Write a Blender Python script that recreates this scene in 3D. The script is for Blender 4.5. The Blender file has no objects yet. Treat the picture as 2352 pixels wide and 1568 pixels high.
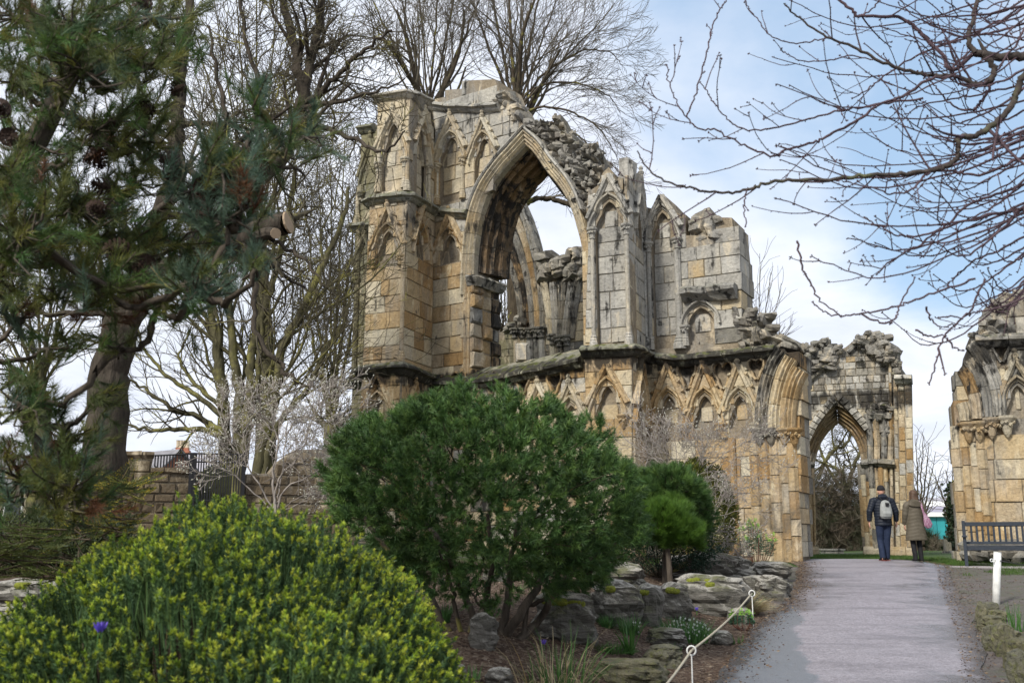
import bpy, bmesh, math, random, time
import numpy as np
from mathutils import Vector, Matrix, noise as mnoise
from mathutils.geometry import tessellate_polygon
T0 = time.time()
S = bpy.context.scene
R = math.radians
# ------------------------------------------------------------------ camera
EYE = 1.6
PITCH = 11.28
FL = 2287.0            # focal length in units of a picture 2352 wide
cam_d = bpy.data.cameras.new('camera')
cam = bpy.data.objects.new('camera', cam_d)
S.collection.objects.link(cam)
cam.location = (0, 0, EYE)
cam.rotation_euler = (R(90 + PITCH), 0, 0)
cam_d.sensor_width = 36
cam_d.lens = 36 * FL / 2352
cam_d.clip_start = 0.1
cam_d.clip_end = 3000
cam_d.dof.use_dof = True
cam_d.dof.focus_distance = 22
cam_d.dof.aperture_fstop = 4.0
S.camera = cam
S.render.engine = 'CYCLES'
S.view_settings.view_transform = 'Standard'
S.view_settings.look = 'None'
S.view_settings.exposure = 0.52
S.view_settings.gamma = 1
# ------------------------------------------------------------------ node helper
class NT:
    def __init__(s, tree):
        s.t = tree; s.n = tree.nodes; s.l = tree.links
    def add(s, typ, ins=None, **kw):
        nd = s.n.new(typ)
        for k, v in kw.items(): setattr(nd, k, v)
        for k, v in (ins or {}).items(): s.set(nd.inputs[k], v)
        return nd
    def set(s, sock, v):
        if isinstance(v, bpy.types.NodeSocket): s.l.new(v, sock)
        elif isinstance(v, bpy.types.Node): s.l.new(v.outputs[0], sock)
        else: sock.default_value = v
    def math(s, op, a, b=0.0, c=0.0, clamp=False):
        nd = s.n.new('ShaderNodeMath'); nd.operation = op; nd.use_clamp = clamp
        for i, v in enumerate((a, b, c)): s.set(nd.inputs[i], v)
        return nd.outputs[0]
    def mix(s, f, a, b, mode='MIX'):
        nd = s.n.new('ShaderNodeMix'); nd.data_type = 'RGBA'; nd.blend_type = mode; nd.clamp_result = False
        s.set(nd.inputs[0], f)
        for i, v in ((6, a), (7, b)):
            if isinstance(v, tuple) and len(v) == 3: v = (*v, 1)
            s.set(nd.inputs[i], v)
        return nd.outputs[2]
    def noise(s, vec, scale, detail=4, rough=.55, dist=0):
        nd = s.add('ShaderNodeTexNoise', {'Scale': scale, 'Detail': detail, 'Roughness': rough, 'Distortion': dist})
        s.set(nd.inputs['Vector'], vec); return nd.outputs[0]
    def ramp(s, f, stops, interp='LINEAR'):
        nd = s.n.new('ShaderNodeValToRGB'); cr = nd.color_ramp; cr.interpolation = interp
        while len(cr.elements) < len(stops): cr.elements.new(.5)
        for e, (p, c) in zip(cr.elements, stops):
            e.position = p; e.color = (*c, 1) if len(c) == 3 else c
        s.set(nd.inputs[0], f); return nd.outputs[0]
    def mapr(s, v, a, b, c=0., d=1., smooth=False):
        nd = s.n.new('ShaderNodeMapRange'); nd.clamp = True
        if smooth: nd.interpolation_type = 'SMOOTHSTEP'
        for i, x in enumerate((v, a, b, c, d)): s.set(nd.inputs[i], x)
        return nd.outputs[0]
    def scalev(s, v, sc):
        nd = s.n.new('ShaderNodeVectorMath'); nd.operation = 'MULTIPLY'
        s.set(nd.inputs[0], v); nd.inputs[1].default_value = sc; return nd.outputs[0]
# ------------------------------------------------------------------ projection
_c, _s = math.cos(R(PITCH)), math.sin(R(PITCH))
def ray(x, y):
    a = (x - 1176) / FL; u = (784 - y) / FL
    return (a, _c - _s * u, _s + _c * u)
def P(x, y, Y):
    r = ray(x, y); t = Y / r[1]
    return Vector((r[0] * t, Y, EYE + r[2] * t))
# ------------------------------------------------------------------ world and sun
SUN_AZ, SUN_EL = -38.0, 38.0      # azimuth from straight behind the camera (negative = left), elevation
w = bpy.data.worlds.new('World'); S.world = w; w.use_nodes = True
k = NT(w.node_tree); k.n.clear()
sky = k.n.new('ShaderNodeTexSky'); sky.sky_type = 'NISHITA'; sky.sun_disc = False
sky.sun_elevation = R(SUN_EL); sky.air_density = 1.0; sky.dust_density = .6; sky.ozone_density = 1.5
tc = k.n.new('ShaderNodeTexCoord')
sep = k.add('ShaderNodeSeparateXYZ', {0: tc.outputs['Generated']})
# project direction on a cloud plane
zz = k.math('ADD', k.math('MAXIMUM', sep.outputs[2], 0.0), .22)
cx = k.math('DIVIDE', sep.outputs[0], zz); cy = k.math('DIVIDE', sep.outputs[1], zz)
cv = k.add('ShaderNodeCombineXYZ', {0: cx, 1: cy, 2: 0.0}).outputs[0]
off = k.n.new('ShaderNodeVectorMath'); off.operation = 'ADD'
k.set(off.inputs[0], cv); off.inputs[1].default_value = (3.1, 7.4, 1.7)
n1 = k.noise(off.outputs[0], .95, 8, .55, .2)
n2 = k.noise(off.outputs[0], 2.3, 6, .6, .3)
# the opening of blue sky up to the right of the ruin, wisps everywhere else
def lobe(px, py, c0, c1):
    d = Vector(ray(px, py)).normalized()
    dp = k.n.new('ShaderNodeVectorMath'); dp.operation = 'DOT_PRODUCT'
    nv = k.n.new('ShaderNodeVectorMath'); nv.operation = 'NORMALIZE'; k.l.new(tc.outputs['Generated'], nv.inputs[0])
    k.l.new(nv.outputs[0], dp.inputs[0]); dp.inputs[1].default_value = d
    return k.mapr(dp.outputs['Value'], c0, c1, 0, 1, True)
blue = k.math('ADD', lobe(1780, -80, .962, .999), k.math('MULTIPLY', lobe(2350, 480, .982, 1.), 1.0))
mask = k.mapr(k.math('SUBTRACT', k.math('ADD', n1, .20), k.math('MULTIPLY', blue, .31)), .30, .60, 0.10, 1, True)
shade = k.mapr(n2, .3, .7, 0., 1.)
cloud = k.mix(shade, (7.4, 8.1, 9.6), (10.2, 10.5, 11.2))
skyb = k.mix(.55, k.mix(1.0, sky.outputs[0], (1.7, 1.7, 1.6), 'MULTIPLY'), (4.6, 7.0, 10.0))
col = k.mix(mask, skyb, cloud)
bg = k.add('ShaderNodeBackground', {'Color': col, 'Strength': .075})
out = k.n.new('ShaderNodeOutputWorld'); k.l.new(bg.outputs[0], out.inputs[0])
sd = bpy.data.lights.new('sun', 'SUN'); sd.energy = 3.2; sd.angle = R(10); sd.color = (1, .95, .87)
so = bpy.data.objects.new('sun', sd); S.collection.objects.link(so)
so.location = (0, 0, 40)
so.rotation_euler = (R(90 - SUN_EL), 0, R(SUN_AZ))
sky.sun_rotation = R(180 + SUN_AZ)
# ------------------------------------------------------------------ object helpers
COL = S.collection
WL = {}                # world location of every object without rotation
def tag(o, label=None, cat=None, group=None, kind=None):
    if label: o['label'] = label
    if cat: o['category'] = cat
    if group: o['group'] = group
    if kind: o['kind'] = kind
    return o
def thing(name, loc, label, cat, group=None):
    o = bpy.data.objects.new(name, None); COL.objects.link(o)
    o.empty_display_size = .3
    o.location = loc; WL[o.name] = Vector(loc)
    return tag(o, label, cat, group, 'thing' if cat else None)
def link(name, me, parent=None, loc=None, kind=None, rot=None):
    """mesh vertices are given relative to loc (world); default loc = the parent's"""
    o = bpy.data.objects.new(name, me); COL.objects.link(o)
    pl = WL[parent.name] if parent else Vector((0, 0, 0))
    wl = Vector(loc) if loc is not None else pl.copy()
    if parent: o.parent = parent
    o.location = wl - pl
    if rot is not None: o.rotation_euler = rot
    WL[o.name] = wl
    if kind: o['kind'] = kind
    return o
def np_mesh(name, V, F, mats=(), midx=None, tint=None, smooth=False):
    """V (n,3); F (m,k) array of equal sized faces"""
    me = bpy.data.meshes.new(name)
    V = np.ascontiguousarray(V, dtype=np.float32); F = np.ascontiguousarray(F, dtype=np.int32)
    m, kk = F.shape
    me.vertices.add(len(V)); me.vertices.foreach_set('co', V.ravel())
    me.loops.add(m * kk); me.loops.foreach_set('vertex_index', F.ravel())
    me.polygons.add(m)
    me.polygons.foreach_set('loop_start', np.arange(0, m * kk, kk, dtype=np.int32))
    me.polygons.foreach_set('loop_total', np.full(m, kk, dtype=np.int32))
    for x in mats: me.materials.append(x)
    if midx is not None: me.polygons.foreach_set('material_index', np.asarray(midx, dtype=np.int32))
    me.polygons.foreach_set('use_smooth', np.full(m, bool(smooth)))
    if tint is not None:
        a = me.attributes.new('tint', 'FLOAT', 'FACE'); a.data.foreach_set('value', np.asarray(tint, dtype=np.float32))
    me.update(calc_edges=True)
    return me
class MB:
    """collects faces of any size; build() makes one mesh"""
    def __init__(s): s.v = []; s.f = []; s.m = []; s.t = []
    def add(s, vs, fs, m=0, t=0.0):
        b = len(s.v); s.v.extend(tuple(x) for x in vs)
        for f in fs: s.f.append(tuple(i + b for i in f)); s.m.append(m); s.t.append(t)
    def box(s, lo, hi, mat=None, m=0, t=0.0):
        x0, y0, z0 = lo; x1, y1, z1 = hi
        vs = [Vector(q) for q in ((x0,y0,z0),(x1,y0,z0),(x1,y1,z0),(x0,y1,z0),(x0,y0,z1),(x1,y0,z1),(x1,y1,z1),(x0,y1,z1))]
        if mat is not None: vs = [mat @ q for q in vs]
        s.add(vs, ((0,3,2,1),(4,5,6,7),(0,1,5,4),(1,2,6,5),(2,3,7,6),(3,0,4,7)), m, t)
    def tube(s, pts, rad, n=8, m=0, t=0.0, cap=True):
        pts = [Vector(p) for p in pts]
        if not hasattr(rad, '__len__'): rad = [rad] * len(pts)
        b = []; up = None
        for i, p in enumerate(pts):
            d = (pts[min(i + 1, len(pts) - 1)] - pts[max(i - 1, 0)]).normalized()
            if up is None: up = Vector((0, 0, 1)) if abs(d.z) < .9 else Vector((1, 0, 0))
            a = d.cross(up)
            if a.length < 1e-4: a = d.orthogonal()
            a.normalize(); c = a.cross(d).normalized(); up = c
            b.append([p + (a * math.cos(2*math.pi*j/n) + c * math.sin(2*math.pi*j/n)) * rad[i] for j in range(n)])
        vs = [v for r_ in b for v in r_]
        fs = [(i*n+j, i*n+(j+1) % n, (i+1)*n+(j+1) % n, (i+1)*n+j) for i in range(len(pts)-1) for j in range(n)]
        if cap: fs += [tuple(range(n))[::-1], tuple(range((len(pts)-1)*n, len(pts)*n))]
        s.add(vs, fs, m, t)
    def lathe(s, c, prof, n=10, m=0, t=0.0):
        """prof = [(radius, z)] round a vertical axis through c"""
        c = Vector(c); vs = []
        for (r_, z) in prof:
            vs += [c + Vector((r_*math.cos(2*math.pi*j/n), r_*math.sin(2*math.pi*j/n), z)) for j in range(n)]
        q = len(prof)
        fs = [(i*n+j, i*n+(j+1) % n, (i+1)*n+(j+1) % n, (i+1)*n+j) for i in range(q-1) for j in range(n)]
        fs += [tuple(range(n))[::-1], tuple(range((q-1)*n, q*n))]
        s.add(vs, fs, m, t)
    def build(s, name, mats, parent=None, loc=None, kind=None, smooth=False, local=False):
        me = bpy.data.meshes.new(name)
        pl = Vector(loc) if loc is not None else (WL[parent.name] if parent else Vector((0, 0, 0)))
        vs = s.v if local else [(a - pl.x, b - pl.y, c - pl.z) for a, b, c in s.v]
        me.from_pydata(vs, [], s.f)
        if not isinstance(mats, (list, tuple)): mats = [mats]
        for x in mats: me.materials.append(x)
        me.polygons.foreach_set('material_index', s.m)
        a = me.attributes.new('tint', 'FLOAT', 'FACE'); a.data.foreach_set('value', s.t)
        if smooth: me.polygons.foreach_set('use_smooth', [True] * len(s.f))
        me.update()
        return link(name, me, parent, loc, kind)
def catmull(pts, n=6):
    pts = [Vector(p) for p in pts]
    if len(pts) < 3: return pts
    q = [pts[0] * 2 - pts[1]] + pts + [pts[-1] * 2 - pts[-2]]
    res = []
    for i in range(1, len(q) - 2):
        for j in range(n):
            t = j / n
            res.append(.5 * ((2*q[i]) + (q[i+1]-q[i-1])*t + (2*q[i-1]-5*q[i]+4*q[i+1]-q[i+2])*t*t + (3*q[i]-q[i-1]-3*q[i+1]+q[i+2])*t**3))
    res.append(pts[-1]); return res
def smooth01(t):
    t = max(0., min(1., t)); return t * t * (3 - 2 * t)
# ------------------------------------------------------------------ materials
def new_mat(name):
    m = bpy.data.materials.new(name); m.use_nodes = True
    kk = NT(m.node_tree); kk.n.clear()
    o = kk.n.new('ShaderNodeOutputMaterial'); b = kk.n.new('ShaderNodeBsdfPrincipled')
    kk.l.new(b.outputs[0], o.inputs[0]); return m, kk, b
def rnd_node(kk):
    oi = kk.n.new('ShaderNodeObjectInfo'); at = kk.n.new('ShaderNodeAttribute'); at.attribute_name = 'tint'
    return kk.math('FRACT', kk.math('ADD', oi.outputs['Random'], at.outputs['Fac']))
def stone_mat(name, cols, soot=.3, grey=(.27, .265, .245), greyamt=.3, moss=.3, lum=1.0, bump=.6, fine=16., bands=((6.05, .30), (10.35, .17))):
    m, kk, b = new_mat(name)
    geo = kk.n.new('ShaderNodeNewGeometry'); pos = geo.outputs['Position']
    rn = rnd_node(kk)
    cols = [tuple(c * lum for c in q) for q in cols]
    base = kk.ramp(rn, [(i / (len(cols) - 1), c) for i, c in enumerate(cols)])
    big = kk.noise(pos, .55, 5, .6, .4)
    med = kk.noise(pos, 3.4, 6, .65, .5)
    fin = kk.noise(pos, fine, 6, .7)
    stv = kk.scalev(pos, (3.2, 3.2, .42))
    streak = kk.noise(stv, 1.5, 6, .62, .35)
    base = kk.mix(kk.mapr(med, .35, .7, 0., .55), base, tuple(c * .72 for c in cols[len(cols)//2]))
    gf = kk.math('MULTIPLY', kk.mapr(kk.math('ADD', kk.math('MULTIPLY', big, .6), kk.math('MULTIPLY', streak, .4)), .5 - .18 * greyamt, .66 - .2 * greyamt, 0., 1., True), min(1., .35 + greyamt))
    base = kk.mix(gf, base, grey)
    v = kk.mapr(fin, .3, .72, .62, 1.2)
    base = kk.mix(1.0, base, kk.add('ShaderNodeCombineColor', {0: v, 1: v, 2: v}).outputs[0], 'MULTIPLY')
    sf = kk.mapr(kk.math('ADD', kk.math('MULTIPLY', streak, .62), kk.math('MULTIPLY', med, .38)), .655 - .2 * soot, .72 - .17 * soot, 0., .93, True)
    crust = kk.mapr(kk.math('ADD', kk.math('MULTIPLY', kk.noise(pos, 1.1, 7, .68, .8), .7), kk.math('MULTIPLY', fin, .3)), .535, .66, 0., .6 + .3 * soot, True)
    base = kk.mix(crust, base, (.085, .08, .068))
    pale = kk.mapr(kk.noise(kk.scalev(pos, (1.7, 1.7, .8)), 1.3, 7, .7, .6), .55, .68, 0., .6, True)
    base = kk.mix(pale, base, tuple(min(.62, c * lum) for c in (.60, .51, .36)))
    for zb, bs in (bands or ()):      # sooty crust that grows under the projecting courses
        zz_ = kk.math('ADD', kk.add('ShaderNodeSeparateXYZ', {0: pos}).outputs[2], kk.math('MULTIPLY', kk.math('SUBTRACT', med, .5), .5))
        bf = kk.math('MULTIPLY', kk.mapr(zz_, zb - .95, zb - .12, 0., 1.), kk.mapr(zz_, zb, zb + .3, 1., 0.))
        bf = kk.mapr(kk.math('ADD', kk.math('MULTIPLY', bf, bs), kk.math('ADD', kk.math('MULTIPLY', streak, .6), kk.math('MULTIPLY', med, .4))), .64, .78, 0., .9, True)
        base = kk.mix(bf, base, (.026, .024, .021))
    base = kk.mix(sf, base, (.022, .021, .019))
    sepn = kk.add('ShaderNodeSeparateXYZ', {0: geo.outputs['Normal']})
    mf = kk.math('MULTIPLY', kk.mapr(sepn.outputs[2], .35, .8), kk.mapr(kk.noise(pos, 5., 4, .6), .5, .62, 0., moss))
    base = kk.mix(mf, base, (.075, .085, .02))
    kk.set(b.inputs['Base Color'], base); b.inputs['Roughness'].default_value = .93
    b.inputs['Specular IOR Level'].default_value = .15
    vor = kk.add('ShaderNodeTexVoronoi', {'Vector': pos, 'Scale': 26.})
    hgt = kk.math('ADD', kk.math('MULTIPLY', fin, .55), kk.math('ADD', kk.math('MULTIPLY', kk.mapr(vor.outputs[0], 0, .35), .12), kk.math('MULTIPLY', med, .9)))
    bm = kk.add('ShaderNodeBump', {'Height': hgt, 'Strength': bump, 'Distance': .09})
    kk.l.new(bm.outputs[0], b.inputs['Normal'])
    return m
OCH = [(.34,.22,.10),(.30,.19,.085), (.43,.31,.165), (.50,.40,.255), (.36,.245,.12), (.53,.46,.34), (.40,.28,.14), (.47,.37,.22)]
CRM = [(.42,.32,.18), (.52,.45,.31), (.46,.37,.23), (.54,.49,.37), (.38,.27,.14), (.50,.42,.27)]
GRY = [(.36,.34,.29), (.46,.44,.39), (.30,.285,.25), (.50,.48,.42), (.40,.36,.28), (.43,.41,.36)]
M = {}
M['ochre'] = stone_mat('ochre_ashlar', OCH, soot=.36, greyamt=.05, lum=1.1)
M['tan'] = stone_mat('tan_ashlar', OCH, soot=.3, greyamt=.12, lum=.95)
M['cream'] = stone_mat('cream_ashlar', CRM, soot=.36, greyamt=.14, lum=1.05)
M['grey'] = stone_mat('grey_ashlar', GRY, soot=.56, greyamt=.3)
M['dark'] = stone_mat('sooty_limestone', [(.2,.19,.16), (.27,.25,.2), (.15,.14,.12), (.3,.26,.19)], soot=.75, greyamt=.4)
M['soffit'] = stone_mat('dark_soffit', [(.2,.13,.06), (.3,.2,.1), (.12,.09,.06), (.25,.16,.08)], soot=1.0, greyamt=.1)  # darkest brown stone, for the arch reveal, deep jambs and an inner rib
M['ledge'] = stone_mat('mossy_ledge', [(.2,.2,.15), (.25,.24,.18), (.16,.165,.12)], soot=.55, greyamt=.2, moss=.9)
M['rubble'] = stone_mat('rubble_stone', [(.22,.2,.17), (.32,.3,.25), (.17,.155,.13), (.38,.34,.27)], soot=.5, greyamt=.3, moss=.5)
M['mortar'] = stone_mat('mortar', [(.22,.18,.125), (.28,.23,.16)], soot=.4, greyamt=.2, moss=0)
M['green'] = stone_mat('algae_ashlar', [(.13,.13,.075), (.18,.17,.1), (.22,.2,.12), (.15,.14,.09)], soot=.35, greyamt=.1, moss=.5)
M['brown'] = stone_mat('brown_wall_stone', [(.11,.085,.055), (.16,.125,.08), (.13,.1,.065), (.19,.155,.1)], soot=.3, greyamt=.1)
def plain(name, col, rough=.6, nscale=20, var=.25, bump=.1, metal=0, spec=.3):
    m, kk, b = new_mat(name)
    pos = kk.n.new('ShaderNodeNewGeometry').outputs['Position']
    n = kk.noise(pos, nscale, 4)
    rn = rnd_node(kk)
    f = kk.math('ADD', kk.mapr(n, .3, .7, 1 - var, 1 + var), kk.math('MULTIPLY', kk.math('SUBTRACT', rn, .5), var))
    c = kk.mix(1., (*col, 1), kk.add('ShaderNodeCombineColor', {0: f, 1: f, 2: f}).outputs[0], 'MULTIPLY')
    kk.set(b.inputs['Base Color'], c); b.inputs['Roughness'].default_value = rough
    b.inputs['Metallic'].default_value = metal; b.inputs['Specular IOR Level'].default_value = spec
    if bump:
        bm = kk.add('ShaderNodeBump', {'Height': n, 'Strength': bump, 'Distance': .05}); kk.l.new(bm.outputs[0], b.inputs['Normal'])
    return m
# ------------------------------------------------------------------ terrain
def zpath(y):
    if y < 22: return .0478 * y
    return 1.0516 + .0478 * 2.2 * (1 - math.exp(-(y - 22) / 2.2)) - max(0, y - 27) * .0
def pl_x(y, pts):
    ys = [p[0] for p in pts]; xs = [p[1] for p in pts]
    return float(np.interp(y, ys, xs))
# left and right edge of the path: (Y, X)
def edge_from_px(lst):
    res = []
    for (x, y) in lst:
        r = ray(x, y)
        lo, hi = 2., 24.
        if r[2] >= 0: continue
        for _ in range(40):
            mid = (lo + hi) / 2
            if EYE + r[2] / r[1] * mid > zpath(mid): lo = mid
            else: hi = mid
        res.append((lo, r[0] / r[1] * lo))
    return sorted(res)
EL = edge_from_px([(1500,1620),(1640,1568),(1690,1500),(1720,1450),(1790,1400),(1810,1375),(1825,1350),(1830,1320),(1835,1300)])
ER = edge_from_px([(2300,1660),(2275,1568),(2262,1500),(2240,1440),(2215,1390),(2195,1350),(2185,1325),(2172,1300)])
EL = [(-4., EL[0][1] - .3)] + EL + [(26., EL[-1][1] + .4), (45., EL[-1][1] + 1.)]
ER = [(-4., ER[0][1] - .1)] + ER + [(26., ER[-1][1] + .3), (45., ER[-1][1] + 1.)]
def H(x, y):
    z = zpath(y)
    l = pl_x(y, EL); r_ = pl_x(y, ER)
    if x < l:
        d = l - x
        bank = .34 * smooth01((d - .1) / 2.2) * (1 - smooth01((y - 15) / 6)) + .18 * smooth01((d - 3) / 5) * smooth01((y - 8) / 6)
        z += bank + .05 * mnoise.noise(Vector((x * .9, y * .9, 0))) * smooth01(d)
        if y > 14: z += .35 * smooth01((d - 7) / 6)
    elif x > r_:
        d = x - r_
        z += .1 * smooth01(d / 1.5) * (1 - smooth01((y - 16) / 4)) + .03 * mnoise.noise(Vector((x * .8, y * .8, 3))) * smooth01(d)
    return z
def sheet(name, xs, ys, fz, mat, kind='structure', lift=0.0):
    V = np.array([(x, y, fz(x, y) + lift) for y in ys for x in xs], dtype=np.float32)
    nx, ny = len(xs), len(ys)
    i = np.arange(nx - 1)[None, :] + nx * np.arange(ny - 1)[:, None]
    Fq = np.stack([i, i + 1, i + nx + 1, i + nx], -1).reshape(-1, 4)
    me = np_mesh(name, V, Fq, [mat], smooth=True)
    o = link(name, me); o['kind'] = kind; return o
# ground material: mulch near, grass further off, blended by noise
def ground_mat():
    m, kk, b = new_mat('garden_ground')
    geo = kk.n.new('ShaderNodeNewGeometry'); pos = geo.outputs['Position']
    sp = kk.add('ShaderNodeSeparateXYZ', {0: pos})
    n1 = kk.noise(pos, 1.2, 5, .6); n2 = kk.noise(pos, 38., 5, .75); n3 = kk.noise(pos, 9., 5, .7)
    vo = kk.add('ShaderNodeTexVoronoi', {'Vector': pos, 'Scale': 34.})
    vc = kk.add('ShaderNodeSeparateColor', {0: vo.outputs['Color']}).outputs[0]
    mul = kk.ramp(vc, [(0, (.045,.028,.02)), (.45, (.10,.065,.045)), (.8, (.16,.12,.085)), (1, (.26,.21,.16))])
    mul = kk.mix(kk.mapr(n3, .4, .7, 0, .6), mul, (.06,.035,.026))
    mul = kk.mix(kk.mapr(n2, .5, .8, 0, .6), mul, (.02,.015,.012))
    gr = kk.ramp(n2, [(.25, (.02,.035,.008)), (.5, (.045,.085,.018)), (.75, (.09,.13,.035))])
    mud = kk.ramp(n3, [(.3, (.10,.085,.08)), (.7, (.19,.17,.16))])
    gr = kk.mix(kk.mapr(n1, .52, .62, 0, .75), gr, mud)
    right = kk.mapr(sp.outputs[0], 5.6, 6.4)
    far = kk.mapr(sp.outputs[1], 20.8, 22.)
    far = kk.math('ADD', far, 0., clamp=True)
    c = kk.mix(far, mul, gr)
    # trampled mud beside the path on the right, thin grass further out
    mg = kk.mix(kk.mapr(kk.math('ADD', n1, kk.math('MULTIPLY', n3, .35)), .6, .78), mud, gr)
    near = kk.mapr(kk.math('ADD', sp.outputs[1], kk.math('MULTIPLY', n1, 1.2)), 22.2, 22.6)
    c = kk.mix(kk.mapr(sp.outputs[0], 3.2, 3.7), c, kk.mix(near, kk.mix(kk.mapr(n3, .35, .7), mud, mg), gr))
    kk.set(b.inputs['Base Color'], c); b.inputs['Roughness'].default_value = .9; b.inputs['Specular IOR Level'].default_value = .2
    bm = kk.add('ShaderNodeBump', {'Height': kk.math('ADD', kk.math('MULTIPLY', n3, .8), kk.math('ADD', n2, vo.outputs[0])), 'Strength': .9, 'Distance': .03})
    kk.l.new(bm.outputs[0], b.inputs['Normal']); return m
M['ground'] = ground_mat()
xs = np.concatenate([[-400, -120, -60, -35], np.linspace(-22, -8, 15), np.arange(-7.5, 11, .28), np.linspace(11.5, 24, 12), [40, 70, 150, 400]])
ys = np.concatenate([[-30, -8], np.arange(-2, 30, .28), np.linspace(31, 60, 14), [80, 120, 250, 900]])
sheet('ground', xs, ys, H, M['ground'])
# path: one sheet 4 mm over the ground
def path_mat():
    m, kk, b = new_mat('path_asphalt')
    geo = kk.n.new('ShaderNodeNewGeometry'); pos = geo.outputs['Position']
    sp = kk.add('ShaderNodeSeparateXYZ', {0: pos})
    n1 = kk.noise(pos, .9, 5, .6, .5); n2 = kk.noise(pos, 60., 4, .8); n3 = kk.noise(pos, 7., 6, .7)
    at = kk.n.new('ShaderNodeAttribute'); at.attribute_name = 'edge'
    vo = kk.add('ShaderNodeTexVoronoi', {'Vector': pos, 'Scale': 75.})
    vc = kk.add('ShaderNodeSeparateColor', {0: vo.outputs['Color']}).outputs[0]
    c = kk.ramp(vc, [(0, (.16,.145,.155)), (.5, (.25,.23,.25)), (1, (.36,.335,.365))])
    c = kk.mix(kk.mapr(n3, .35, .7, 0, .3), c, (.17,.155,.17))
    wet = kk.mapr(kk.math('ADD', kk.math('ADD', n1, kk.math('MULTIPLY', n3, .3)), kk.math('MULTIPLY', at.outputs['Fac'], .42)), .70, .98, 0, 1, True)
    c = kk.mix(kk.math('MULTIPLY', wet, .75), c, kk.mix(n2, (.035,.032,.034), (.10,.092,.095)))
    st2 = kk.noise(kk.scalev(pos, (.5, 1.6, 1.)), 1.6, 6, .65, .4); c = kk.mix(kk.mapr(st2, .48, .64, 0, .55), c, (.12,.11,.12)); c = kk.mix(kk.mapr(kk.noise(pos, 2.6, 8, .75), .54, .66, 0, .5), c, (.30,.285,.31)); c = kk.mix(kk.mapr(kk.noise(pos, 13., 6, .8), .56, .66, 0, .6), c, (.07,.062,.064))
    pa = kk.n.new('ShaderNodeAttribute'); pa.attribute_name = 'patch'
    pf = kk.mapr(kk.math('ADD', pa.outputs['Fac'], kk.math('MULTIPLY', kk.math('SUBTRACT', n3, .5), .5)), .42, .56, 0, 1, True)
    c = kk.mix(kk.math('MULTIPLY', pf, .8), c, kk.ramp(n2, [(.3, (.06,.072,.085)), (.55, (.15,.175,.205)), (.8, (.26,.29,.32))]))  # wet strip: pale blue of the reflected sky is put into the colour
    kk.set(b.inputs['Base Color'], c)
    c = kk.mix(kk.mapr(kk.math('ADD', at.outputs['Fac'], kk.math('MULTIPLY', kk.math('SUBTRACT', kk.noise(pos, 5., 6, .7), .5), 1.1)), .62, .9, 0, .85), c, (.055,.045,.042)); kk.set(b.inputs['Base Color'], c)
    kk.set(b.inputs['Roughness'], kk.mapr(kk.math('MAXIMUM', kk.math('MULTIPLY', pf, .85), wet), 0, 1, .52, .24)); b.inputs['Specular IOR Level'].default_value = .5
    bm = kk.add('ShaderNodeBump', {'Height': kk.math('ADD', vo.outputs[0], kk.math('MULTIPLY', n2, .8)), 'Strength': .45, 'Distance': .012})
    bm2 = kk.add('ShaderNodeBump', {'Height': n3, 'Strength': .35, 'Distance': .05, 'Normal': bm.outputs[0]})
    kk.l.new(bm2.outputs[0], b.inputs['Normal']); return m
M['path'] = path_mat()
rows = np.concatenate([np.arange(-3.5, 24.6, .2)])
V = []; Ed = []; Pa = []
NP = 26
for y in rows:
    l, r_ = pl_x(y, EL), pl_x(y, ER)
    l += .10 * mnoise.noise(Vector((0, y * 1.1, 5))) + .04 * mnoise.noise(Vector((3, y * 5, 5)))
    r_ += .12 * mnoise.noise(Vector((7, y * 1.1, 5))) + .04 * mnoise.noise(Vector((9, y * 5, 5)))
    for j in range(NP):
        t = j / (NP - 1); x = l + (r_ - l) * t
        V.append((x, y, max(H(x, y), zpath(y)) + .012 + .03 * math.sin(math.pi * t) ** .5)); Ed.append(abs(2 * t - 1) ** 2.5)
        wd = (.95 + .3 * mnoise.noise(Vector((1, y * .7, 0)))) * (1 - smooth01((y - 9.3) / 1.2) * .45) * (1 - smooth01((y - 12.5) / 2.5)) + .02; Pa.append(max(0., min(1., .5 + (wd - (x - l)) * 1.6)))
i = np.arange(NP - 1)[None, :] + NP * np.arange(len(rows) - 1)[:, None]
me = np_mesh('path', np.array(V), np.stack([i, i + 1, i + NP + 1, i + NP], -1).reshape(-1, 4), [M['path']], smooth=True)
a = me.attributes.new('edge', 'FLOAT', 'POINT'); a.data.foreach_set('value', np.array(Ed, dtype=np.float32))
a = me.attributes.new('patch', 'FLOAT', 'POINT'); a.data.foreach_set('value', np.array(Pa, dtype=np.float32))
tag(link('path', me), kind='structure')
# ------------------------------------------------------------------ masonry library
class Facet:
    def __init__(s, p0, p1):
        s.p0 = Vector((p0[0], p0[1], 0)); e = Vector((p1[0], p1[1], 0)) - s.p0
        s.len = e.length; s.d = e.normalized(); s.n = Vector((s.d.y, -s.d.x, 0))
        s.rot = math.atan2(s.d.y, s.d.x)
    def at(s, u, z, w_=0.): q = s.p0 + s.d * u + s.n * w_; return Vector((q.x, q.y, z))
    def uv(s, x, y, w_=0.):
        r = Vector(ray(x, y)); o = s.p0 + s.n * w_
        t = (o.x * s.n.x + o.y * s.n.y) / (r.x * s.n.x + r.y * s.n.y)
        q = r * t; return ((Vector((q.x, q.y, 0)) - o).dot(s.d), EYE + q.z)
    def uvs(s, pts, w_=0.): return [s.uv(x, y, w_) for x, y in pts]
    def shift(s, w_):
        a = s.p0 + s.n * w_; b_ = a + s.d * s.len; return Facet((a.x, a.y), (b_.x, b_.y))
rg = random.Random(11)
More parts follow.
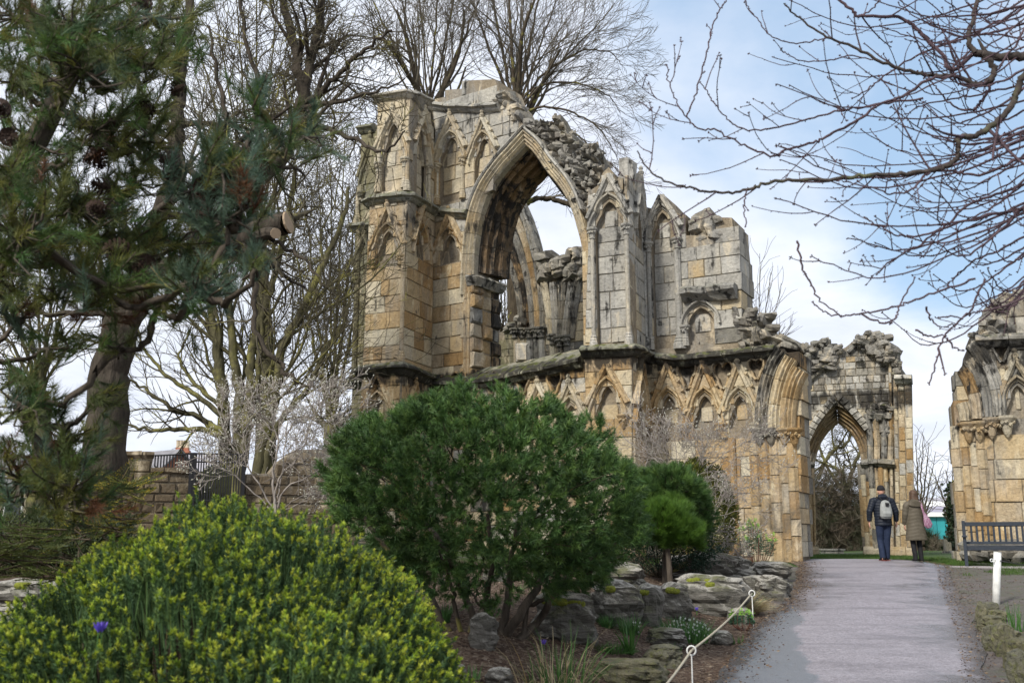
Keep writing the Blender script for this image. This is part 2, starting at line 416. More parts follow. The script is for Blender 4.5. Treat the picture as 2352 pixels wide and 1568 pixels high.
def hexblock(w_, h, d, seed, rough=.012, bev=.014):
    q = random.Random(seed)
    xs_ = [0, min(bev, w_*.2), w_ - min(bev, w_*.2), w_]; zs_ = [0, min(bev, h*.2), h - min(bev, h*.2), h]
    V = []; 
    for i, z in enumerate(zs_):
        for j, x in enumerate(xs_):
            edge = i in (0, 3) or j in (0, 3)
            V.append((x + (q.uniform(-.4, .4) * bev), (bev * 1.3 if edge else q.uniform(-rough, rough)), z + q.uniform(-.4, .4) * bev))
    Fq = []
    for i in range(3):
        for j in range(3):
            a_ = i * 4 + j; Fq.append((a_, a_ + 1, a_ + 5, a_ + 4))
    ring = [0, 1, 2, 3, 7, 11, 15, 14, 13, 12, 8, 4]; b0 = len(V)
    for r_ in ring: V.append((V[r_][0], d, V[r_][2]))
    for i in range(12): Fq.append((ring[(i + 1) % 12], ring[i], b0 + i, b0 + (i + 1) % 12))
    return V, Fq
_bm_cache = {}
def block_mesh(w_, h, d, mat, rough):
    var = rg.randrange(3)
    kx = (round(w_ / .06), round(h / .03), round(d, 2), mat, var, rough)
    if kx not in _bm_cache:
        W_, H_ = max(1, kx[0]) * .06, max(1, kx[1]) * .03
        V, Fq = hexblock(W_, H_, d, hash(kx[:3]) + var, rough)
        me = bpy.data.meshes.new('stone'); me.from_pydata(V, [], Fq); me.materials.append(M[mat]); me.update()
        _bm_cache[kx] = (me, W_, H_)
    return _bm_cache[kx]
class Masonry:
    """collects the ashlar blocks of one thing; emits the 300 that show largest as objects, the rest joined"""
    def __init__(s, root): s.root = root; s.rec = []
    def add(s, F, u, z, w_, h, d, out, mat, rough=.012): s.rec.append((F, u, z, w_, h, d, out, mat, rough))
    def flush(s, name='stone', limit=300):
        def size(r_):
            F, u, z, w_, h, d, out, mat, ro = r_
            p = F.at(u, z); vis = abs((p - Vector((0, 0, EYE))).normalized().dot(F.n)); return w_ * h * vis / p.y ** 2
        s.rec.sort(key=size, reverse=True)
        for (F, u, z, w_, h, d, out, mat, ro) in s.rec[:limit]:
            me, W_, H_ = block_mesh(w_, h, d, mat, ro)
            o = link(name, me, s.root, F.at(u, z, out)); o.rotation_euler = (0, 0, F.rot); o.scale = (w_ / W_, 1, h / H_)
        groups = {}
        for r_ in s.rec[limit:]: groups.setdefault(r_[7], []).append(r_)
        for mat, rs in groups.items():
            mb = MB()
            for (F, u, z, w_, h, d, out, mt, ro) in rs:
                V, Fq = hexblock(w_, h, d, rg.random(), ro)
                mb.add([F.at(u + a, z + c, out - b_) for a, b_, c in V], Fq, 0, rg.random())
            mb.build('small_' + name + 's', M[mat], s.root, kind='stuff')
def cuts(poly, z):
    r_ = []
    n = len(poly)
    for i in range(n):
        (u0, z0), (u1, z1) = poly[i], poly[(i + 1) % n]
        if (z0 <= z) != (z1 <= z): r_.append(u0 + (z - z0) / (z1 - z0) * (u1 - u0))
    return sorted(r_)
def spans(outer, holes, z):
    ev = sorted([(c, i % 2 == 0, 0) for i, c in enumerate(cuts(outer, z))], key=lambda e: e[0])
    sp = [(ev[i][0], ev[i + 1][0]) for i in range(0, len(ev) - 1, 2)]
    for h in holes:
        c = cuts(h, z)
        for i in range(0, len(c) - 1, 2):
            a, b_ = c[i], c[i + 1]; ns = []
            for (s0, s1) in sp:
                if b_ <= s0 or a >= s1: ns.append((s0, s1)); continue
                if a > s0: ns.append((s0, a))
                if b_ < s1: ns.append((b_, s1))
            sp = ns
    return sp
def isect(A, B): return [(max(a, c), min(b_, d)) for a, b_ in A for c, d in B if min(b_, d) > max(a, c) + .03]
def courses(z0, z1, lo, hi, seed):
    q = random.Random(seed); z = z0; r_ = [z]
    while z < z1: z += q.uniform(lo, hi); r_.append(z)
    return r_
def lay(ms, F, outer, holes, zs_, wr=(.34, .8), mat='ochre', out=0., depth=.06, rough=.014, gap=.013, matf=None, jig=.008, deep=None):
    q = random.Random(len(ms.rec) + 5)
    for a, b_ in zip(zs_[:-1], zs_[1:]):
        # split a course near openings so that blocks follow the outline
        nsub = 1
        sp = None
        for t in (.03, .5, .97):
            s_ = spans(outer, holes, a + (b_ - a) * t); sp = s_ if sp is None else isect(sp, s_)
        full = spans(outer, holes, (a + b_) / 2)
        for (u0, u1) in (sp or []):
            L = u1 - u0
            if L < .07: continue
            n = max(1, round(L / q.uniform(*wr))); e = sorted([u0] + [u0 + L * (i + q.uniform(-.22, .22)) / n for i in range(1, n)] + [u1])
            for c, d in zip(e[:-1], e[1:]):
                if d - c < .06: continue
                mt = matf(c, a) if matf else mat
                dd = depth
                if deep and ((deep[0] == 'r' and d >= u1 - 1e-6 and d > deep[2]) or (deep[0] == 'l' and c <= u0 + 1e-6 and c < deep[2])):
                    cc = [x for t in (.03, .5, .97) for x in cuts(outer, a + (b_ - a) * t)]
                    if deep[0] == 'r': d = max([x for x in cc if abs(x - d) < .5] + [d]) + q.uniform(.02, .1)
                    else: c = min([x for x in cc if abs(x - c) < .5] + [c]) - q.uniform(.02, .1)
                    dd = deep[1] * q.uniform(.5, 1.)
                    ms.add(F, c + gap / 2 - .03, a + gap / 2, d - c - gap + .03, b_ - a - gap, deep[1] * q.uniform(.3, .5), out - dd - .02, 'rubble', .03)
                ms.add(F, c + gap / 2, a + gap / 2, d - c - gap, b_ - a - gap, dd, out + q.uniform(-jig, jig), mt, rough)
def slab(F, outer, holes, w0, w1, mat, name, parent):
    """flat wall body with real openings, front at w0, back at w1 (w1 < w0)"""
    loops = [[Vector((a, b_, 0)) for a, b_ in outer]] + [[Vector((a, b_, 0)) for a, b_ in h] for h in holes]
    tris = tessellate_polygon(loops)
    pts = [p for l in loops for p in l]; n = len(pts)
    mb = MB()
    vs = [F.at(p.x, p.y, w0) for p in pts] + [F.at(p.x, p.y, w1) for p in pts]
    fs = [tuple(t) for t in tris] + [tuple(i + n for i in t[::-1]) for t in tris]
    b0 = 0
    for l in loops:
        m_ = len(l)
        for i in range(m_): fs.append((b0 + i, b0 + (i + 1) % m_, b0 + (i + 1) % m_ + n, b0 + i + n))
        b0 += m_
    mb.add(vs, fs, 0, .3)
    return mb.build(name, M[mat], parent)
def resample(pts, step):
    pts = [Vector(p) for p in pts]; out_ = [pts[0]]; acc = 0.
    tot = sum((pts[i + 1] - pts[i]).length for i in range(len(pts) - 1)); n = max(1, round(tot / step)); st = tot / n; need = st
    for i in range(len(pts) - 1):
        a, b_ = pts[i], pts[i + 1]; L = (b_ - a).length; 
        if L < 1e-9: continue
        pos = 0.
        while acc + (L - pos) >= need - 1e-7 and len(out_) < n:
            pos += need - acc; acc = 0.; out_.append(a + (b_ - a) * (pos / L))
        acc += L - pos
    out_.append(pts[-1]); return out_
def mould(F, pts, prof, parent, mat, name='voussoir', seg=.55, step=.14, gap=.012, out=0., side=1, closed=True, rough=.006, erode=0., apex=None):
    """sweep prof = [(offset to the left of travel * side, out)] along pts (u,z); one object per voussoir"""
    pts = [Vector((a, b_)) for a, b_ in pts]
    tot = sum((pts[i + 1] - pts[i]).length for i in range(len(pts) - 1))
    nseg = max(1, round(tot / seg)); ns = max(1, round(seg / step))
    if apex is None: rs = resample(pts, tot / (nseg * ns))
    else:                       # both flanks of a pointed arch in one run, mitred at the apex
        parts = [pts[:apex + 1], pts[apex:]]; rs = []; nseg = 0
        for q_ in parts:
            t_ = sum((q_[i + 1] - q_[i]).length for i in range(len(q_) - 1)); n_ = max(1, round(t_ / seg)); nseg += n_
            rs += resample(q_, t_ / (n_ * ns))[(1 if rs else 0):]
    N = []
    for i, p in enumerate(rs):
        a_ = (rs[i] - rs[i - 1]).normalized() if i else (rs[1] - rs[0]).normalized(); b2 = (rs[i + 1] - rs[i]).normalized() if i < len(rs) - 1 else a_
        d = (a_ + b2).normalized(); N.append(Vector((-d.y, d.x)) * side / max(.45, d.dot(a_)))
    objs = []
    for s_ in range(nseg):
        i0 = s_ * ns; i1 = min(len(rs) - 1, i0 + ns)
        if i1 <= i0: break
        mb = MB(); vs = []; k_ = len(prof); jo = rg.uniform(-.008, .008)
        for i in range(i0, i1 + 1):
            p = rs[i].copy(); L = (rs[i0] - rs[min(i0 + 1, i1)]).length
            if i == i0: p = p.lerp(rs[i + 1], min(.4, gap * .5 / max(L, .01)))
            if i == i1: p = p.lerp(rs[i - 1], min(.4, gap * .5 / max(L, .01)))
            for (o_, w_) in prof:
                e = rg.uniform(-rough, rough) - (erode * max(0, rg.random() - .6))
                vs.append(F.at(p.x + N[i].x * o_, p.y + N[i].y * o_, out + w_ + jo + e))
        m_ = i1 - i0 + 1; fs = []
        for i in range(m_ - 1):
            for j in range(k_ if closed else k_ - 1):
                a = i * k_ + j; b_ = i * k_ + (j + 1) % k_; fs.append((a, b_, b_ + k_, a + k_))
        if closed: fs += [tuple(range(k_)), tuple(range((m_ - 1) * k_, m_ * k_))[::-1]]
        mb.add(vs, fs, 0, 0.)
        c = F.at(rs[i0].x, rs[i0].y, 0)
        objs.append(mb.build(name, M[mat], parent, loc=c))
    return objs
def rockmesh(name, seed, n=2, flat=.7, amp=.35, freq=1.3, mat='rubble', square=.5, smooth=False, matobj=None):
    bmm = bmesh.new(); bmesh.ops.create_cube(bmm, size=2.); bmesh.ops.subdivide_edges(bmm, edges=bmm.edges[:], cuts=n, use_grid_fill=True)
    o = Vector((seed * 3.7, seed * 1.3, seed * 7.1))
    for v in bmm.verts:
        s_ = v.co.normalized() * 1.15; c = v.co.lerp(s_, 1 - square)
        nn = mnoise.noise(c * freq + o); n2_ = mnoise.noise(c * freq * 2.7 + o * 2)
        v.co = c * (1 + amp * nn + amp * .4 * n2_)
        v.co.z *= flat
    me = bpy.data.meshes.new(name); bmm.to_mesh(me); bmm.free(); me.materials.append(matobj or M[mat])
    if smooth: me.polygons.foreach_set('use_smooth', [True] * len(me.polygons))
    return me
RUB = {}
def rubble(parent, F, pts_px, n, size, depth=.5, mat='rubble', seed=0, name='rubble_stone', flat=.6, joined=False, back=0.):
    """loose coursed rubble filling the polygon (picture coordinates on the facet) """
    if mat not in RUB: RUB[mat] = [rockmesh('rubble_stone', i, 1, 1., .38, 1.5, mat, .42, smooth=False) for i in range(9)]
    q = random.Random(seed); poly = F.uvs(pts_px)
    us = [p[0] for p in poly]; zs_ = [p[1] for p in poly]
    z = min(zs_); cnt = 0
    while z < max(zs_):
        h = size * q.uniform(.55, .9)
        for (a, b_) in spans(poly, [], z + h * .5):
            u = a
            while u < b_:
                w_ = size * q.choice((.6, .8, 1., 1.3, 1.9)) * q.uniform(.85, 1.15)
                o = link(name, RUB[mat][q.randrange(9)], parent, F.at(u + w_ / 2, z + h / 2, q.uniform(-.12, .1) - back))
                o.scale = (w_ * .56, depth * q.uniform(.4, .6), h * q.uniform(.55, .85)); o.rotation_euler = (q.uniform(-.35, .35), q.uniform(-.32, .32), F.rot + q.uniform(-.7, .7))
                u += w_ * .92; cnt += 1
        z += h * .88
    return cnt
PROF_ARCH = [(0, -.2), (0, -.12), (.03, -.04), (.055, -.085), (.085, .02), (.115, -.025), (.145, .09), (.185, .10), (.20, .02), (.20, -.2)]
PROF_BAR = [(-.085, -.03), (-.085, .04), (-.05, .075), (-.03, .125), (.03, .14), (.05, .09), (.075, .06), (.075, -.03)]
def blob(mb, c, r_, q, t=0.):
    vs = []
    for (a, b_, c_) in ((1,0,0),(-1,0,0),(0,1,0),(0,-1,0),(0,0,1),(0,0,-1),(.6,.6,.6),(-.6,.6,.6),(.6,-.6,.6),(-.6,-.6,.6),(.6,.6,-.6),(-.6,.6,-.6),(.6,-.6,-.6),(-.6,-.6,-.6)):
        k_ = r_ * q.uniform(.8, 1.25); vs.append(Vector(c) + Vector((a, b_, c_)) * k_)
    fs = [(0,6,4),(0,4,8),(4,6,2),(4,2,7),(4,7,1),(4,1,9),(4,9,3),(4,3,8),(0,8,3),(0,3,12),(0,12,5),(0,5,10),(0,10,2),(0,2,6),(2,10,5),(2,5,11),(2,11,1),(2,1,7),(1,11,5),(1,5,13),(1,13,3),(1,3,9),(3,13,5),(3,5,12)]
    mb.add(vs, fs, 0, t)
def capital(root, F, u, z, mat, r=.1, h=.27, out=.03, corbel=False):
    mb = MB(); c = F.at(u, z, out)
    if corbel: prof = [(.02, -h*1.2), (r*.5, -h), (r*.8, -h*.6), (r*.95, -h*.35), (r*1.3, -h*.2), (r*1.55, -h*.1), (r*1.6, 0), (r*1.2, .02)]
    else: prof = [(r*.62, -h), (r*.8, -h*.97), (r*.8, -h*.9), (r*.64, -h*.85), (r*.75, -h*.6), (r*1.05, -h*.36), (r*1.0, -h*.28), (r*1.4, -h*.16), (r*1.5, -h*.05), (r*1.5, 0), (r*1.1, .02)]
    mb.lathe(c, prof, 9, 0, 0)
    o = mb.build('capital', M[mat], root, loc=c)
    q = random.Random(int(u * 97))
    for i in range(5):
        a = F.rot + math.pi + .3 + i * math.pi / 5.5
        lf = MB(); blob(lf, c + Vector((math.cos(a) * r * 1.05, math.sin(a) * r * 1.05, -h * q.uniform(.3, .55))), r * .33, q); lf.build('carved_leaf', M[mat], o, loc=c)
    return o
def shaft(root, F, u, z0, z1, mat, r=.055, out=.03, base=True, ring=True):
    mb = MB(); mb.tube([F.at(u, z0, out), F.at(u, (z0+z1)/2, out), F.at(u, z1, out)], r, 8)
    mb.build('shaft', M[mat], root, loc=F.at(u, z0, out))
    if base:
        b2 = MB(); b2.lathe(F.at(u, z0, out), [(r*1.9, -.02), (r*1.9, .12), (r*1.6, .15), (r*1.75, .18), (r*1.35, .23), (r*1.5, .26), (r, .3)], 8)
        b2.build('shaft_base', M[mat], root, loc=F.at(u, z0, out))
class Niche:
    """gabled blind arch on a facet, given in picture coordinates"""
    def __init__(s, F, cx, ysp, hw, yap, ygab, ybot=None, mat='cream', gable=True, shafts=(1, 1), corbel=False, finial=True, crock=True, head='cusped', eroded=0., capr=.1):
        s.F = F; s.mat = mat; s.gable = gable; s.shafts = shafts; s.corbel = corbel; s.finial = finial; s.crock = crock; s.er = eroded; s.capr = capr
        (ua, _), (ub, _) = F.uv(cx - hw, ysp), F.uv(cx + hw, ysp); s.zsp = F.uv(cx, ysp)[1]; s.u = F.uv(cx, ysp)[0]
        s.uh = F.uv(cx, yap)[0]
        s.hw = (ub - ua) / 2; s.zap = F.uv(cx, yap)[1]; s.zg = F.uv(cx, ygab)[1]
        s.zb = F.uv(cx, ybot)[1] if ybot else s.zsp - .05
        s.u = (s.u + s.uh) / 2
        if head == 'cusped': nrm = [(1, 0), (.97, .12), (.86, .27), (.7, .42), (.57, .53), (.5, .6), (.49, .69), (.4, .8), (.22, .92), (0, 1.0)]
        else: nrm = [(1, 0), (.98, .2), (.9, .4), (.74, .6), (.52, .78), (.28, .92), (0, 1.0)]
        h = s.zap - s.zsp
        right = [Vector((s.u + s.hw * a, s.zsp + h * b_, 0)) for a, b_ in nrm]
        right = catmull(right, 3)
        s.right = [(p.x, p.y) for p in right]; s.left = [(2 * s.u - a, b_) for a, b_ in s.right]
        s.hole = [(s.u - s.hw * .97, s.zb), (s.u + s.hw * .97, s.zb)] + s.right + s.left[::-1][1:]
    def build(s, root, ms, zs_):
        F = s.F
        g = thing('blind_arch', F.at(s.u, s.zsp), None, None); g.parent = root; g.location = WL[g.name] - WL[root.name]
        mould(F, s.left + s.right[::-1][1:], PROF_ARCH, g, s.mat, 'arch_stone', seg=.5, step=.08, gap=.01, side=1, rough=.006, erode=s.er, apex=len(s.left) - 1)
        if s.gable:
            h = s.zap - s.zsp; gx = s.hw + .19; gz = s.zsp + h * .42
            for sg in (-1, 1):
                a = (s.u + sg * gx, gz); b_ = (s.u, s.zg)
                mould(F, [a, b_], PROF_BAR, g, s.mat, 'gable_stone', seg=.6, step=.15, gap=.008, side=1, rough=.008, erode=s.er)
                if s.crock:
                    q = random.Random(int(s.u * 31) + sg); L = math.hypot(a[0] - b_[0], a[1] - b_[1]); n = max(2, int(L / .27))
                    nx, nz = (a[1] - b_[1]) / L * -sg, (b_[0] - a[0]) / L * -sg
                    for i in range(1, n):
                        t = i / n; pu = a[0] + (b_[0] - a[0]) * t + abs(nx) * sg * .09; pz = a[1] + (b_[1] - a[1]) * t + abs(nz) * .09
                        mb = MB(); blob(mb, F.at(pu, pz, .07), .05, q); mb.build('crocket', M[s.mat], g, loc=F.at(pu, pz, .07))
            if s.finial:
                mb = MB(); q = random.Random(int(s.u * 17)); mb.lathe(F.at(s.u, s.zg, .08), [(.03, -.05), (.07, .0), (.09, .06), (.04, .12), (.065, .17), (.03, .23)], 7); mb.build('finial', M[s.mat], g)
        for sg, on in ((-1, s.shafts[0]), (1, s.shafts[1])):
            if not on: continue
            u = s.u + sg * (s.hw + .07)
            capital(root, F, u, s.zsp + .03, s.mat, r=s.capr, corbel=s.corbel)
            if not s.corbel: shaft(root, F, u, s.zb, s.zsp - .22, s.mat)
        # back of the recess
        lay(ms, F, s.hole, [], zs_, (.3, .6), 'cream' if s.mat != 'grey' else 'grey', out=-.17, depth=.05, rough=.008)
def heart(F, cx, cy, rw, rh):
    """sunk heart / trefoil panel outline"""
    u, z = F.uv(cx, cy); a = F.uv(cx + rw, cy)[0] - u; b_ = F.uv(cx, cy - rh)[1] - z
    pts = [(0, -1), (.35, -.62), (.5, -.2), (.86, .12), (1.0, .5), (.86, .86), (.5, .98), (.16, .86), (0, .6)]
    p = catmull([Vector((x, y, 0)) for x, y in pts], 3)
    rt = [(u + v.x * a, z + v.y * b_) for v in p]; lf = [(2 * u - x, y) for x, y in rt]
    return rt + lf[::-1][1:-1]
PROF_RIM = [(0, -.1), (0, .03), (.02, .055), (.05, .04), (.06, -.02)]
def panel_rim(F, pts, root, mat):
    mould(F, pts + [pts[0]], PROF_RIM, root, mat, 'panel_rim', seg=1.2, step=.08, side=-1, gap=.004)
STR = [(-.12, .1), (.02, .12), (.10, .10), (.22, .01), (.225, -.035), (.13, -.07), (.10, -.12), (.04, -.17), (-.12, -.17)]
def string_course(root, pts3, prof, mat, seg=.75, name='string_stone', rough=.012, scale=1.):
    """pts3: points along the wall face, left to right; profile (out, up)"""
    pts = resample(pts3, .25); N = []
    for i, p in enumerate(pts):
        d = (pts[min(i + 1, len(pts) - 1)] - pts[max(i - 1, 0)]); d.z = 0; d.normalize(); N.append(Vector((d.y, -d.x, 0)))
    i = 0; k_ = len(prof); step = max(1, round(seg / .25))
    while i < len(pts) - 1:
        j = min(len(pts) - 1, i + step + rg.choice((-1, 0, 0, 1))); j = max(j, i + 1)
        mb = MB(); vs = []; jo = rg.uniform(-.012, .012); jz = rg.uniform(-.008, .008)
        for a in range(i, j + 1):
            p = pts[a].copy()
            if a == i: p = p.lerp(pts[a + 1], .03)
            if a == j: p = p.lerp(pts[a - 1], .03)
            for (o_, u_) in prof: vs.append(p + N[a] * (o_ * scale + jo + rg.uniform(-rough, rough)) + Vector((0, 0, u_ * scale + jz + rg.uniform(-rough, rough) * .7)))
        m_ = j - i + 1; fs = []
        for a in range(m_ - 1):
            for b_ in range(k_): fs.append((a*k_+b_, a*k_+(b_+1) % k_, (a+1)*k_+(b_+1) % k_, (a+1)*k_+b_))
        fs += [tuple(range(k_))[::-1], tuple(range((m_-1)*k_, m_*k_))]
        mb.add(vs, fs, 0, 0.); mb.build(name, M[mat], root, loc=pts[i])
        i = j
# ------------------------------------------------------------------ the main ruined wall
GZ = .95
A0, A1, A2, A3 = (-4.07, 26.5), (-2.87, 25.95), (-2.22, 27.6), (1.95, 24.62)
B0, B1, B2, B3 = (1.774, 24.0), (2.88, 23.53), (3.45, 24.92), (6.62, 23.2)
FA, FS, FY = Facet(A0, A1), Facet(A1, A2), Facet(A2, A3)
FB, FT, FC = Facet(B0, B1), Facet(B1, B2), Facet(B2, B3)
main = thing('ruined_abbey_wall', (1.3, 26.0, GZ), 'tall ruined stone wall with gabled blind arches and one big pointed window arch', 'ruin', None)
ms = Masonry(main)
ZC = courses(GZ - .1, 15, .34, .48, 4)
def zat(F, x, y): return F.uv(x, y)[1]
def col(F, pts): return F.uvs(pts)
def body(F, outer, niches, windows, panels=(), mat='ochre', thick=1.6, matf=None, wr=(.36, .95), rough=.012, side=False, deep=None):
    outer = [(max(0., min(F.len, a)) if F in (FA, FB, FS, FT) else a, b_) for a, b_ in outer]
    nh = [n.hole for n in niches]
    slab(F, outer, nh + list(windows) + list(panels), -.035, -.1 if side else -.19, 'mortar', 'wall_skin', main)
    core = [(max(.27, a), b_) for a, b_ in outer] if side else outer
    slab(F, core, list(windows), -.2, -thick, 'mortar', 'wall_core', main)
    lay(ms, F, outer, nh + list(windows) + list(panels), ZC, wr, mat, rough=rough, matf=matf, deep=deep)
    for n in niches: n.build(main, ms, ZC)
    for p in panels:
        lay(ms, F, p, [], ZC, (.3, .6), mat, out=-.13, depth=.04); panel_rim(F, p, main, mat)
# --- left pier, front
nA = [Niche(FA, 902, 372, 25, 283, 256, 436, 'cream', shafts=(1, 1)),
      Niche(FA, 890, 594, 26, 530, 476, None, 'tan', shafts=(1, 1), eroded=.05),
      Niche(FA, 868, 968, 24, 916, 862, None, 'ochre', shafts=(0, 1), eroded=.12, crock=False, corbel=True)]
outA = col(FA, [(800, 1290), (822, 880), (832, 840), (848, 460), (864, 440), (866, 228), (930, 218), (941, 225), (939, 445), (936, 470), (921, 835), (905, 1290)])
def mA(u, z):
    if z > 10.2: return 'cream' if rg.random() < .7 else 'grey'
    return rg.choice(['ochre', 'tan', 'tan', 'cream'])
body(FA, outA, nA, [], thick=.5, matf=mA)
slab(FA, [(0, GZ), (FA.len - .35, GZ), (FA.len - .35, zat(FA, 900, 232)), (0, zat(FA, 900, 232))], [], -.45, -2.2, 'mortar', 'wall_core', main)
# corner shafts of the left pier
for (F, x, y0, y1, mt) in ((FA, 935, 438, 305, 'cream'), (FA, 922, 832, 520, 'tan'), (FA, 869, 438, 300, 'cream')):
    u, z0 = F.uv(x, y0); shaft(main, F, u, z0, F.uv(x, y1)[1], mt, r=.06, out=.02)
# --- left pier, side face turning to the window bay
nS = [Niche(FS, 969, 372, 13, 296, 258, 462, 'cream', shafts=(0, 1)),
      Niche(FS, 964, 590, 11, 528, 478, None, 'tan', shafts=(0, 0)),
      Niche(FS, 948, 975, 13, 918, 884, None, 'ochre', shafts=(0, 0), crock=False)]
outS = col(FS, [(905, 1290), (921, 835), (936, 470), (939, 445), (941, 225), (985, 240), (998, 300), (1003, 480), (990, 860), (985, 1290)])
body(FS, outS, nS, [], thick=.5, matf=mA, side=True)
for x, y0, y1 in ((1003, 472, 372), (985, 858, 640)):
    u, z0 = FY.uv(x, y0); shaft(main, FY, u, z0, FY.uv(x, y1)[1], 'tan', r=.07, out=.03)
# --- window bay
ring_in = [(1079, 870), (1079, 720), (1082, 640), (1087, 560), (1100, 488), (1120, 435), (1152, 388), (1184, 353), (1203, 332), (1222, 350), (1250, 390), (1284, 432), (1306, 474), (1322, 526), (1332, 572), (1337, 660), (1340, 830)]
ri = [FY.uv(*p) for p in ring_in]
ris = catmull([Vector((a, b_, 0)) for a, b_ in ri[:9]], 4) + catmull([Vector((a, b_, 0)) for a, b_ in ri[8:]], 4)[1:]
ri_s = [(p.x, p.y) for p in ris]
apex_i = 8 * 4
win = ri_s[:]                                             # the opening; its foot is the sill
win[0] = (win[0][0], zat(FY, 1079, 868)); win[-1] = (win[-1][0], zat(FY, 1340, 822))
nY = [Niche(FY, 1035, 372, 25, 316, 268, 462, 'cream', shafts=(1, 1)),
      Niche(FY, 1110, 372, 21, 318, 272, 440, 'cream', shafts=(0, 0)),
      Niche(FY, 1032, 600, 24, 540, 492, None, 'tan', shafts=(0, 0), eroded=.15, crock=False)]
for i, cxp in enumerate((1018, 1091, 1164, 1238, 1310)):
    nY.append(Niche(FY, cxp, 985, 24, 930, 880, 1120, 'cream' if i > 1 else 'ochre', shafts=(1, 0), corbel=True, eroded=.05))
hp = [heart(FY, x, 880, 15, 24) for x in (1055, 1128, 1201, 1274)]
outY = col(FY, [(985, 1290), (988, 860), (996, 480), (998, 300), (988, 232), (1000, 226), (1020, 222), (1020, 206), (1060, 203), (1060, 185), (1135, 181), (1147, 212), (1160, 226), (1178, 262), (1192, 276), (1206, 292), (1236, 320), (1270, 372), (1300, 420), (1322, 470), (1340, 520), (1352, 600), (1352, 1290)])
def mY(u, z):
    if z > 12.0: return 'grey'
    if z > 9.8: return rg.choice(['cream', 'grey', 'tan', 'cream'])
    if z > 6: return rg.choice(['ochre', 'tan', 'tan', 'cream'])
    return rg.choice(['cream', 'grey', 'dark', 'tan'])
def grow_hole(F, hole, o_, keep=0):
    res = []
    for i, (a, b_) in enumerate(hole):
        p0_, p1_ = hole[max(0, i - 1)], hole[min(len(hole) - 1, i + 1)]; d = Vector((p1_[0] - p0_[0], p1_[1] - p0_[1])).normalized(); res.append((a - d.y * o_, b_ + d.x * o_ if keep < i < len(hole) - 1 - keep else b_))
    return res
win_big = grow_hole(FY, ri_s[10:-10], .30); win_big = [(win[0][0], win[0][1]), (win[0][0], ri_s[9][1])] + win_big + [(win[-1][0], ri_s[-10][1]), (win[-1][0], win[-1][1])]
body(FY, outY, nY, [win_big], hp, thick=1.35, matf=mY)
# front ring, hood and the deep moulded reveal
PR_RING = [(0, -.32), (0, -.1), (.035, -.04), (.07, -.085), (.11, .0), (.15, -.03), (.19, .05), (.235, .015), (.27, .09), (.31, .10), (.33, .02), (.33, -.15)]
PR_HOOD = [(.325, -.05), (.325, .13), (.36, .17), (.40, .15), (.41, -.05)]
PR_REV = [(.05, -.3), (0, -.3), (-.04, -.34), (-.01, -.42), (-.06, -.47), (-.12, -.5), (-.08, -.57), (-.10, -.66), (-.17, -.69), (-.22, -.74), (-.17, -.82), (-.19, -.92), (-.27, -.96), (-.30, -1.04), (-.26, -1.12), (-.30, -1.4), (.05, -1.4)]
lt = ri_s[6:apex_i + 1]; rt_ = ri_s[apex_i:]
mould(FY, lt + rt_[1:], PR_RING, main, 'cream', seg=.55, step=.14, side=1, apex=len(lt) - 1)
mould(FY, lt[10:] + rt_[1:-14], PR_HOOD, main, 'grey', 'hood_stone', seg=.8, step=.2, side=1, apex=len(lt) - 11)
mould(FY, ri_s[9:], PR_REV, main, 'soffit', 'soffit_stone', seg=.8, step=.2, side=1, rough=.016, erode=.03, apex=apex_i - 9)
# lower left jamb: eroded coursed blocks of the reveal
zj0 = zat(FY, 1079, 868); zj1 = zat(FY, 1082, 640); uj = FY.uv(1080, 760)[0]
FJ = Facet(tuple(FY.at(uj, 0, 0)[:2]), tuple(FY.at(uj, 0, -1.35)[:2]))
q = random.Random(3); z = zj0
while z < zj1:
    h = q.uniform(.28, .45); u = 0
    for w_ in (.5, .45, .4):
        mb = MB(); V_, F_ = hexblock(w_ - .02, h - .02, .4, q.random(), .035, .04); o_ = q.uniform(-.02, .09)
        p0_ = FY.at(uj, z, -u); a_, b2 = -FY.n, FY.d
        mb.add([Vector((p0_.x, p0_.y, z)) + a_ * x + b2 * (o_ + .04 - y) + Vector((0, 0, zz_)) for x, y, zz_ in V_], F_)
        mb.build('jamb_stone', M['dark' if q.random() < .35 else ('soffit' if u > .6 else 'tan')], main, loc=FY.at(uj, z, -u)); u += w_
    z += h
string_course(main, [FY.at(uj - .1, zj1, .02), FY.at(uj + .12, zj1, -.02), FY.at(uj + .12, zj1, -1.3)], [(-.1, .06), (.1, .1), (.2, .02), (.14, -.1), (.05, -.2), (-.1, -.2)], 'dark', seg=.4, name='impost_stone', rough=.03)
mould(FY, [(uj - .02, zj0), (uj - .02, zj1)], [(-.02, -.1), (0, .03), (.05, .05), (.09, .0), (.13, .05), (.2, .03), (.22, -.1)], main, 'tan', 'jamb_roll', seg=.6, step=.3, side=1)
# sloping sill of the window
sill = [FY.at(*FY.uv(x, y), 0) for x, y in ((1000, 868), (1080, 868), (1160, 855), (1250, 836), (1340, 815))]
string_course(main, [p + Vector((0, 0, .0)) for p in sill], [(-1.3, .42), (-.6, .36), (-.05, .1), (.26, -.12), (.27, -.2), (.16, -.24), (.1, -.32), (-.1, -.34)], 'ledge', seg=.7, name='sill_stone', rough=.02)
mb = MB(); V_, F_ = hexblock(.34, .5, .22, 5, .02, .05); c = FY.at(FY.uv(1162, 818)[0], 0, -.45)
cz = zat(FY, 1162, 828) + .05; mb.add([Vector((c.x + x, c.y + y, cz + z_)) for x, y, z_ in V_], F_); mb.build('sill_stub', M['grey'], main)
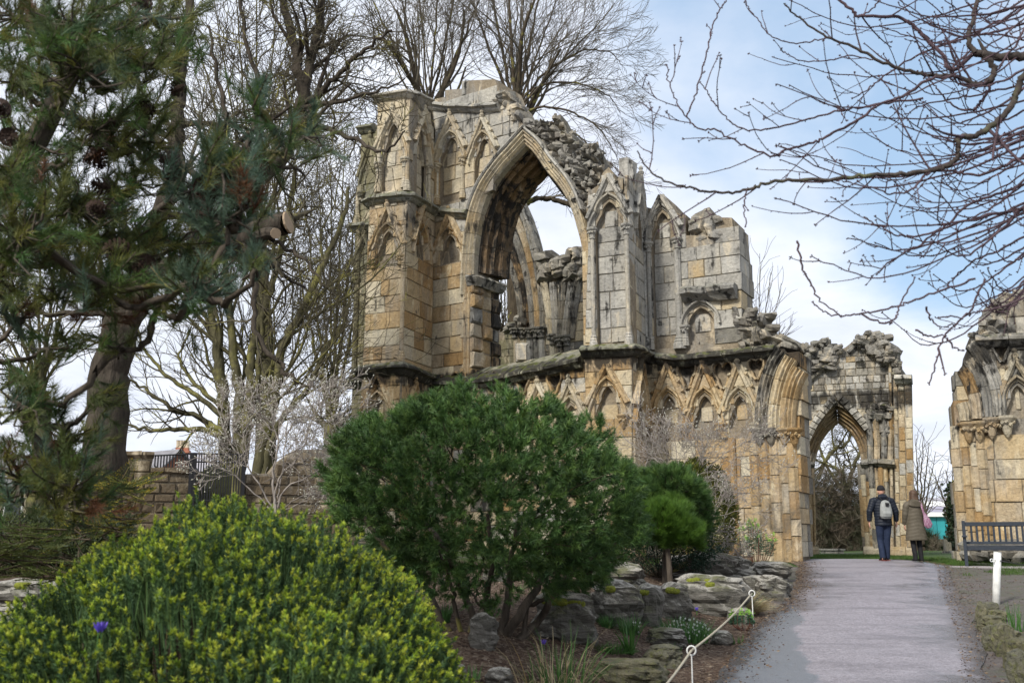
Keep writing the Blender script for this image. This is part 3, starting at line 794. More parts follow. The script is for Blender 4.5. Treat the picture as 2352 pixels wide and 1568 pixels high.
# --- string courses round the left pier and the bay
def pp(F, lst): return [F.at(*F.uv(x, y), 0) for x, y in lst]
string_course(main, [FA.at(-.12, zat(FA, 848, 460), -.8)] + pp(FA, [(845, 459), (936, 449)]) + pp(FS, [(940, 449), (1000, 484)]) + pp(FY, [(1003, 484), (1040, 488), (1078, 491)]), STR, 'ledge')
string_course(main, [FA.at(-.15, zat(FA, 830, 852), -.8)] + pp(FA, [(827, 851), (919, 842)]) + pp(FS, [(923, 842), (988, 869)]) + pp(FY, [(990, 870), (1012, 872)]), STR, 'ledge', scale=1.25)
string_course(main, pp(FA, [(862, 226), (936, 214)]) + pp(FS, [(942, 214), (985, 232)]), STR, 'grey', scale=.9)
string_course(main, pp(FY, [(985, 240), (1030, 246), (1090, 248), (1150, 243)]), STR, 'grey')
# --- right pier, front and side
nB = [Niche(FB, 1399, 524, 33, 462, 402, 795, 'grey', shafts=(1, 1), eroded=.02, finial=False),
      Niche(FB, 1395, 958, 29, 886, 838, None, 'ochre', shafts=(0, 1), eroded=.05, crock=False, finial=False, corbel=True)]
outB = col(FB, [(1345, 1290), (1340, 812), (1341, 800), (1347, 640), (1350, 560), (1346, 480), (1350, 440), (1372, 425), (1384, 395), (1397, 383), (1406, 392), (1418, 425), (1436, 440), (1443, 520), (1447, 640), (1451, 800), (1454, 812), (1452, 1290)])
def mB(u, z): return rg.choice(['grey', 'grey', 'grey', 'cream']) if z > 6.2 else rg.choice(['ochre', 'cream', 'cream', 'tan'])
body(FB, outB, nB, [], thick=.5, matf=mB)
slab(FB, [(0, GZ), (FB.len - .3, GZ), (FB.len - .3, zat(FB, 1400, 440)), (0, zat(FB, 1400, 440))], [], -.45, -1.8, 'mortar', 'wall_core', main)
nT = [Niche(FT, 1468, 540, 8, 462, 405, None, 'grey', shafts=(0, 0), crock=False), Niche(FT, 1470, 975, 10, 885, 826, None, 'ochre', shafts=(0, 0), crock=False)]
outT = col(FT, [(1452, 1290), (1454, 812), (1451, 800), (1447, 640), (1443, 520), (1436, 440), (1444, 402), (1462, 400), (1470, 445), (1477, 470), (1482, 600), (1488, 820), (1485, 1290)])
body(FT, outT, nT, [], thick=.5, matf=mB, side=True)
# --- back wall to the right with the broken upper storey
nC = [Niche(FC, 1521, 556, 27, 487, 450, 800, 'grey', shafts=(1, 1), crock=False, finial=False, eroded=.03),
      Niche(FC, 1609, 748, 30, 706, 640, 790, 'grey', shafts=(1, 0), gable=False, head='round')]
outC = col(FC, [(1472, 825), (1466, 600), (1464, 470), (1496, 478), (1508, 455), (1521, 444), (1534, 458), (1546, 486), (1562, 491), (1574, 492), (1575, 540), (1640, 540), (1643, 498), (1680, 499), (1684, 540), (1690, 545), (1693, 575), (1698, 600), (1690, 632), (1698, 650), (1690, 700), (1689, 722), (1700, 750), (1699, 805), (1630, 815), (1560, 825)])
def mC(u, z): return rg.choice(['grey', 'grey', 'dark', 'grey', 'cream'])
body(FC, outC, nC, [], thick=1.2, matf=mC, wr=(.34, .62), deep=('r', .9, FC.uv(1640, 600)[0]))
nD = [Niche(FC, x, 978, 29, 908, 835, None, 'ochre' if i < 2 else 'cream', shafts=(i == 0, 1), corbel=True, eroded=.03, capr=.12) for i, x in enumerate((1536, 1619, 1700))]
hD = [heart(FC, 1578, 862, 19, 30), heart(FC, 1660, 862, 21, 30), heart(FC, 1737, 848, 16, 22)]
outD = col(FC, [(1468, 1296), (1470, 825), (1560, 828), (1630, 818), (1780, 802), (1800, 800), (1835, 850), (1832, 1000), (1834, 1296)])
def mD(u, z): return rg.choice(['ochre', 'cream', 'cream', 'tan']) if z < 5.9 else rg.choice(['cream', 'ochre', 'dark'])
body(FC, outD, nD, [], hD, thick=1.2, matf=mD, deep=('r', 1.0, FC.uv(1800, 1000)[0]))
string_course(main, pp(FB, [(1337, 806), (1450, 800)]) + pp(FT, [(1455, 800), (1486, 816)]) + pp(FC, [(1489, 818), (1560, 826), (1640, 818), (1782, 802)]), STR, 'ledge', scale=1.1)
# projecting ledge of the upper storey
string_course(main, pp(FC, [(1570, 678), (1630, 675), (1695, 668)]), [(-.2, .14), (.25, .16), (.36, .08), (.34, -.02), (.2, -.1), (.1, -.2), (-.2, -.2)], 'dark', seg=.9, name='ledge_stone', rough=.03)
# shafts running down the back wall
for x, y0, y1 in ((1484, 800, 560), (1563, 800, 575), (1692, 1270, 1005), (1665, 1005, 992)):
    u, z0 = FC.uv(x, y0); shaft(main, FC, u, z0, FC.uv(x, y1)[1], 'grey' if y0 == 800 else 'ochre', r=.09, out=.02, base=y0 == 800)
# broken vault springer at the right end: three moulded ribs leaning over the path
PR_RIB = [(-.17, -.2), (-.17, .0), (-.12, .09), (-.08, .05), (-.04, .14), (0, .1), (.04, .17), (.09, .12), (.13, .15), (.17, .08), (.17, -.2)]
for pts, o_, mt in (([(1752, 988), (1753, 940), (1762, 885), (1778, 838), (1798, 806)], .03, 'dark'),
                    ([(1783, 988), (1785, 940), (1794, 890), (1808, 848), (1822, 824)], .1, 'cream'),
                    ([(1812, 988), (1813, 945), (1820, 900), (1832, 866), (1842, 850)], .12, 'tan')):
    p = catmull([Vector((*FC.uv(*a), 0)) for a in pts], 4)
    mould(FC, [(a.x, a.y) for a in p], PR_RIB, main, mt, 'rib_stone', seg=.6, step=.15, out=o_, side=1, rough=.015, erode=.03)
for x in (1747, 1773, 1803, 1826): capital(main, FC, FC.uv(x, 990)[0], zat(FC, x, 986), 'dark' if x in (1747, 1773) else 'tan', r=.14, h=.34, out=.1, corbel=True)
for i, x in enumerate((1745, 1768, 1793, 1815, 1830)):
    u, z0 = FC.uv(x, 1290); mb = MB()
    zz0 = z0
    while zz0 < zat(FC, x, 1010):
        h = rg.uniform(.35, .7); mb = MB(); mb.tube([FC.at(u, zz0, -.03), FC.at(u, zz0 + h - .02, -.03)], [rg.uniform(.13, .165)] * 2, 8)
        mb.build('respond_stone', M[rg.choice(['ochre', 'ochre', 'tan'])], main, loc=FC.at(u, zz0)); zz0 += h
# --- outer buttress behind the left pier (green with algae)
FO = Facet((-4.95, 28.2), (-3.9, 27.6))
oO = col(FO, [(796, 1290), (808, 880), (815, 520), (830, 300), (868, 296), (868, 1290)])
slab(FO, oO, [], -.03, -1.6, 'mortar', 'wall_core', main); lay(ms, FO, oO, [], ZC, (.3, .6), 'green')
FOl = Facet((-5.3, 29.9), (-4.95, 28.2)); oOl = [(0, GZ), (1.73, GZ), (1.73, 12.5), (0, 12.5)]
nO = Niche(FO, 851, 440, 14, 352, 320, None, 'green', shafts=(1, 0), crock=False); nO.build(main, ms, ZC)
nO2 = Niche(FO, 838, 640, 13, 560, 540, None, 'green', shafts=(1, 0), crock=False); nO2.build(main, ms, ZC)
for yy, x0 in ((297, 826), (521, 808), (879, 796)): string_course(main, pp(FO, [(x0, yy), (862, yy - 5)]), STR, 'ledge')
for x in (814,): 
    u, z0 = FO.uv(x, 878); shaft(main, FO, u, z0, FO.uv(x + 8, 530)[1], 'green', r=.08)
u, z0 = FO.uv(822, 515); shaft(main, FO, u, z0, FO.uv(828, 440)[1], 'green', r=.07)
# --- rubble core showing on the broken tops
rubble(main, FY, [(1195, 292), (1212, 284), (1238, 278), (1262, 272), (1278, 296), (1302, 326), (1345, 330), (1358, 362), (1366, 396), (1360, 440), (1345, 500), (1335, 500), (1318, 440), (1290, 392), (1255, 350), (1222, 312)], 0, .165, .9, seed=2, back=.45)
rubble(main, FC, [(1576, 542), (1576, 512), (1590, 500), (1612, 492), (1630, 500), (1642, 515), (1642, 542)], 0, .28, .7, seed=3, back=.3)
rubble(main, FC, [(1692, 806), (1692, 720), (1706, 712), (1740, 722), (1745, 745), (1758, 762), (1778, 772), (1792, 796), (1800, 806)], 0, .21, .8, seed=4, back=.3)
rubble(main, FA, [(868, 226), (900, 220), (940, 208), (940, 226)], 0, .3, .8, seed=7, back=.4)
rubble(main, FY, [(1140, 225), (1150, 218), (1172, 242), (1196, 272), (1200, 292), (1176, 268)], 0, .2, .6, seed=8, back=.2)
mb = MB(); u, z = FT.uv(1452, 405); V_, F_ = hexblock(.36, .72, .36, 9, .05, .10); mb.add([FT.at(u - .1 + x, z - .2 + z_, .05 - y) for x, y, z_ in V_], F_); mb.build('pinnacle_stump', M['grey'], main)
# top courses on the back wall are covered by loose rubble; big blocks on the left pier top
ms.flush()
# ------------------------------------------------------------------ far wall with the pointed doorway
FF = Facet((8.85 - .0, 31.6), (12.75, 30.6))
FF = Facet((P(1800, 1240, 31.6).x, 31.6), (P(2100, 1240, 30.4).x, 30.4))
far = thing('ruined_end_wall', (*FF.at(2, 1.1)[:2], 1.1), 'ruined end wall with a tall pointed doorway where the couple are heading', 'ruin')
mf = Masonry(far); ZF = courses(.95, 10, .17, .26, 9)
def door_curve(pts): return [(a.x, a.y) for a in catmull([Vector((*FF.uv(*p), 0)) for p in pts], 4)]
dl = door_curve([(1873, 1283), (1871, 1160), (1868, 1075), (1878, 1025), (1899, 988), (1924, 964)])
dr = door_curve([(1924, 964), (1952, 986), (1972, 1022), (1981, 1075), (1982, 1160), (1983, 1283)])
dhole = dl + dr[1:]
dhole[0] = (dhole[0][0], 1.05); dhole[-1] = (dhole[-1][0], 1.05)
dbig = grow_hole(FF, dhole, .46); dbig[0] = (dbig[0][0], 1.05); dbig[-1] = (dbig[-1][0], 1.05)
outF = FF.uvs([(1802, 1290), (1806, 800), (1822, 800), (1848, 796), (1876, 786), (1895, 782), (1908, 792), (1928, 803), (1942, 797), (1958, 784), (1975, 776), (1992, 767), (2012, 769), (2022, 778), (2042, 796), (2050, 812), (2058, 836), (2068, 858), (2076, 872), (2078, 1290)])
outF[0] = (outF[0][0], 1.0); outF[-1] = (outF[-1][0], 1.0)
slab(FF, outF, [dbig], -.03, -1.1, 'mortar', 'wall_core', far)
def mFf(u, z):
    return rg.choice(['grey', 'grey', 'grey', 'dark', 'rubble', 'cream']) if z > 4.6 else rg.choice(['tan', 'cream', 'dark', 'ochre'])
lay(mf, FF, outF, [dbig], ZF, (.2, .42), 'grey', matf=mFf, rough=.015, gap=.014, depth=.05)
PR_D = [(0, -1.0), (0, -.62), (.04, -.55), (.08, -.58), (.12, -.42), (.16, -.46), (.21, -.30), (.25, -.34), (.30, -.18), (.34, -.22), (.39, -.05), (.44, -.08), (.48, .07), (.54, .05), (.56, -.05), (.56, -1.0)]
mould(FF, dl + dr[1:], PR_D, far, 'tan', 'arch_stone', seg=.4, step=.1, side=1, rough=.01, erode=.03, apex=len(dl) - 1)
hood = door_curve([(1852, 1010), (1872, 970), (1898, 936), (1924, 912), (1952, 935), (1976, 962), (1994, 985)])
mould(FF, hood, [(-.11, -.02), (-.12, .1), (-.02, .16), (.1, .12), (.11, -.02)], far, 'grey', 'hood_stone', seg=.2, step=.1, gap=.03, rough=.03)
# sloping roof scars
for a, b_ in (((1846, 884), (1906, 836)), ((1948, 810), (1994, 772))):
    mould(FF, [FF.uv(*a), FF.uv(*b_)], PROF_BAR, far, 'dark', 'roof_scar', seg=.5, step=.25)
# clustered shafts and capital band of the right jamb
for i, (x, r_, o_) in enumerate(((1988, .07, -.1), (1996, .09, .0), (2006, .07, .05), (2015, .11, .1), (2026, .07, .08), (2036, .1, .1), (2047, .08, .05))):
    u, z0 = FF.uv(x, 1278); z1 = FF.uv(x, 1066)[1]; zz0 = 1.15
    while zz0 < z1:
        h = min(rg.uniform(.4, .8), z1 - zz0 + .01); mb = MB(); mb.tube([FF.at(u, zz0, o_), FF.at(u, zz0 + h - .015, o_)], r_ * rg.uniform(.9, 1.05), 8)
        mb.build('shaft_stone', M[rg.choice(['tan', 'cream', 'dark', 'ochre'])], far, loc=FF.at(u, zz0)); zz0 += h
for i, (x, r_, o_) in enumerate(((1846, .08, .05), (1855, .1, .02), (1864, .07, -.1))):
    u, z0 = FF.uv(x, 1278); z1 = FF.uv(x, 1066)[1]; mb = MB(); mb.tube([FF.at(u, 1.15, o_), FF.at(u, z1, o_)], r_, 8); mb.build('shaft_stone', M['tan'], far, loc=FF.at(u, 1.15))
string_course(far, [FF.at(FF.uv(1980, 1064)[0], FF.uv(1980, 1064)[1], .0), FF.at(*FF.uv(2010, 1062), .12), FF.at(*FF.uv(2054, 1064), .1)], STR, 'dark', seg=.3, rough=.02)
string_course(far, [FF.at(*FF.uv(1842, 1066), .05), FF.at(*FF.uv(1870, 1066), -.05)], STR, 'dark', seg=.3, rough=.02, scale=.7)
string_course(far, [FF.at(*FF.uv(1984, 1262), .05), FF.at(*FF.uv(2100, 1262), .25)], [(-.1, .1), (.06, .1), (.14, .0), (.16, -.3), (-.1, -.3)], 'cream', seg=.5)
string_course(far, [FF.at(*FF.uv(1836, 1262), .05), FF.at(*FF.uv(1880, 1262), -.1)], [(-.1, .1), (.06, .1), (.14, .0), (.16, -.3), (-.1, -.3)], 'cream', seg=.5)
# ribs springing above the capital band
for x0, x1, x2 in ((2000, 1998, 1990), (2014, 2014, 2008), (2030, 2031, 2028), (2044, 2047, 2047)):
    p = catmull([Vector((*FF.uv(a, b_), 0)) for a, b_ in ((x0, 1062), (x1, 1000), (x2, 950))], 4)
    mould(FF, [(a.x, a.y) for a in p], [(-.1, -.1), (-.08, .08), (0, .16), (.08, .08), (.1, -.1)], far, rg.choice(['dark', 'tan']), 'rib_stone', seg=.45, step=.2, out=.02, rough=.03, erode=.06)
# tall pilaster strips on the right
for x0, x1, o_, y1 in ((2040, 2047, .12, 800), (2052, 2062, .18, 872), (2062, 2078, .26, 874), (2078, 2095, .34, 876)):
    FP = FF.shift(o_); o4 = FP.uvs([(x0 + 6, 1290), (x0, y1), (x1, y1), (x1 + 8, 1290)]); o4[0] = (o4[0][0], 1.); o4[3] = (o4[3][0], 1.)
    slab(FP, o4, [], -.02, -.9, 'mortar', 'pilaster', far); lay(mf, FP, o4, [], courses(.98, 9, .28, .42, x0), (.3, .5), 'cream', matf=lambda u, z: rg.choice(['cream', 'cream', 'grey', 'ochre', 'tan']))
string_course(far, [FF.at(*FF.uv(2054, 873), .3), FF.at(*FF.uv(2094, 873), .38)], STR, 'grey', seg=.5)
rubble(far, FF, [(1808, 806), (1822, 798), (1848, 794), (1880, 782), (1905, 788), (1928, 803), (1900, 850), (1860, 850), (1820, 840)], 0, .2, .5, seed=12)
rubble(far, FF, [(1960, 790), (1985, 770), (2012, 766), (2040, 792), (2052, 815), (2030, 840), (2000, 810), (1975, 800)], 0, .2, .5, seed=13)
rubble(far, FF, [(2048, 812), (2060, 836), (2072, 868), (2062, 880), (2052, 870)], 0, .16, .4, seed=14)
rubble(far, FF, [(1985, 935), (2040, 930), (2045, 1000), (2020, 990)], 0, .18, .3, mat='rubble', seed=15)
mf.flush('stone')
# ------------------------------------------------------------------ right fragment of the same wall
g0 = P(2195, 1240, 23.6); g1 = P(2520, 1240, 22.6)
FR = Facet((g0.x, g0.y), (g1.x, g1.y))
right = thing('ruined_wall_fragment', (*FR.at(1, .9)[:2], .9), 'ruined wall end with broken rib springers standing behind the dark bench', 'ruin')
mr = Masonry(right); ZR = courses(.9, 10, .42, .62, 21); ZR2 = courses(.9, 10, .3, .42, 22)
nR = [Niche(FR, 2340, 956, 33, 884, 822, None, 'cream', shafts=(0, 1), corbel=True, capr=.13), Niche(FR, 2422, 956, 33, 884, 822, None, 'cream', shafts=(0, 1), corbel=True)]
hR = [heart(FR, 2299, 806, 17, 24), heart(FR, 2381, 806, 20, 28)]
outR = FR.uvs([(2208, 1290), (2212, 1200), (2204, 1130), (2202, 1060), (2197, 978), (2214, 970), (2214, 930), (2208, 900), (2202, 850), (2218, 828), (2222, 800), (2234, 786), (2228, 772), (2252, 757), (2262, 731), (2274, 716), (2262, 706), (2287, 692), (2308, 678), (2470, 672), (2480, 1290)])
outR[0] = (outR[0][0], .85); outR[-1] = (outR[-1][0], .85)
mR = lambda u, z: rg.choice(['ochre', 'ochre', 'tan', 'cream']) if z < 4.6 else rg.choice(['cream', 'dark', 'grey'])
lowR = [p for p in outR]
slab(FR, outR, [n.hole for n in nR] + hR, -.035, -.19, 'mortar', 'wall_skin', right); slab(FR, outR, [], -.2, -1.5, 'mortar', 'wall_core', right)
lay(mr, FR, outR, [n.hole for n in nR] + hR, [z for z in ZR if z < 4.4] + [z for z in ZR2 if z > 4.7], (.45, .9), 'ochre', matf=mR, rough=.02, deep=('l', 1.1, FR.uv(2225, 1000)[0]))
_m = main; main_keep = main
for n in nR: n.build(right, mr, ZR)
for p in hR: lay(mr, FR, p, [], ZR2, (.3, .5), 'grey', out=-.13, depth=.04); panel_rim(FR, p, right, 'grey')
string_course(right, [FR.at(*FR.uv(x, y), 0) for x, y in ((2238, 782), (2300, 779), (2470, 772))], STR, 'dark', scale=1.1)
for pts, o_, mt in (([(2222, 968), (2219, 945), (2212, 925)], .1, 'cream'),
                    ([(2248, 964), (2243, 920), (2228, 876), (2214, 850)], .12, 'tan'),
                    ([(2272, 960), (2268, 910), (2250, 862), (2226, 826)], .07, 'dark'),
                    ([(2294, 956), (2291, 900), (2272, 848), (2242, 800), (2232, 788)], .02, 'grey')):
    p = catmull([Vector((*FR.uv(*a), 0)) for a in pts], 4)
    mould(FR, [(a.x, a.y) for a in p], PR_RIB, right, mt, 'rib_stone', seg=.6, step=.15, out=o_, side=1, rough=.015, erode=.03)
for x, y in ((2222, 972), (2246, 970), (2274, 962), (2310, 958)): capital(right, FR, FR.uv(x, y)[0], FR.uv(x, y)[1], 'tan' if x < 2300 else 'cream', r=.15, h=.4, out=.08, corbel=True)
for x in (2216, 2236, 2256, 2272):
    u = FR.uv(x, 1250)[0]; zz0 = 1.25
    while zz0 < FR.uv(x, 1000)[1]:
        h = rg.uniform(.4, .6); mb = MB(); mb.tube([FR.at(u, zz0, -.05), FR.at(u, zz0 + h - .02, -.05)], rg.uniform(.11, .15), 8)
        mb.build('respond_stone', M[rg.choice(['ochre', 'cream', 'tan'])], right, loc=FR.at(u, zz0)); zz0 += h
rubble(right, FR, [(2225, 775), (2252, 757), (2262, 731), (2262, 706), (2287, 692), (2308, 676), (2310, 690), (2280, 730), (2270, 775)], 0, .22, .5, seed=31, back=.1)
rubble(right, FR, [(2208, 1284), (2208, 1245), (2470, 1245), (2470, 1284)], 0, .34, .6, seed=32, back=-.15)
rubble(right, FR, [(2300, 680), (2330, 672), (2470, 668), (2470, 684), (2310, 688)], 0, .25, .9, seed=33, back=.4)
mr.flush('stone')
# ------------------------------------------------------------------ ruin seen through the window arch
g0 = P(1120, 780, 35.); g1 = P(1345, 780, 33.)
FG = Facet((g0.x, g0.y), (g1.x, g1.y))
rear = thing('ruined_arcade', (*FG.at(3, 1.)[:2], 1.0), 'ruined arch with dark clustered ribs seen through the big window opening', 'ruin')
mg_ = Masonry(rear); ZG = courses(1., 14, .25, .38, 41)
oG = FG.uvs([(1246, 1290), (1248, 760), (1244, 660), (1240, 600), (1250, 592), (1268, 600), (1285, 596), (1296, 606), (1322, 578), (1345, 572), (1352, 830), (1352, 1290)])
slab(FG, oG, [], -.03, -1.2, 'mortar', 'wall_core', rear); lay(mg_, FG, oG, [], ZG, (.25, .6), 'grey', matf=lambda u, z: rg.choice(['grey', 'dark', 'cream']))
PR_S = [(-.13, -.5), (-.13, .0), (-.06, .1), (0, .04), (.06, .12), (.13, .02), (.13, -.5)]
for i, pts in enumerate(([(1247, 752), (1245, 690), (1234, 612), (1217, 540), (1199, 488), (1174, 440), (1145, 400)], [(1232, 752), (1229, 690), (1217, 612), (1199, 545), (1181, 500), (1155, 450), (1130, 420)], [(1216, 752), (1212, 690), (1200, 620), (1182, 560), (1164, 520), (1140, 480)],
                         [(1200, 752), (1196, 690), (1185, 632), (1166, 580), (1148, 545), (1130, 510)], [(1184, 770), (1180, 700), (1170, 640), (1153, 595), (1136, 560)])):
    p = catmull([Vector((*FG.uv(*a), 0)) for a in pts], 4)
    mould(FG, [(a.x, a.y) for a in p], PR_S, rear, ('dark', 'tan', 'dark', 'soffit', 'dark')[i], 'rib_stone', seg=.6, step=.2, out=-.12 * i, side=1, rough=.02, erode=.03)  # mostly the darker stones on these ribs
for i, pts in enumerate(([(1270, 778), (1264, 720), (1252, 650)], [(1280, 778), (1277, 720), (1272, 650)], [(1290, 778), (1292, 720), (1296, 650)], [(1300, 778), (1306, 720), (1316, 650)], [(1312, 778), (1320, 710), (1332, 640)])):
    p = catmull([Vector((*FG.uv(*a), 0)) for a in pts], 4)
    mould(FG, [(a.x, a.y) for a in p], PR_S, rear, ('cream', 'grey', 'dark', 'grey', 'dark')[i], 'rib_stone', seg=.6, step=.2, out=.1, side=1, rough=.02, erode=.03)
for x, y in ((1186, 756), (1202, 756), (1218, 756), (1234, 754), (1246, 754), (1272, 770), (1288, 774), (1304, 772)): capital(rear, FG, FG.uv(x, y)[0], FG.uv(x, y)[1], 'dark', r=.15, h=.35, out=.1)
for x in (1188, 1203, 1218, 1234, 1246, 1272, 1288, 1304):
    u, z0 = FG.uv(x, 900); mb = MB(); mb.tube([FG.at(u, 1.1, 0), FG.at(u, FG.uv(x, 765)[1], 0)], .13, 8); mb.build('shaft', M[rg.choice(['cream', 'grey', 'dark'])], rear, loc=FG.at(u, 1.1))
rubble(rear, FG, [(1240, 640), (1240, 590), (1262, 596), (1290, 600), (1320, 572), (1345, 570), (1345, 640)], 0, .3, .6, seed=44, back=-.1)
oG2 = FG.uvs([(1120, 1290), (1126, 768), (1150, 762), (1172, 750), (1190, 742), (1190, 1290)])
slab(FG, oG2, [], -.03, -1.2, 'mortar', 'low_wall', rear); lay(mg_, FG, oG2, [], ZG, (.3, .6), 'green')
rubble(rear, FG, [(1150, 764), (1172, 748), (1192, 732), (1192, 752)], 0, .25, .5, seed=45)
mg_.flush('stone')
print('ruins', time.time() - T0)
# ------------------------------------------------------------------ vegetation library
NR = np.random.default_rng(5)
def bark_mat(name, c0, c1, lich=(.30,.28,.07), la=.0, scale=14., bump=.5, rough=.9):
    m, kk, b = new_mat(name)
    geo = kk.n.new('ShaderNodeNewGeometry'); pos = geo.outputs['Position']
    st = kk.scalev(pos, (1, 1, .25)); n = kk.noise(st, scale, 5, .65); n2 = kk.noise(pos, 2.2, 4, .6)
    c = kk.mix(kk.mapr(n, .3, .7), (*c0, 1), (*c1, 1))
    if la: c = kk.mix(kk.mapr(n2, .62 - .2 * la, .7 - .1 * la, 0, .75), c, lich)
    kk.set(b.inputs['Base Color'], c); b.inputs['Roughness'].default_value = rough; b.inputs['Specular IOR Level'].default_value = .15
    bm = kk.add('ShaderNodeBump', {'Height': n, 'Strength': bump, 'Distance': .06}); kk.l.new(bm.outputs[0], b.inputs['Normal'])
    return m
def leaf_mat(name, cols, rough=.55, trans=.25, spec=.3):
    m, kk, b = new_mat(name)
    rn = rnd_node(kk); pos = kk.n.new('ShaderNodeNewGeometry').outputs['Position']
    c = kk.ramp(rn, [(i / max(1, len(cols) - 1), c) for i, c in enumerate(cols)])
    n = kk.noise(pos, 2.5, 3); f = kk.mapr(n, .3, .7, .72, 1.3)
    c = kk.mix(1., c, kk.add('ShaderNodeCombineColor', {0: f, 1: f, 2: f}).outputs[0], 'MULTIPLY')
    kk.set(b.inputs['Base Color'], c); b.inputs['Roughness'].default_value = rough; b.inputs['Specular IOR Level'].default_value = spec
    if trans:
        o = [x for x in kk.n if x.type == 'OUTPUT_MATERIAL'][0]
        tr = kk.add('ShaderNodeBsdfTranslucent', {'Color': c}); mx = kk.add('ShaderNodeMixShader', {0: trans, 1: b.outputs[0], 2: tr.outputs[0]})
        kk.l.new(mx.outputs[0], o.inputs[0])
    return m
M['bark_dark'] = bark_mat('bark_dark', (.035,.028,.02), (.10,.08,.055), la=.2)
M['bark_olive'] = bark_mat('bark_olive', (.045,.042,.022), (.12,.11,.06), lich=(.20,.19,.06), la=.6)
M['bark_trunk'] = bark_mat('bark_trunk', (.02,.017,.013), (.085,.07,.054), scale=9., bump=1.)
M['bark_brown'] = bark_mat('bark_brown', (.04,.033,.026), (.11,.09,.07), la=.1)
M['twig_far'] = bark_mat('twig_far', (.08,.07,.05), (.15,.13,.10), bump=0)
M['twig_mid'] = bark_mat('twig_mid', (.05,.044,.03), (.10,.088,.058), la=.3, bump=0)
M['magnolia'] = bark_mat('magnolia_twig', (.19,.165,.145), (.38,.345,.31), bump=.2)
M['bud'] = plain('silver_bud', (.42,.41,.34), .7, 30, .2, 0)
M['cherry'] = bark_mat('cherry_twig', (.045,.03,.035), (.11,.075,.085), bump=.2)
M['cherry_big'] = bark_mat('cherry_limb', (.03,.026,.024), (.085,.07,.06), lich=(.16,.19,.07), la=.35)
def tubes(name, chains, mat, parent, kind=None, nfun=None, tint=None):
    """chains: list of (pts (n,3) array, radii (n,))  -> one mesh of tubes (numpy)"""
    Vs = []; Fs = []; base = 0; T = []
    for ci, (p, r_) in enumerate(chains):
        p = np.asarray(p, float); r_ = np.asarray(r_, float); n = len(p)
        k_ = nfun(r_[0]) if nfun else (8 if r_[0] > .12 else 5 if r_[0] > .03 else 3)
        d = np.gradient(p, axis=0); d /= np.linalg.norm(d, axis=1)[:, None] + 1e-9
        up = np.array([.3, .2, 1.]) if abs(d[0, 2]) < .9 else np.array([1., .1, 0])
        a = np.cross(d, up); a /= np.linalg.norm(a, axis=1)[:, None] + 1e-9; b_ = np.cross(a, d)
        th = 2 * np.pi * np.arange(k_) / k_
        ring = p[:, None] + r_[:, None, None] * (np.cos(th)[None, :, None] * a[:, None] + np.sin(th)[None, :, None] * b_[:, None])
        Vs.append(ring.reshape(-1, 3))
        i = np.arange(n - 1)[:, None] * k_; j = np.arange(k_)[None, :]; j2 = (j + 1) % k_
        q = np.stack([i + j, i + j2, i + k_ + j2, i + k_ + j], -1).reshape(-1, 4) + base; Fs.append(q); base += n * k_
        T.append(np.full(len(q), (ci * .618) % 1))
    V = np.concatenate(Vs); F_ = np.concatenate(Fs)
    pl = WL[parent.name] if parent else Vector((0, 0, 0))
    V = V - np.array(pl)
    return link(name, np_mesh(name, V, F_, [mat], tint=np.concatenate(T), smooth=True), parent, kind=kind)
def unit(v): return v / (np.linalg.norm(v) + 1e-9)
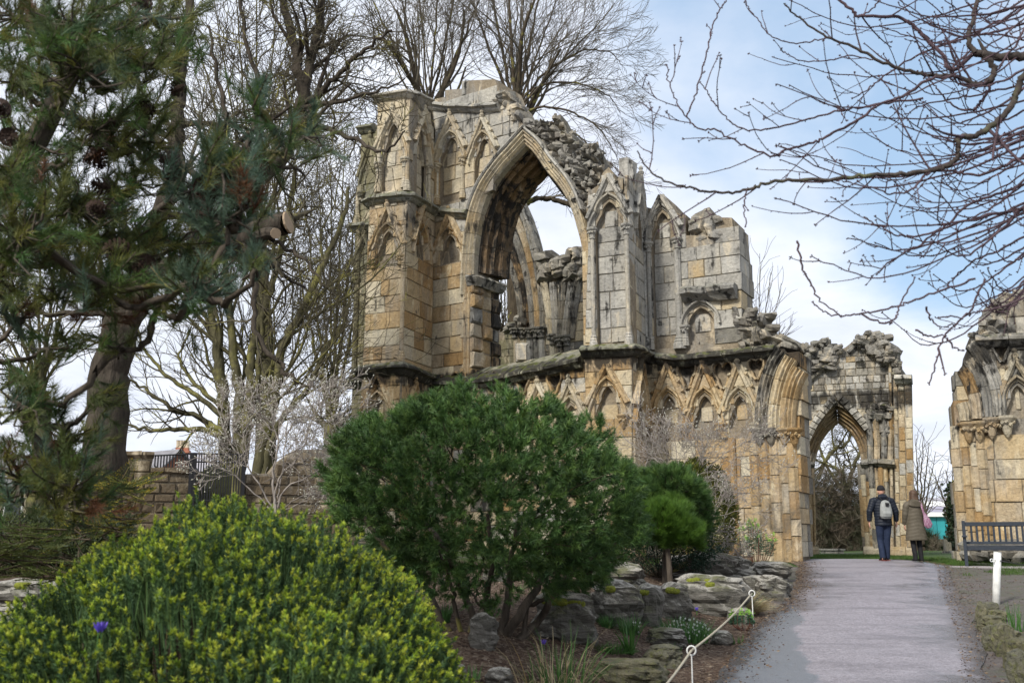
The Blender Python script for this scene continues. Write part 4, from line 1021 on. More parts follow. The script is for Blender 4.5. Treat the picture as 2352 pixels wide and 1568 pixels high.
class Grow:
    def __init__(s, seed, wander=.18, up=.02, droop=0., split=(3, 6), lens=(.55, .8), ang=(.5, 1.0), minr=.004, levels=4, curl=0., segl=.25, ratio=.55, clip=None, tip=.35, spread=1., jit=.02, maxL=99.):
        s.q = np.random.default_rng(seed); s.__dict__.update(locals()); s.q = np.random.default_rng(seed); s.chains = []; s.tips = []
    def branch(s, p, d, L, r0, lev):
        q = s.q; n = max(3, int(L / (s.segl * (.5 if lev > 2 else 1))) + 1); st = L / n
        P_ = [p]; D = [d]; c1 = q.normal(0, 1, 3) * s.curl
        for i in range(n):
            d = unit(d + q.normal(0, s.wander, 3) + c1 * .15 + np.array([0, 0, s.up - s.droop * (i / n) * (lev > 1)]))
            if q.random() < .15: c1 = q.normal(0, 1, 3) * s.curl
            p = p + d * st; P_.append(p); D.append(d)
        r1 = r0 * s.tip if lev < s.levels else r0 * .4
        R_ = np.linspace(r0, max(r1, s.minr * .6), n + 1)
        s.chains.append((np.array(P_), R_, lev))
        s.kids(P_, D, R_, L, lev)
        return P_
    def kids(s, P_, D, R_, L, lev, tmin=.2, num=None):
        q = s.q
        if lev >= s.levels: s.tips.append((P_[-1], D[-1])); return
        k_ = num or q.integers(s.split[0], s.split[1] + 1)
        n = len(P_) - 1
        for j in range(k_):
            t = tmin + (1 - tmin) * (j + q.random()) / k_; f = min(t * n, n - .001); i = int(f)
            bp = P_[i] + (P_[i + 1] - P_[i]) * (f - i); bd = D[min(i + 1, n)]
            a = q.uniform(*s.ang); side = unit(np.cross(bd, q.normal(0, 1, 3)))
            nd = unit(bd * math.cos(a) + side * math.sin(a) * s.spread)
            if s.clip and s.clip(bp): continue
            s.branch(bp, nd, min(s.maxL, L * q.uniform(*s.lens) * (1.15 - .5 * t)), max(s.minr, R_[i] * s.ratio * q.uniform(.75, 1.1)), lev + 1)
        s.tips.append((P_[-1], D[-1]))
    def limb(s, pts, r0, r1, lev=1, num=6, tmin=.15):
        """a limb given as control points (world)"""
        P_ = [np.array(v) for v in catmull(pts, 6)]
        for i in range(1, len(P_) - 1): P_[i] = P_[i] + s.q.normal(0, s.jit, 3)
        D = [unit(P_[min(i + 1, len(P_) - 1)] - P_[max(i - 1, 0)]) for i in range(len(P_))]
        R_ = np.linspace(r0, r1, len(P_)); s.chains.append((np.array(P_), R_, lev))
        L = sum(np.linalg.norm(P_[i + 1] - P_[i]) for i in range(len(P_) - 1))
        s.kids(P_, D, R_, L * .6, lev, tmin, num)
    def emit(s, root, thick, matb, matt):
        big = [(p, r_) for p, r_, l in s.chains if l <= thick and r_[0] > .03]; sm = [(p, r_) for p, r_, l in s.chains if not (l <= thick and r_[0] > .03)]
        if big:
            tr = [c for c in big[:1]]; tubes('trunk', tr, matb, root)
            for c in big[1:40]: tubes('branch', [c], matb, root)
            if len(big) > 40: tubes('small_branches', big[40:], matb, root, kind='stuff')
        if sm: tubes('twigs', sm, matt, root, kind='stuff')
def px3(lst, Y):
    """picture polyline at one depth or with a depth of its own per point -> world points"""
    return [P(a[0], a[1], a[2] if len(a) > 2 else Y) for a in lst]
def needles(centres, axes, n, L, wd, spread=(.25, 1.0), along=0., jit=.25, curve=0.):
    """thin triangles fanning from tufts. centres, axes (m,3). returns V, F, id per face"""
    m = len(centres); q = NR
    ax = axes / (np.linalg.norm(axes, axis=1)[:, None] + 1e-9)
    a = np.cross(ax, np.array([.31, .17, .93])); a /= np.linalg.norm(a, axis=1)[:, None] + 1e-9; b_ = np.cross(ax, a)
    ph = q.random((m, n)) * 2 * np.pi; sp = q.uniform(spread[0], spread[1], (m, n))
    d = np.cos(sp)[..., None] * ax[:, None] + np.sin(sp)[..., None] * (np.cos(ph)[..., None] * a[:, None] + np.sin(ph)[..., None] * b_[:, None])
    t0 = q.random((m, n)) * along
    st = centres[:, None] + ax[:, None] * t0[..., None]
    LL = (L if np.isscalar(L) else L[:, None]) * q.uniform(1 - jit, 1 + jit, (m, n))
    end = st + d * LL[..., None]
    if curve: end[..., 2] -= curve * LL
    sd = np.cross(d, q.normal(0, 1, (m, n, 3))); sd /= np.linalg.norm(sd, axis=2)[..., None] + 1e-9
    V = np.stack([st - sd * wd * .5, st + sd * wd * .5, end], 2).reshape(-1, 3)
    F_ = np.arange(m * n * 3).reshape(-1, 3)
    return V, F_, np.repeat(np.arange(m), n)
def foliage(name, V, F_, ids, mats, midx, parent, kind='stuff'):
    pl = np.array(WL[parent.name]) if parent else np.zeros(3)
    t = (ids * .6180339) % 1.0
    return link(name, np_mesh(name, V - pl, F_, mats, midx=midx, tint=t), parent, kind=kind)
def leaves(cent, dirs, L, W, fold=.2):
    """lozenge leaves (2 triangles as a quad)"""
    m = len(cent); d = dirs / (np.linalg.norm(dirs, axis=1)[:, None] + 1e-9)
    s_ = np.cross(d, NR.normal(0, 1, (m, 3))); s_ /= np.linalg.norm(s_, axis=1)[:, None] + 1e-9
    L = np.asarray(L) if not np.isscalar(L) else np.full(m, L); W = np.asarray(W) if not np.isscalar(W) else np.full(m, W)
    nn = np.cross(d, s_)
    V = np.stack([cent, cent + d * L[:, None] * .45 + s_ * W[:, None] * .5 + nn * (fold * W)[:, None], cent + d * L[:, None], cent + d * L[:, None] * .45 - s_ * W[:, None] * .5 + nn * (fold * W)[:, None]], 1).reshape(-1, 3)
    return V, np.arange(m * 4).reshape(-1, 4)
def inpoly(pts, x, y):
    c = False; n = len(pts); j = n - 1
    for i in range(n):
        if (pts[i][1] > y) != (pts[j][1] > y) and x < (pts[j][0] - pts[i][0]) * (y - pts[i][1]) / (pts[j][1] - pts[i][1]) + pts[i][0]: c = not c
        j = i
    return c
def gz(x, y): return H(x, y)
# ------------------------------------------------------------------ bare trees behind and beside the ruin
def tree(name, label, px_base, Y, grow, limbs, matb='bark_olive', matt='twig_mid', thick=2, group=None, cat='tree', base=None):
    b_ = base or P(px_base[0], px_base[1], Y); b_ = Vector((b_[0], b_[1], gz(b_[0], b_[1]) - .1))
    root = thing(name, b_, label, cat, group)
    for l in limbs(b_): grow.limb(*l[:3], **l[3])
    grow.emit(root, thick, M[matb], M[matt]); return root
# tree with the thick trunk
g = Grow(3, wander=.2, up=.03, levels=4, split=(5, 8), lens=(.45, .75), ang=(.5, 1.15), minr=.006, curl=.5, segl=.28, ratio=.5)
def L1(b_):
    return [([b_, P(242, 1000, 15), P(252, 880, 15), P(272, 780, 15), P(305, 690, 15), P(345, 630, 15)], .34, .24, dict(lev=1, num=2, tmin=.5)),
            ([P(345, 630, 15), P(430, 612, 14.8), P(520, 565, 14.6), P(600, 528, 14.4), P(662, 512, 14.3)], .21, .17, dict(lev=2, num=4, tmin=.2)),
            ([P(330, 650, 15), P(352, 540, 15), P(392, 430, 15), P(408, 330, 15), P(408, 220, 15.2), P(425, 100, 15.4), P(445, -60, 15.6)], .17, .07, dict(lev=1, num=11)),
            ([P(430, 612, 14.8), P(470, 480, 14.6), P(480, 400, 14.6), P(586, 410, 14.8), P(650, 360, 15), P(688, 290, 15), P(696, 205, 15)], .14, .11, dict(lev=1, num=9)),
            ([P(696, 205, 15), P(680, 130, 15), P(652, 0, 15.2), P(640, -120, 15.3)], .10, .05, dict(lev=1, num=10)),
            ([P(696, 205, 15), P(716, 128, 15), P(735, 40, 14.9), P(740, -100, 14.8)], .095, .05, dict(lev=1, num=10)),
            ([P(696, 240, 15), P(760, 190, 14.7), P(830, 120, 14.4), P(900, 70, 14.2)], .06, .02, dict(lev=1, num=11)),
            ([P(690, 300, 15), P(760, 300, 14.5), P(830, 330, 14), P(890, 345, 13.8), P(930, 300, 13.6)], .05, .012, dict(lev=2, num=9)),
            ([P(680, 250, 15), P(760, 235, 14.5), P(850, 215, 14), P(930, 180, 13.7)], .045, .012, dict(lev=2, num=9)),
            ([P(586, 405, 14.8), P(600, 300, 15), P(590, 180, 15.2), P(560, 60, 15.3), P(545, -60, 15.4)], .06, .025, dict(lev=1, num=11)),
            ([P(480, 420, 14.6), P(520, 300, 15), P(500, 180, 15.2), P(480, 60, 15.3)], .06, .02, dict(lev=1, num=11)),
            ([P(305, 690, 15), P(230, 640, 15), P(120, 600, 15.5), P(30, 560, 16), P(-60, 545, 16)], .1, .04, dict(lev=1, num=10)),
            ([P(290, 730, 15), P(200, 715, 15), P(110, 720, 15.5), P(0, 690, 16)], .07, .02, dict(lev=1, num=10)),
            ([P(600, 528, 14.4), P(640, 560, 14.2), P(700, 600, 14), P(745, 660, 13.8)], .04, .012, dict(lev=2, num=6)),
            ([P(560, 560, 14.4), P(585, 640, 14.2), P(590, 760, 14.1), P(650, 850, 14), P(690, 880, 13.8)], .05, .03, dict(lev=2, num=7))]
T1 = tree('tree', 'big bare tree with a thick dark trunk and a sawn-off limb beside the pine', (242, 1120), 15, g, L1, 'bark_trunk', 'twig_mid')
# the sawn ends
m, kk, b = new_mat('sawn_wood')
kk.set(b.inputs['Base Color'], kk.mix(kk.noise(kk.n.new('ShaderNodeNewGeometry').outputs['Position'], 20), (.36, .27, .18), (.26, .19, .12))); b.inputs['Roughness'].default_value = .8; M['sawn'] = m
def disc(root, c, d, r_):
    mb = MB(); c = Vector(c); d = Vector(d).normalized(); mb.tube([c - d * .02, c + d * .012], r_, 14); mb.build('sawn_end', M['sawn'], root, loc=c)
disc(T1, P(664, 511, 14.28), P(664, 511, 14.28) - P(600, 528, 14.4), .172)
mb = MB(); mb.tube([P(600, 540, 14.3), P(622, 534, 14.0), P(632, 536, 13.9)], [.1, .085, .08], 10); mb.build('stub', M['bark_trunk'], T1, loc=P(600, 540, 14.3)); disc(T1, P(633, 536, 13.89), P(632, 536, 13.9) - P(620, 534, 14.1), .078)
# group of stems by the gate
g = Grow(8, wander=.14, up=.05, levels=4, split=(5, 8), lens=(.45, .75), ang=(.35, .9), minr=.007, curl=.35, segl=.4, ratio=.5)
def L2(b_):
    Y = 23; r_ = []
    for pts, r0, r1 in (([(515, 1010), (512, 900), (498, 800), (485, 720), (470, 600), (455, 480)], .17, .05), ([(545, 1030), (548, 900), (532, 780), (520, 640), (508, 480), (515, 340)], .15, .04),
                        ([(560, 1020), (575, 900), (580, 800), (610, 700), (640, 600), (665, 480), (680, 380)], .14, .04), ([(600, 1040), (625, 940), (650, 800), (700, 700), (745, 600), (790, 500), (800, 430)], .15, .04),
                        ([(615, 1040), (650, 960), (700, 900), (750, 800), (790, 740), (810, 640)], .1, .03), ([(550, 1000), (590, 860), (600, 720), (570, 600), (560, 500)], .1, .03)):
        r_.append(([Vector((b_.x + (P(pts[0][0], 1000, Y).x - b_.x) * .7, Y, b_.z))] + px3(pts, Y), r0, r1, dict(lev=1, num=9)))
    for pts, r0 in (([(510, 990), (450, 955), (400, 940), (330, 890), (280, 860)], .08), ([(508, 1000), (470, 985), (400, 985), (320, 985), (270, 960)], .09), ([(520, 960), (440, 900), (380, 860), (330, 800), (310, 740)], .07), ([(515, 940), (450, 880), (410, 820), (440, 750)], .06)):
        r_.append((px3(pts, Y - .4), r0, .02, dict(lev=2, num=9)))
    return r_
tree('tree', 'bare multi-stemmed tree spreading low branches above the iron gate', (550, 1060), 23, g, L2, 'bark_olive', 'twig_mid')
# upright trees behind the ruin
def fan(Y, cx, ytop, n, wpx, seed, ybase, r0=.16, bend=.35):
    q = random.Random(seed)
    def f(b_):
        c = P(cx, ybase, Y); tr = [b_, Vector((b_.x, Y, (b_.z + c.z) / 2)), c]
        l = [(tr, r0 * 2, r0 * 1.5, dict(lev=1, num=0, tmin=.9))]
        for i in range(n):
            t = (i + .5) / n * 2 - 1; dy = q.uniform(-1.5, 1.5)
            tx = cx + t * wpx; ty = ytop * 1. + abs(t) ** 1.6 * (ybase - ytop) * bend + q.uniform(-30, 30)
            m1 = (cx + t * wpx * .32, ybase + (ty - ybase) * .3, Y + dy * .3); m2 = (cx + t * wpx * .66, ybase + (ty - ybase) * .64, Y + dy * .7)
            l.append(([c, P(*m1), P(*m2), P(tx, ty, Y + dy)], r0 * q.uniform(.25, .5), .012, dict(lev=2, num=13, tmin=.1)))
        return l
    return f
g = Grow(21, wander=.1, up=.035, levels=5, split=(4, 6), lens=(.5, .75), ang=(.3, .75), minr=.0075, curl=.2, segl=.8, ratio=.5)
tree('tree', 'tall bare tree with many upright stems rising behind the left pier of the ruin', (975, 1240), 36, g, fan(36, 985, -260, 6, 210, 1, 262, .17), 'bark_dark', 'twig_far', group='upright bare trees behind the ruin')
g = Grow(25, wander=.1, up=.02, levels=5, split=(4, 6), lens=(.5, .78), ang=(.3, .8), minr=.0075, curl=.25, segl=.8, ratio=.5)
def L4(b_):
    l = fan(36, 1185, -220, 6, 165, 5, 262, .19, .3)(b_); c = P(1185, 262, 36)
    for pts in ([(1185, 262), (1230, 210), (1300, 130), (1370, 60), (1410, 10)], [(1188, 250), (1240, 200), (1310, 190), (1390, 215), (1425, 260)], [(1188, 262), (1250, 245), (1320, 260), (1380, 300), (1420, 370)],
                [(1190, 240), (1250, 170), (1330, 120), (1400, 120), (1430, 150)], [(1190, 300), (1240, 280), (1310, 300), (1360, 340), (1430, 400)]):
        l.append((px3(pts, 35.5), .06, .012, dict(lev=2, num=14)))
    l.append((px3([(1180, 520), (1195, 480), (1230, 457), (1270, 458), (1310, 470), (1360, 470)], 37), .13, .09, dict(lev=2, num=6)))
    return l
tree('tree', 'tall bare tree with arching fine twigs rising behind the top of the window arch', (1185, 1240), 36, g, L4, 'bark_dark', 'twig_far', group='upright bare trees behind the ruin')
g = Grow(27, wander=.14, up=.03, levels=3, split=(6, 8), lens=(.5, .8), ang=(.3, .8), minr=.012, segl=.6, ratio=.5)
tree('tree', 'small bare tree seen behind the stepped right shoulder of the ruin', (1740, 1240), 44, g, fan(44, 1745, 610, 7, 90, 9, 840, .1, .6), 'bark_dark', 'twig_far')
g = Grow(28, wander=.16, up=.02, levels=3, split=(6, 8), lens=(.5, .8), ang=(.4, .9), minr=.011, segl=.5, ratio=.5)
tree('tree', 'bare branches of a tree seen through the window opening of the ruin', (1150, 1240), 39, g, fan(39, 1155, 480, 6, 60, 19, 800, .1, .4), 'bark_dark', 'twig_mid')
# tree framed by the doorway, with drooping twigs
g = Grow(31, wander=.2, up=-.03, droop=.12, levels=4, split=(5, 7), lens=(.5, .8), ang=(.4, 1.), minr=.012, curl=.5, segl=.5, ratio=.55)
def L6(b_):
    Y = 46
    return [([b_, P(1950, 1200, Y), P(1945, 1120, Y)], .16, .14, dict(lev=1, num=2)), ([P(1945, 1120, Y), P(1930, 1080, Y), P(1890, 1070, Y), P(1850, 1100, Y)], .12, .04, dict(lev=1, num=11)),
            ([P(1880, 1100, Y), P(1895, 1060, Y), P(1920, 1030, Y), P(1940, 1025, Y), P(1955, 990, Y), P(1945, 950, Y), P(1925, 900, Y)], .10, .05, dict(lev=1, num=9)), ([P(1945, 1120, Y), P(1965, 1060, Y), P(1990, 1000, Y), P(1980, 940, Y)], .11, .04, dict(lev=1, num=8)),
            ([P(1945, 1130, Y), P(1910, 1090, Y), P(1880, 1020, Y), P(1860, 960, Y)], .10, .03, dict(lev=1, num=8))]
tree('tree', 'bare drooping tree framed by the pointed doorway of the end wall', (1950, 1260), 46, g, L6, 'bark_olive', 'twig_mid')
# trees right of the end wall
g = Grow(33, wander=.2, up=.01, levels=3, split=(6, 9), lens=(.5, .85), ang=(.4, 1.), minr=.012, curl=.4, segl=.5, ratio=.5)
tree('tree', 'bare bushy tree between the end wall and the pale roof behind', (2112, 1250), 44, g, fan(44, 2112, 1010, 8, 60, 14, 1215, .12, .5), 'bark_dark', 'twig_mid')
g = Grow(35, wander=.2, up=.01, levels=3, split=(6, 8), lens=(.5, .8), ang=(.4, 1.), minr=.010, curl=.4, segl=.5, ratio=.5)
TI = tree('tree', 'bare tree with an ivy-clad trunk just left of the wall fragment', (2190, 1250), 38, g, fan(38, 2187, 1060, 7, 52, 15, 1190, .1, .5), 'bark_dark', 'twig_mid')
c = np.array([[*P(2187 + NR.normal(0, 7), NR.uniform(1110, 1262), 38 + NR.normal(0, .25))] for _ in range(900)])
V, F_ = leaves(c, NR.normal(0, 1, (900, 3)), .16, .12); M['ivy'] = leaf_mat('ivy', [(.012,.022,.01), (.03,.05,.018)])
foliage('ivy_leaves', V, F_, np.arange(900), [M['ivy']], None, TI)
# wispy background trees at the far left
g = Grow(37, wander=.2, up=.03, levels=4, split=(4, 6), lens=(.5, .8), ang=(.4, 1.), minr=.011, curl=.4, segl=.5, ratio=.5)
tree('tree', 'bare twiggy tree behind the pine at the left edge', (90, 1150), 26, g, fan(26, 90, 330, 7, 230, 16, 900, .16, .5), 'bark_olive', 'twig_mid')
g = Grow(38, wander=.2, up=.0, levels=5, split=(3, 5), lens=(.5, .8), ang=(.4, 1.), minr=.011, curl=.4, segl=.5, ratio=.5)
tree('tree', 'bare tree crowded between the thick trunk and the left pier of the ruin', (760, 1150), 30, g, fan(30, 760, 280, 7, 120, 17, 980, .15, .3), 'bark_olive', 'twig_mid')
g = Grow(39, wander=.17, up=.03, levels=4, split=(5, 7), lens=(.5, .8), ang=(.4, 1.), minr=.012, curl=.4, segl=.6, ratio=.5)
tree('tree', 'bare tree rising high behind the thick-trunked tree in the top left', (600, 1150), 32, g, fan(32, 590, -150, 9, 260, 18, 560, .18, .3), 'bark_olive', 'twig_mid')
# ------------------------------------------------------------------ magnolias with silver buds
def magnolia(label, base_px, Y, limbs, seed, nb, wander=.16, levels=4):
    b_ = P(*base_px, Y); b_.z = gz(b_.x, b_.y) - .05 if base_px[1] > 1180 else b_.z
    root = thing('magnolia_bush', b_, label, 'magnolia', None)
    g = Grow(seed, wander=wander, up=.03, levels=levels, split=(4, 7), lens=(.4, .75), ang=(.5, 1.1), minr=.004, curl=.3, segl=.16, ratio=.6, jit=.008)
    for l in limbs: g.limb([b_] + px3(l[0], Y), l[1] * .7, .006, lev=1, num=l[2] + 2, tmin=.3)
    ch = [(p, r_) for p, r_, _ in g.chains]
    tubes('stem', ch[:1], M['magnolia'], root)
    for c_ in [x for x in ch[1:] if x[1][0] > .012][:8]: tubes('branch', [c_], M['magnolia'], root)
    tubes('twigs', [x for x in ch[1:] if not x[1][0] > .012] + [x for x in ch[1:] if x[1][0] > .012][8:], M['magnolia'], root, kind='stuff')
    tp = g.tips; NR.shuffle(tp); tp = tp[:nb]
    c = np.array([t[0] for t in tp]); d = np.array([unit(t[1] + np.array([0, 0, .6])) for t in tp]); L = .034
    s_ = np.cross(d, np.array([.2, .9, .1])); s_ /= np.linalg.norm(s_, axis=1)[:, None]; u_ = np.cross(s_, d); W = .0095
    Vb = np.stack([c, c + d*L*.45 + s_*W, c + d*L*.45 + u_*W, c + d*L*.45 - s_*W, c + d*L*.45 - u_*W, c + d*L], 1).reshape(-1, 3)
    o = np.arange(len(c))[:, None, None] * 6
    Fb = (np.array([[0,1,2],[0,2,3],[0,3,4],[0,4,1],[5,2,1],[5,3,2],[5,4,3],[5,1,4]])[None] + o).reshape(-1, 3)
    foliage('buds', Vb, Fb, np.repeat(np.arange(len(c)), 8), [M['bud']], None, root)
    return root
magnolia('pale leafless magnolia with silver buds between the heath and the left pier', (632, 1180), 12.5,
         [([(628, 1080), (640, 1010), (600, 960), (560, 900)], .028, 9), ([(640, 1100), (690, 1040), (720, 960), (740, 880)], .02, 9), ([(600, 1120), (560, 1060), (520, 1000), (500, 930)], .018, 8), ([(660, 1120), (730, 1080), (780, 1010), (800, 950)], .02, 9), ([(560, 1110), (500, 1070), (450, 1050)], .014, 6), ([(690, 1140), (760, 1110), (830, 1060)], .014, 6), ([(640, 1140), (650, 1060), (660, 980), (650, 900)], .016, 9), ([(700, 1150), (740, 1120), (790, 1100), (760, 1140)], .014, 6)], 51, 1800)
magnolia('pale leafless magnolia with silver buds in front of the lower blind arches', (1560, 1200), 17,
         [([(1577, 1110), (1596, 1090), (1630, 1070), (1673, 1035), (1725, 1010)], .022, 6), ([(1560, 1100), (1555, 1050), (1548, 1005)], .014, 4), ([(1565, 1090), (1590, 1050), (1615, 1020)], .013, 5), ([(1550, 1100), (1510, 1060), (1470, 1020)], .012, 5), ([(1590, 1110), (1612, 1070), (1604, 1030)], .012, 5), ([(1540, 1090), (1505, 1045), (1500, 1000)], .011, 4), ([(1600, 1090), (1660, 1060), (1700, 1070), (1730, 1080)], .011, 4)], 52, 600)
magnolia('low leafless magnolia with pale twigs between the yew and the spurge', (1612, 1250), 15.8,
         [([(1630, 1200), (1670, 1180), (1720, 1160)], .010, 4), ([(1620, 1220), (1660, 1220), (1710, 1215)], .009, 3), ([(1640, 1190), (1650, 1150), (1690, 1110)], .009, 3), ([(1620, 1240), (1650, 1245), (1690, 1240)], .01, 6)], 53, 150)
print('trees', time.time() - T0)
# ------------------------------------------------------------------ evergreen shrubs
GRN = {}
M['ndl_mugo'] = leaf_mat('needles_mugo', [(.048,.098,.028), (.072,.145,.034), (.04,.08,.032), (.11,.185,.04), (.05,.11,.032)], trans=.2)
M['ndl_blue'] = leaf_mat('needles_blue', [(.07,.12,.08), (.11,.17,.12), (.06,.10,.055)], trans=.2)
M['ndl_olive'] = leaf_mat('needles_olive', [(.05,.075,.028), (.10,.125,.032), (.045,.068,.026), (.20,.20,.045), (.06,.085,.028)], trans=.25)
M['ndl_bright'] = leaf_mat('needles_bright', [(.055,.12,.018), (.09,.17,.022), (.045,.10,.018)], trans=.2)
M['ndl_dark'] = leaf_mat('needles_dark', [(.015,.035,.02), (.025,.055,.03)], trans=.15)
M['ndl_rust'] = leaf_mat('needles_rust', [(.10,.04,.02), (.15,.07,.03)], trans=.1)
M['heath_dark'] = leaf_mat('heath_dark', [(.055,.11,.04), (.085,.15,.05), (.045,.09,.045), (.12,.18,.045)], trans=.2)
M['heath_tip'] = leaf_mat('heath_tip', [(.36,.43,.04), (.27,.38,.035), (.46,.49,.055), (.18,.30,.032)], trans=.25)
M['yew'] = leaf_mat('yew_leaves', [(.055,.075,.012), (.10,.11,.018), (.04,.055,.012), (.15,.14,.022)], trans=.15)
M['spruce'] = leaf_mat('spruce', [(.07,.10,.025), (.12,.14,.03), (.05,.08,.025)], trans=.15)
M['spruce_tip'] = leaf_mat('spruce_tip', [(.42,.30,.03), (.30,.26,.03)], trans=.15)
def dome(c, rx, ry, rz, n, zcut=-.6, rmin=.8, seed=1, lump=.12, up=.6):
    """points and outward axes in a lumpy ellipsoid shell"""
    q = np.random.default_rng(seed); P_ = []; A = []
    while len(P_) < n:
        v = unit(q.normal(0, 1, 3))
        if v[2] < zcut: continue
        l = 1 + lump * mnoise.noise(Vector(v * 2.3) + Vector((seed * 3.1, 0, 0))) * 2 + lump * .7 * mnoise.noise(Vector(v * 5.5) + Vector((seed, 9, 0)))
        r_ = q.uniform(rmin, 1.) * l
        P_.append(np.array(c) + v * r_ * np.array([rx, ry, rz])); A.append(unit(v + np.array([0, 0, up]) + q.normal(0, .22, 3)))
    return np.array(P_), np.array(A)
# --- centre dwarf pine
mc = P(1104, 1150, 9.7)
bz = P(1120, 1480, 9.2); bz.z = gz(bz.x, bz.y)
mugo = thing('dwarf_pine', bz, 'large round dark green dwarf pine with bare crooked stems on the bark mulch', 'pine shrub')
def shape_ok(p, pad=0):
    r_ = p - np.array([0, 0, EYE]); f = r_[1] * _c + r_[2] * _s; x = 1176 + FL * r_[0] / f; y = 784 - FL * (-r_[1] * _s + r_[2] * _c) / f
    return x, y
MUG = [(735, 1120), (790, 1010), (850, 965), (900, 960), (985, 925), (1010, 935), (1045, 890), (1085, 900), (1110, 935), (1150, 900), (1200, 935), (1240, 925), (1290, 960), (1320, 960), (1350, 1000), (1370, 960), (1390, 1010), (1400, 1060), (1450, 1080), (1468, 1180), (1470, 1250), (1440, 1290), (1430, 1330), (1300, 1350), (1250, 1385), (1190, 1400), (1120, 1390), (1080, 1390), (1020, 1370), (960, 1340), (900, 1330), (880, 1270), (820, 1210), (760, 1180)]
qm = np.random.default_rng(14)
Cc, Ac = dome(mc, 1.56, 1.35, 1.17, 700, -.78, .86, 3, .15, .45)
Ci, Ai = dome(mc, 1.5, 1.3, 1.1, 2200, -.85, .62, 4, .1, .5)
C_ = []; A_ = []; hubs_ = []
for p, a in zip(Cc, Ac):
    if not inpoly(MUG, *shape_ok(p + a * .06)): continue
    hubs_.append((p, a)); nsh = qm.integers(8, 13)
    for _ in range(nsh):
        d = unit(a + qm.normal(0, .36, 3) + np.array([0, 0, .2])); C_.append(p + d * qm.uniform(.03, .12) + qm.normal(0, .012, 3)); A_.append(d)
ki = [i for i in range(len(Ci)) if inpoly(MUG, *shape_ok(Ci[i]))]; Ci, Ai = Ci[ki], Ai[ki]
print('mugo shoots', len(C_))
C_ = np.array(C_); A_ = np.array(A_)
V, F_, ids = needles(C_, A_, 38, .056, .0066, (.3, 1.05), along=.10)
V2, F2, i2 = needles(Ci, Ai, 30, .075, .013, (.3, 1.4), along=.08); V = np.concatenate([V, V2]); F_ = np.concatenate([F_, F2 + len(V) - len(V2)]); ids = np.concatenate([ids, i2])
foliage('needles', V, F_, ids, [M['ndl_mugo']], None, mugo)
q = np.random.default_rng(2); ch = []
stems = [([(1070, 1490), (1085, 1420), (1060, 1350), (1020, 1260), (960, 1180)], .04), ([(1085, 1490), (1120, 1440), (1118, 1370), (1130, 1300), (1120, 1180)], .042), ([(1150, 1460), (1165, 1390), (1172, 1310), (1190, 1200)], .045),
         ([(1160, 1462), (1200, 1400), (1240, 1340), (1300, 1280), (1370, 1210)], .048), ([(1190, 1470), (1240, 1420), (1275, 1360), (1330, 1300), (1420, 1240)], .042), ([(1200, 1400), (1262, 1365), (1330, 1330), (1380, 1290)], .028),
         ([(1050, 1480), (1010, 1420), (980, 1350), (900, 1280), (830, 1180)], .04), ([(1065, 1470), (1045, 1400), (1035, 1340), (1000, 1240)], .03), ([(1140, 1450), (1130, 1410), (1095, 1380), (1060, 1330)], .02)]
for pts, r_ in stems:
    p = catmull(px3([(x, y, 9.35 + .3 * i / 4 * q.normal()) for i, (x, y) in enumerate(pts)], 9.3), 5); p[0].z = min(p[0].z, gz(p[0].x, p[0].y) - .03)
    tubes('stem', [(np.array([v + Vector(q.normal(0, .006, 3)) for v in p]), np.linspace(r_, r_ * .45, len(p)))], M['bark_brown'], mugo)
for a, ax_ in hubs_[::5]:
    b_ = np.array(mc) * .3 + a * .7; b_[2] -= .10; ch.append((np.array([b_, (a + b_) / 2 + q.normal(0, .03, 3), a + ax_ * .08]), np.array([.008, .006, .004])))
tubes('twigs', ch, M['bark_dark'], mugo, kind='stuff')
# --- two more pines and a yew behind it
def pom(name, label, cat, lobes, Y, mat, n, L, wd, seed, up=.6, along=.06, spread=(.2, .9), trunk=None, nn=60):
    c0 = P(lobes[0][0], lobes[0][1], Y); b_ = Vector((c0.x, Y, gz(c0.x, Y) - .03)); root = thing(name, b_, label, cat)
    Cs = []; As = []
    for i, (x, y, rx, ry) in enumerate(lobes):
        c = P(x, y, Y + (i % 2) * .3); s_ = Y / FL; a, b2 = dome(c, rx * s_, rx * s_ * .95, ry * s_, n, -.7, .66, seed + i, .2, up); Cs.append(a); As.append(b2)
    Cs = np.concatenate(Cs); As = np.concatenate(As)
    V, F_, ids = needles(Cs, As, nn, L, wd, spread, along=along); foliage('needles', V, F_, ids, [M[mat]], None, root)
    if trunk:
        t = px3(trunk, Y); t[0].z = min(t[0].z, b_.z); tubes('trunk', [(np.array(t), np.linspace(.045, .035, len(t)))], M['bark_brown'], root)
    ch = [(np.array([np.array(P(lobes[0][0], lobes[0][1] + 30, Y)), Cs[i] * .5 + np.array(P(lobes[0][0], lobes[0][1], Y)) * .5, Cs[i]]), np.array([.02, .012, .006])) for i in range(0, len(Cs), 12)]
    tubes('twigs', ch, M['bark_brown'], root, kind='stuff'); return root
pom('pine_shrub', 'dark blue-green pine shrub rising behind the bright green one', 'pine shrub', [(1530, 1128, 84, 54), (1574, 1185, 60, 72), (1500, 1165, 62, 70), (1545, 1210, 60, 56)], 14.8, 'ndl_mugo', 520, .11, .006, 61, trunk=[(1525, 1290), (1530, 1240), (1535, 1180)])
pom('pine_shrub', 'bright green long-needled round pine on a short trunk', 'pine shrub', [(1518, 1205, 64, 46), (1488, 1232, 50, 34), (1562, 1236, 42, 32), (1528, 1175, 42, 24)], 14.2, 'ndl_bright', 560, .13, .0055, 71, up=1.0, spread=(.1, .6), trunk=[(1540, 1318), (1536, 1280), (1530, 1235)])
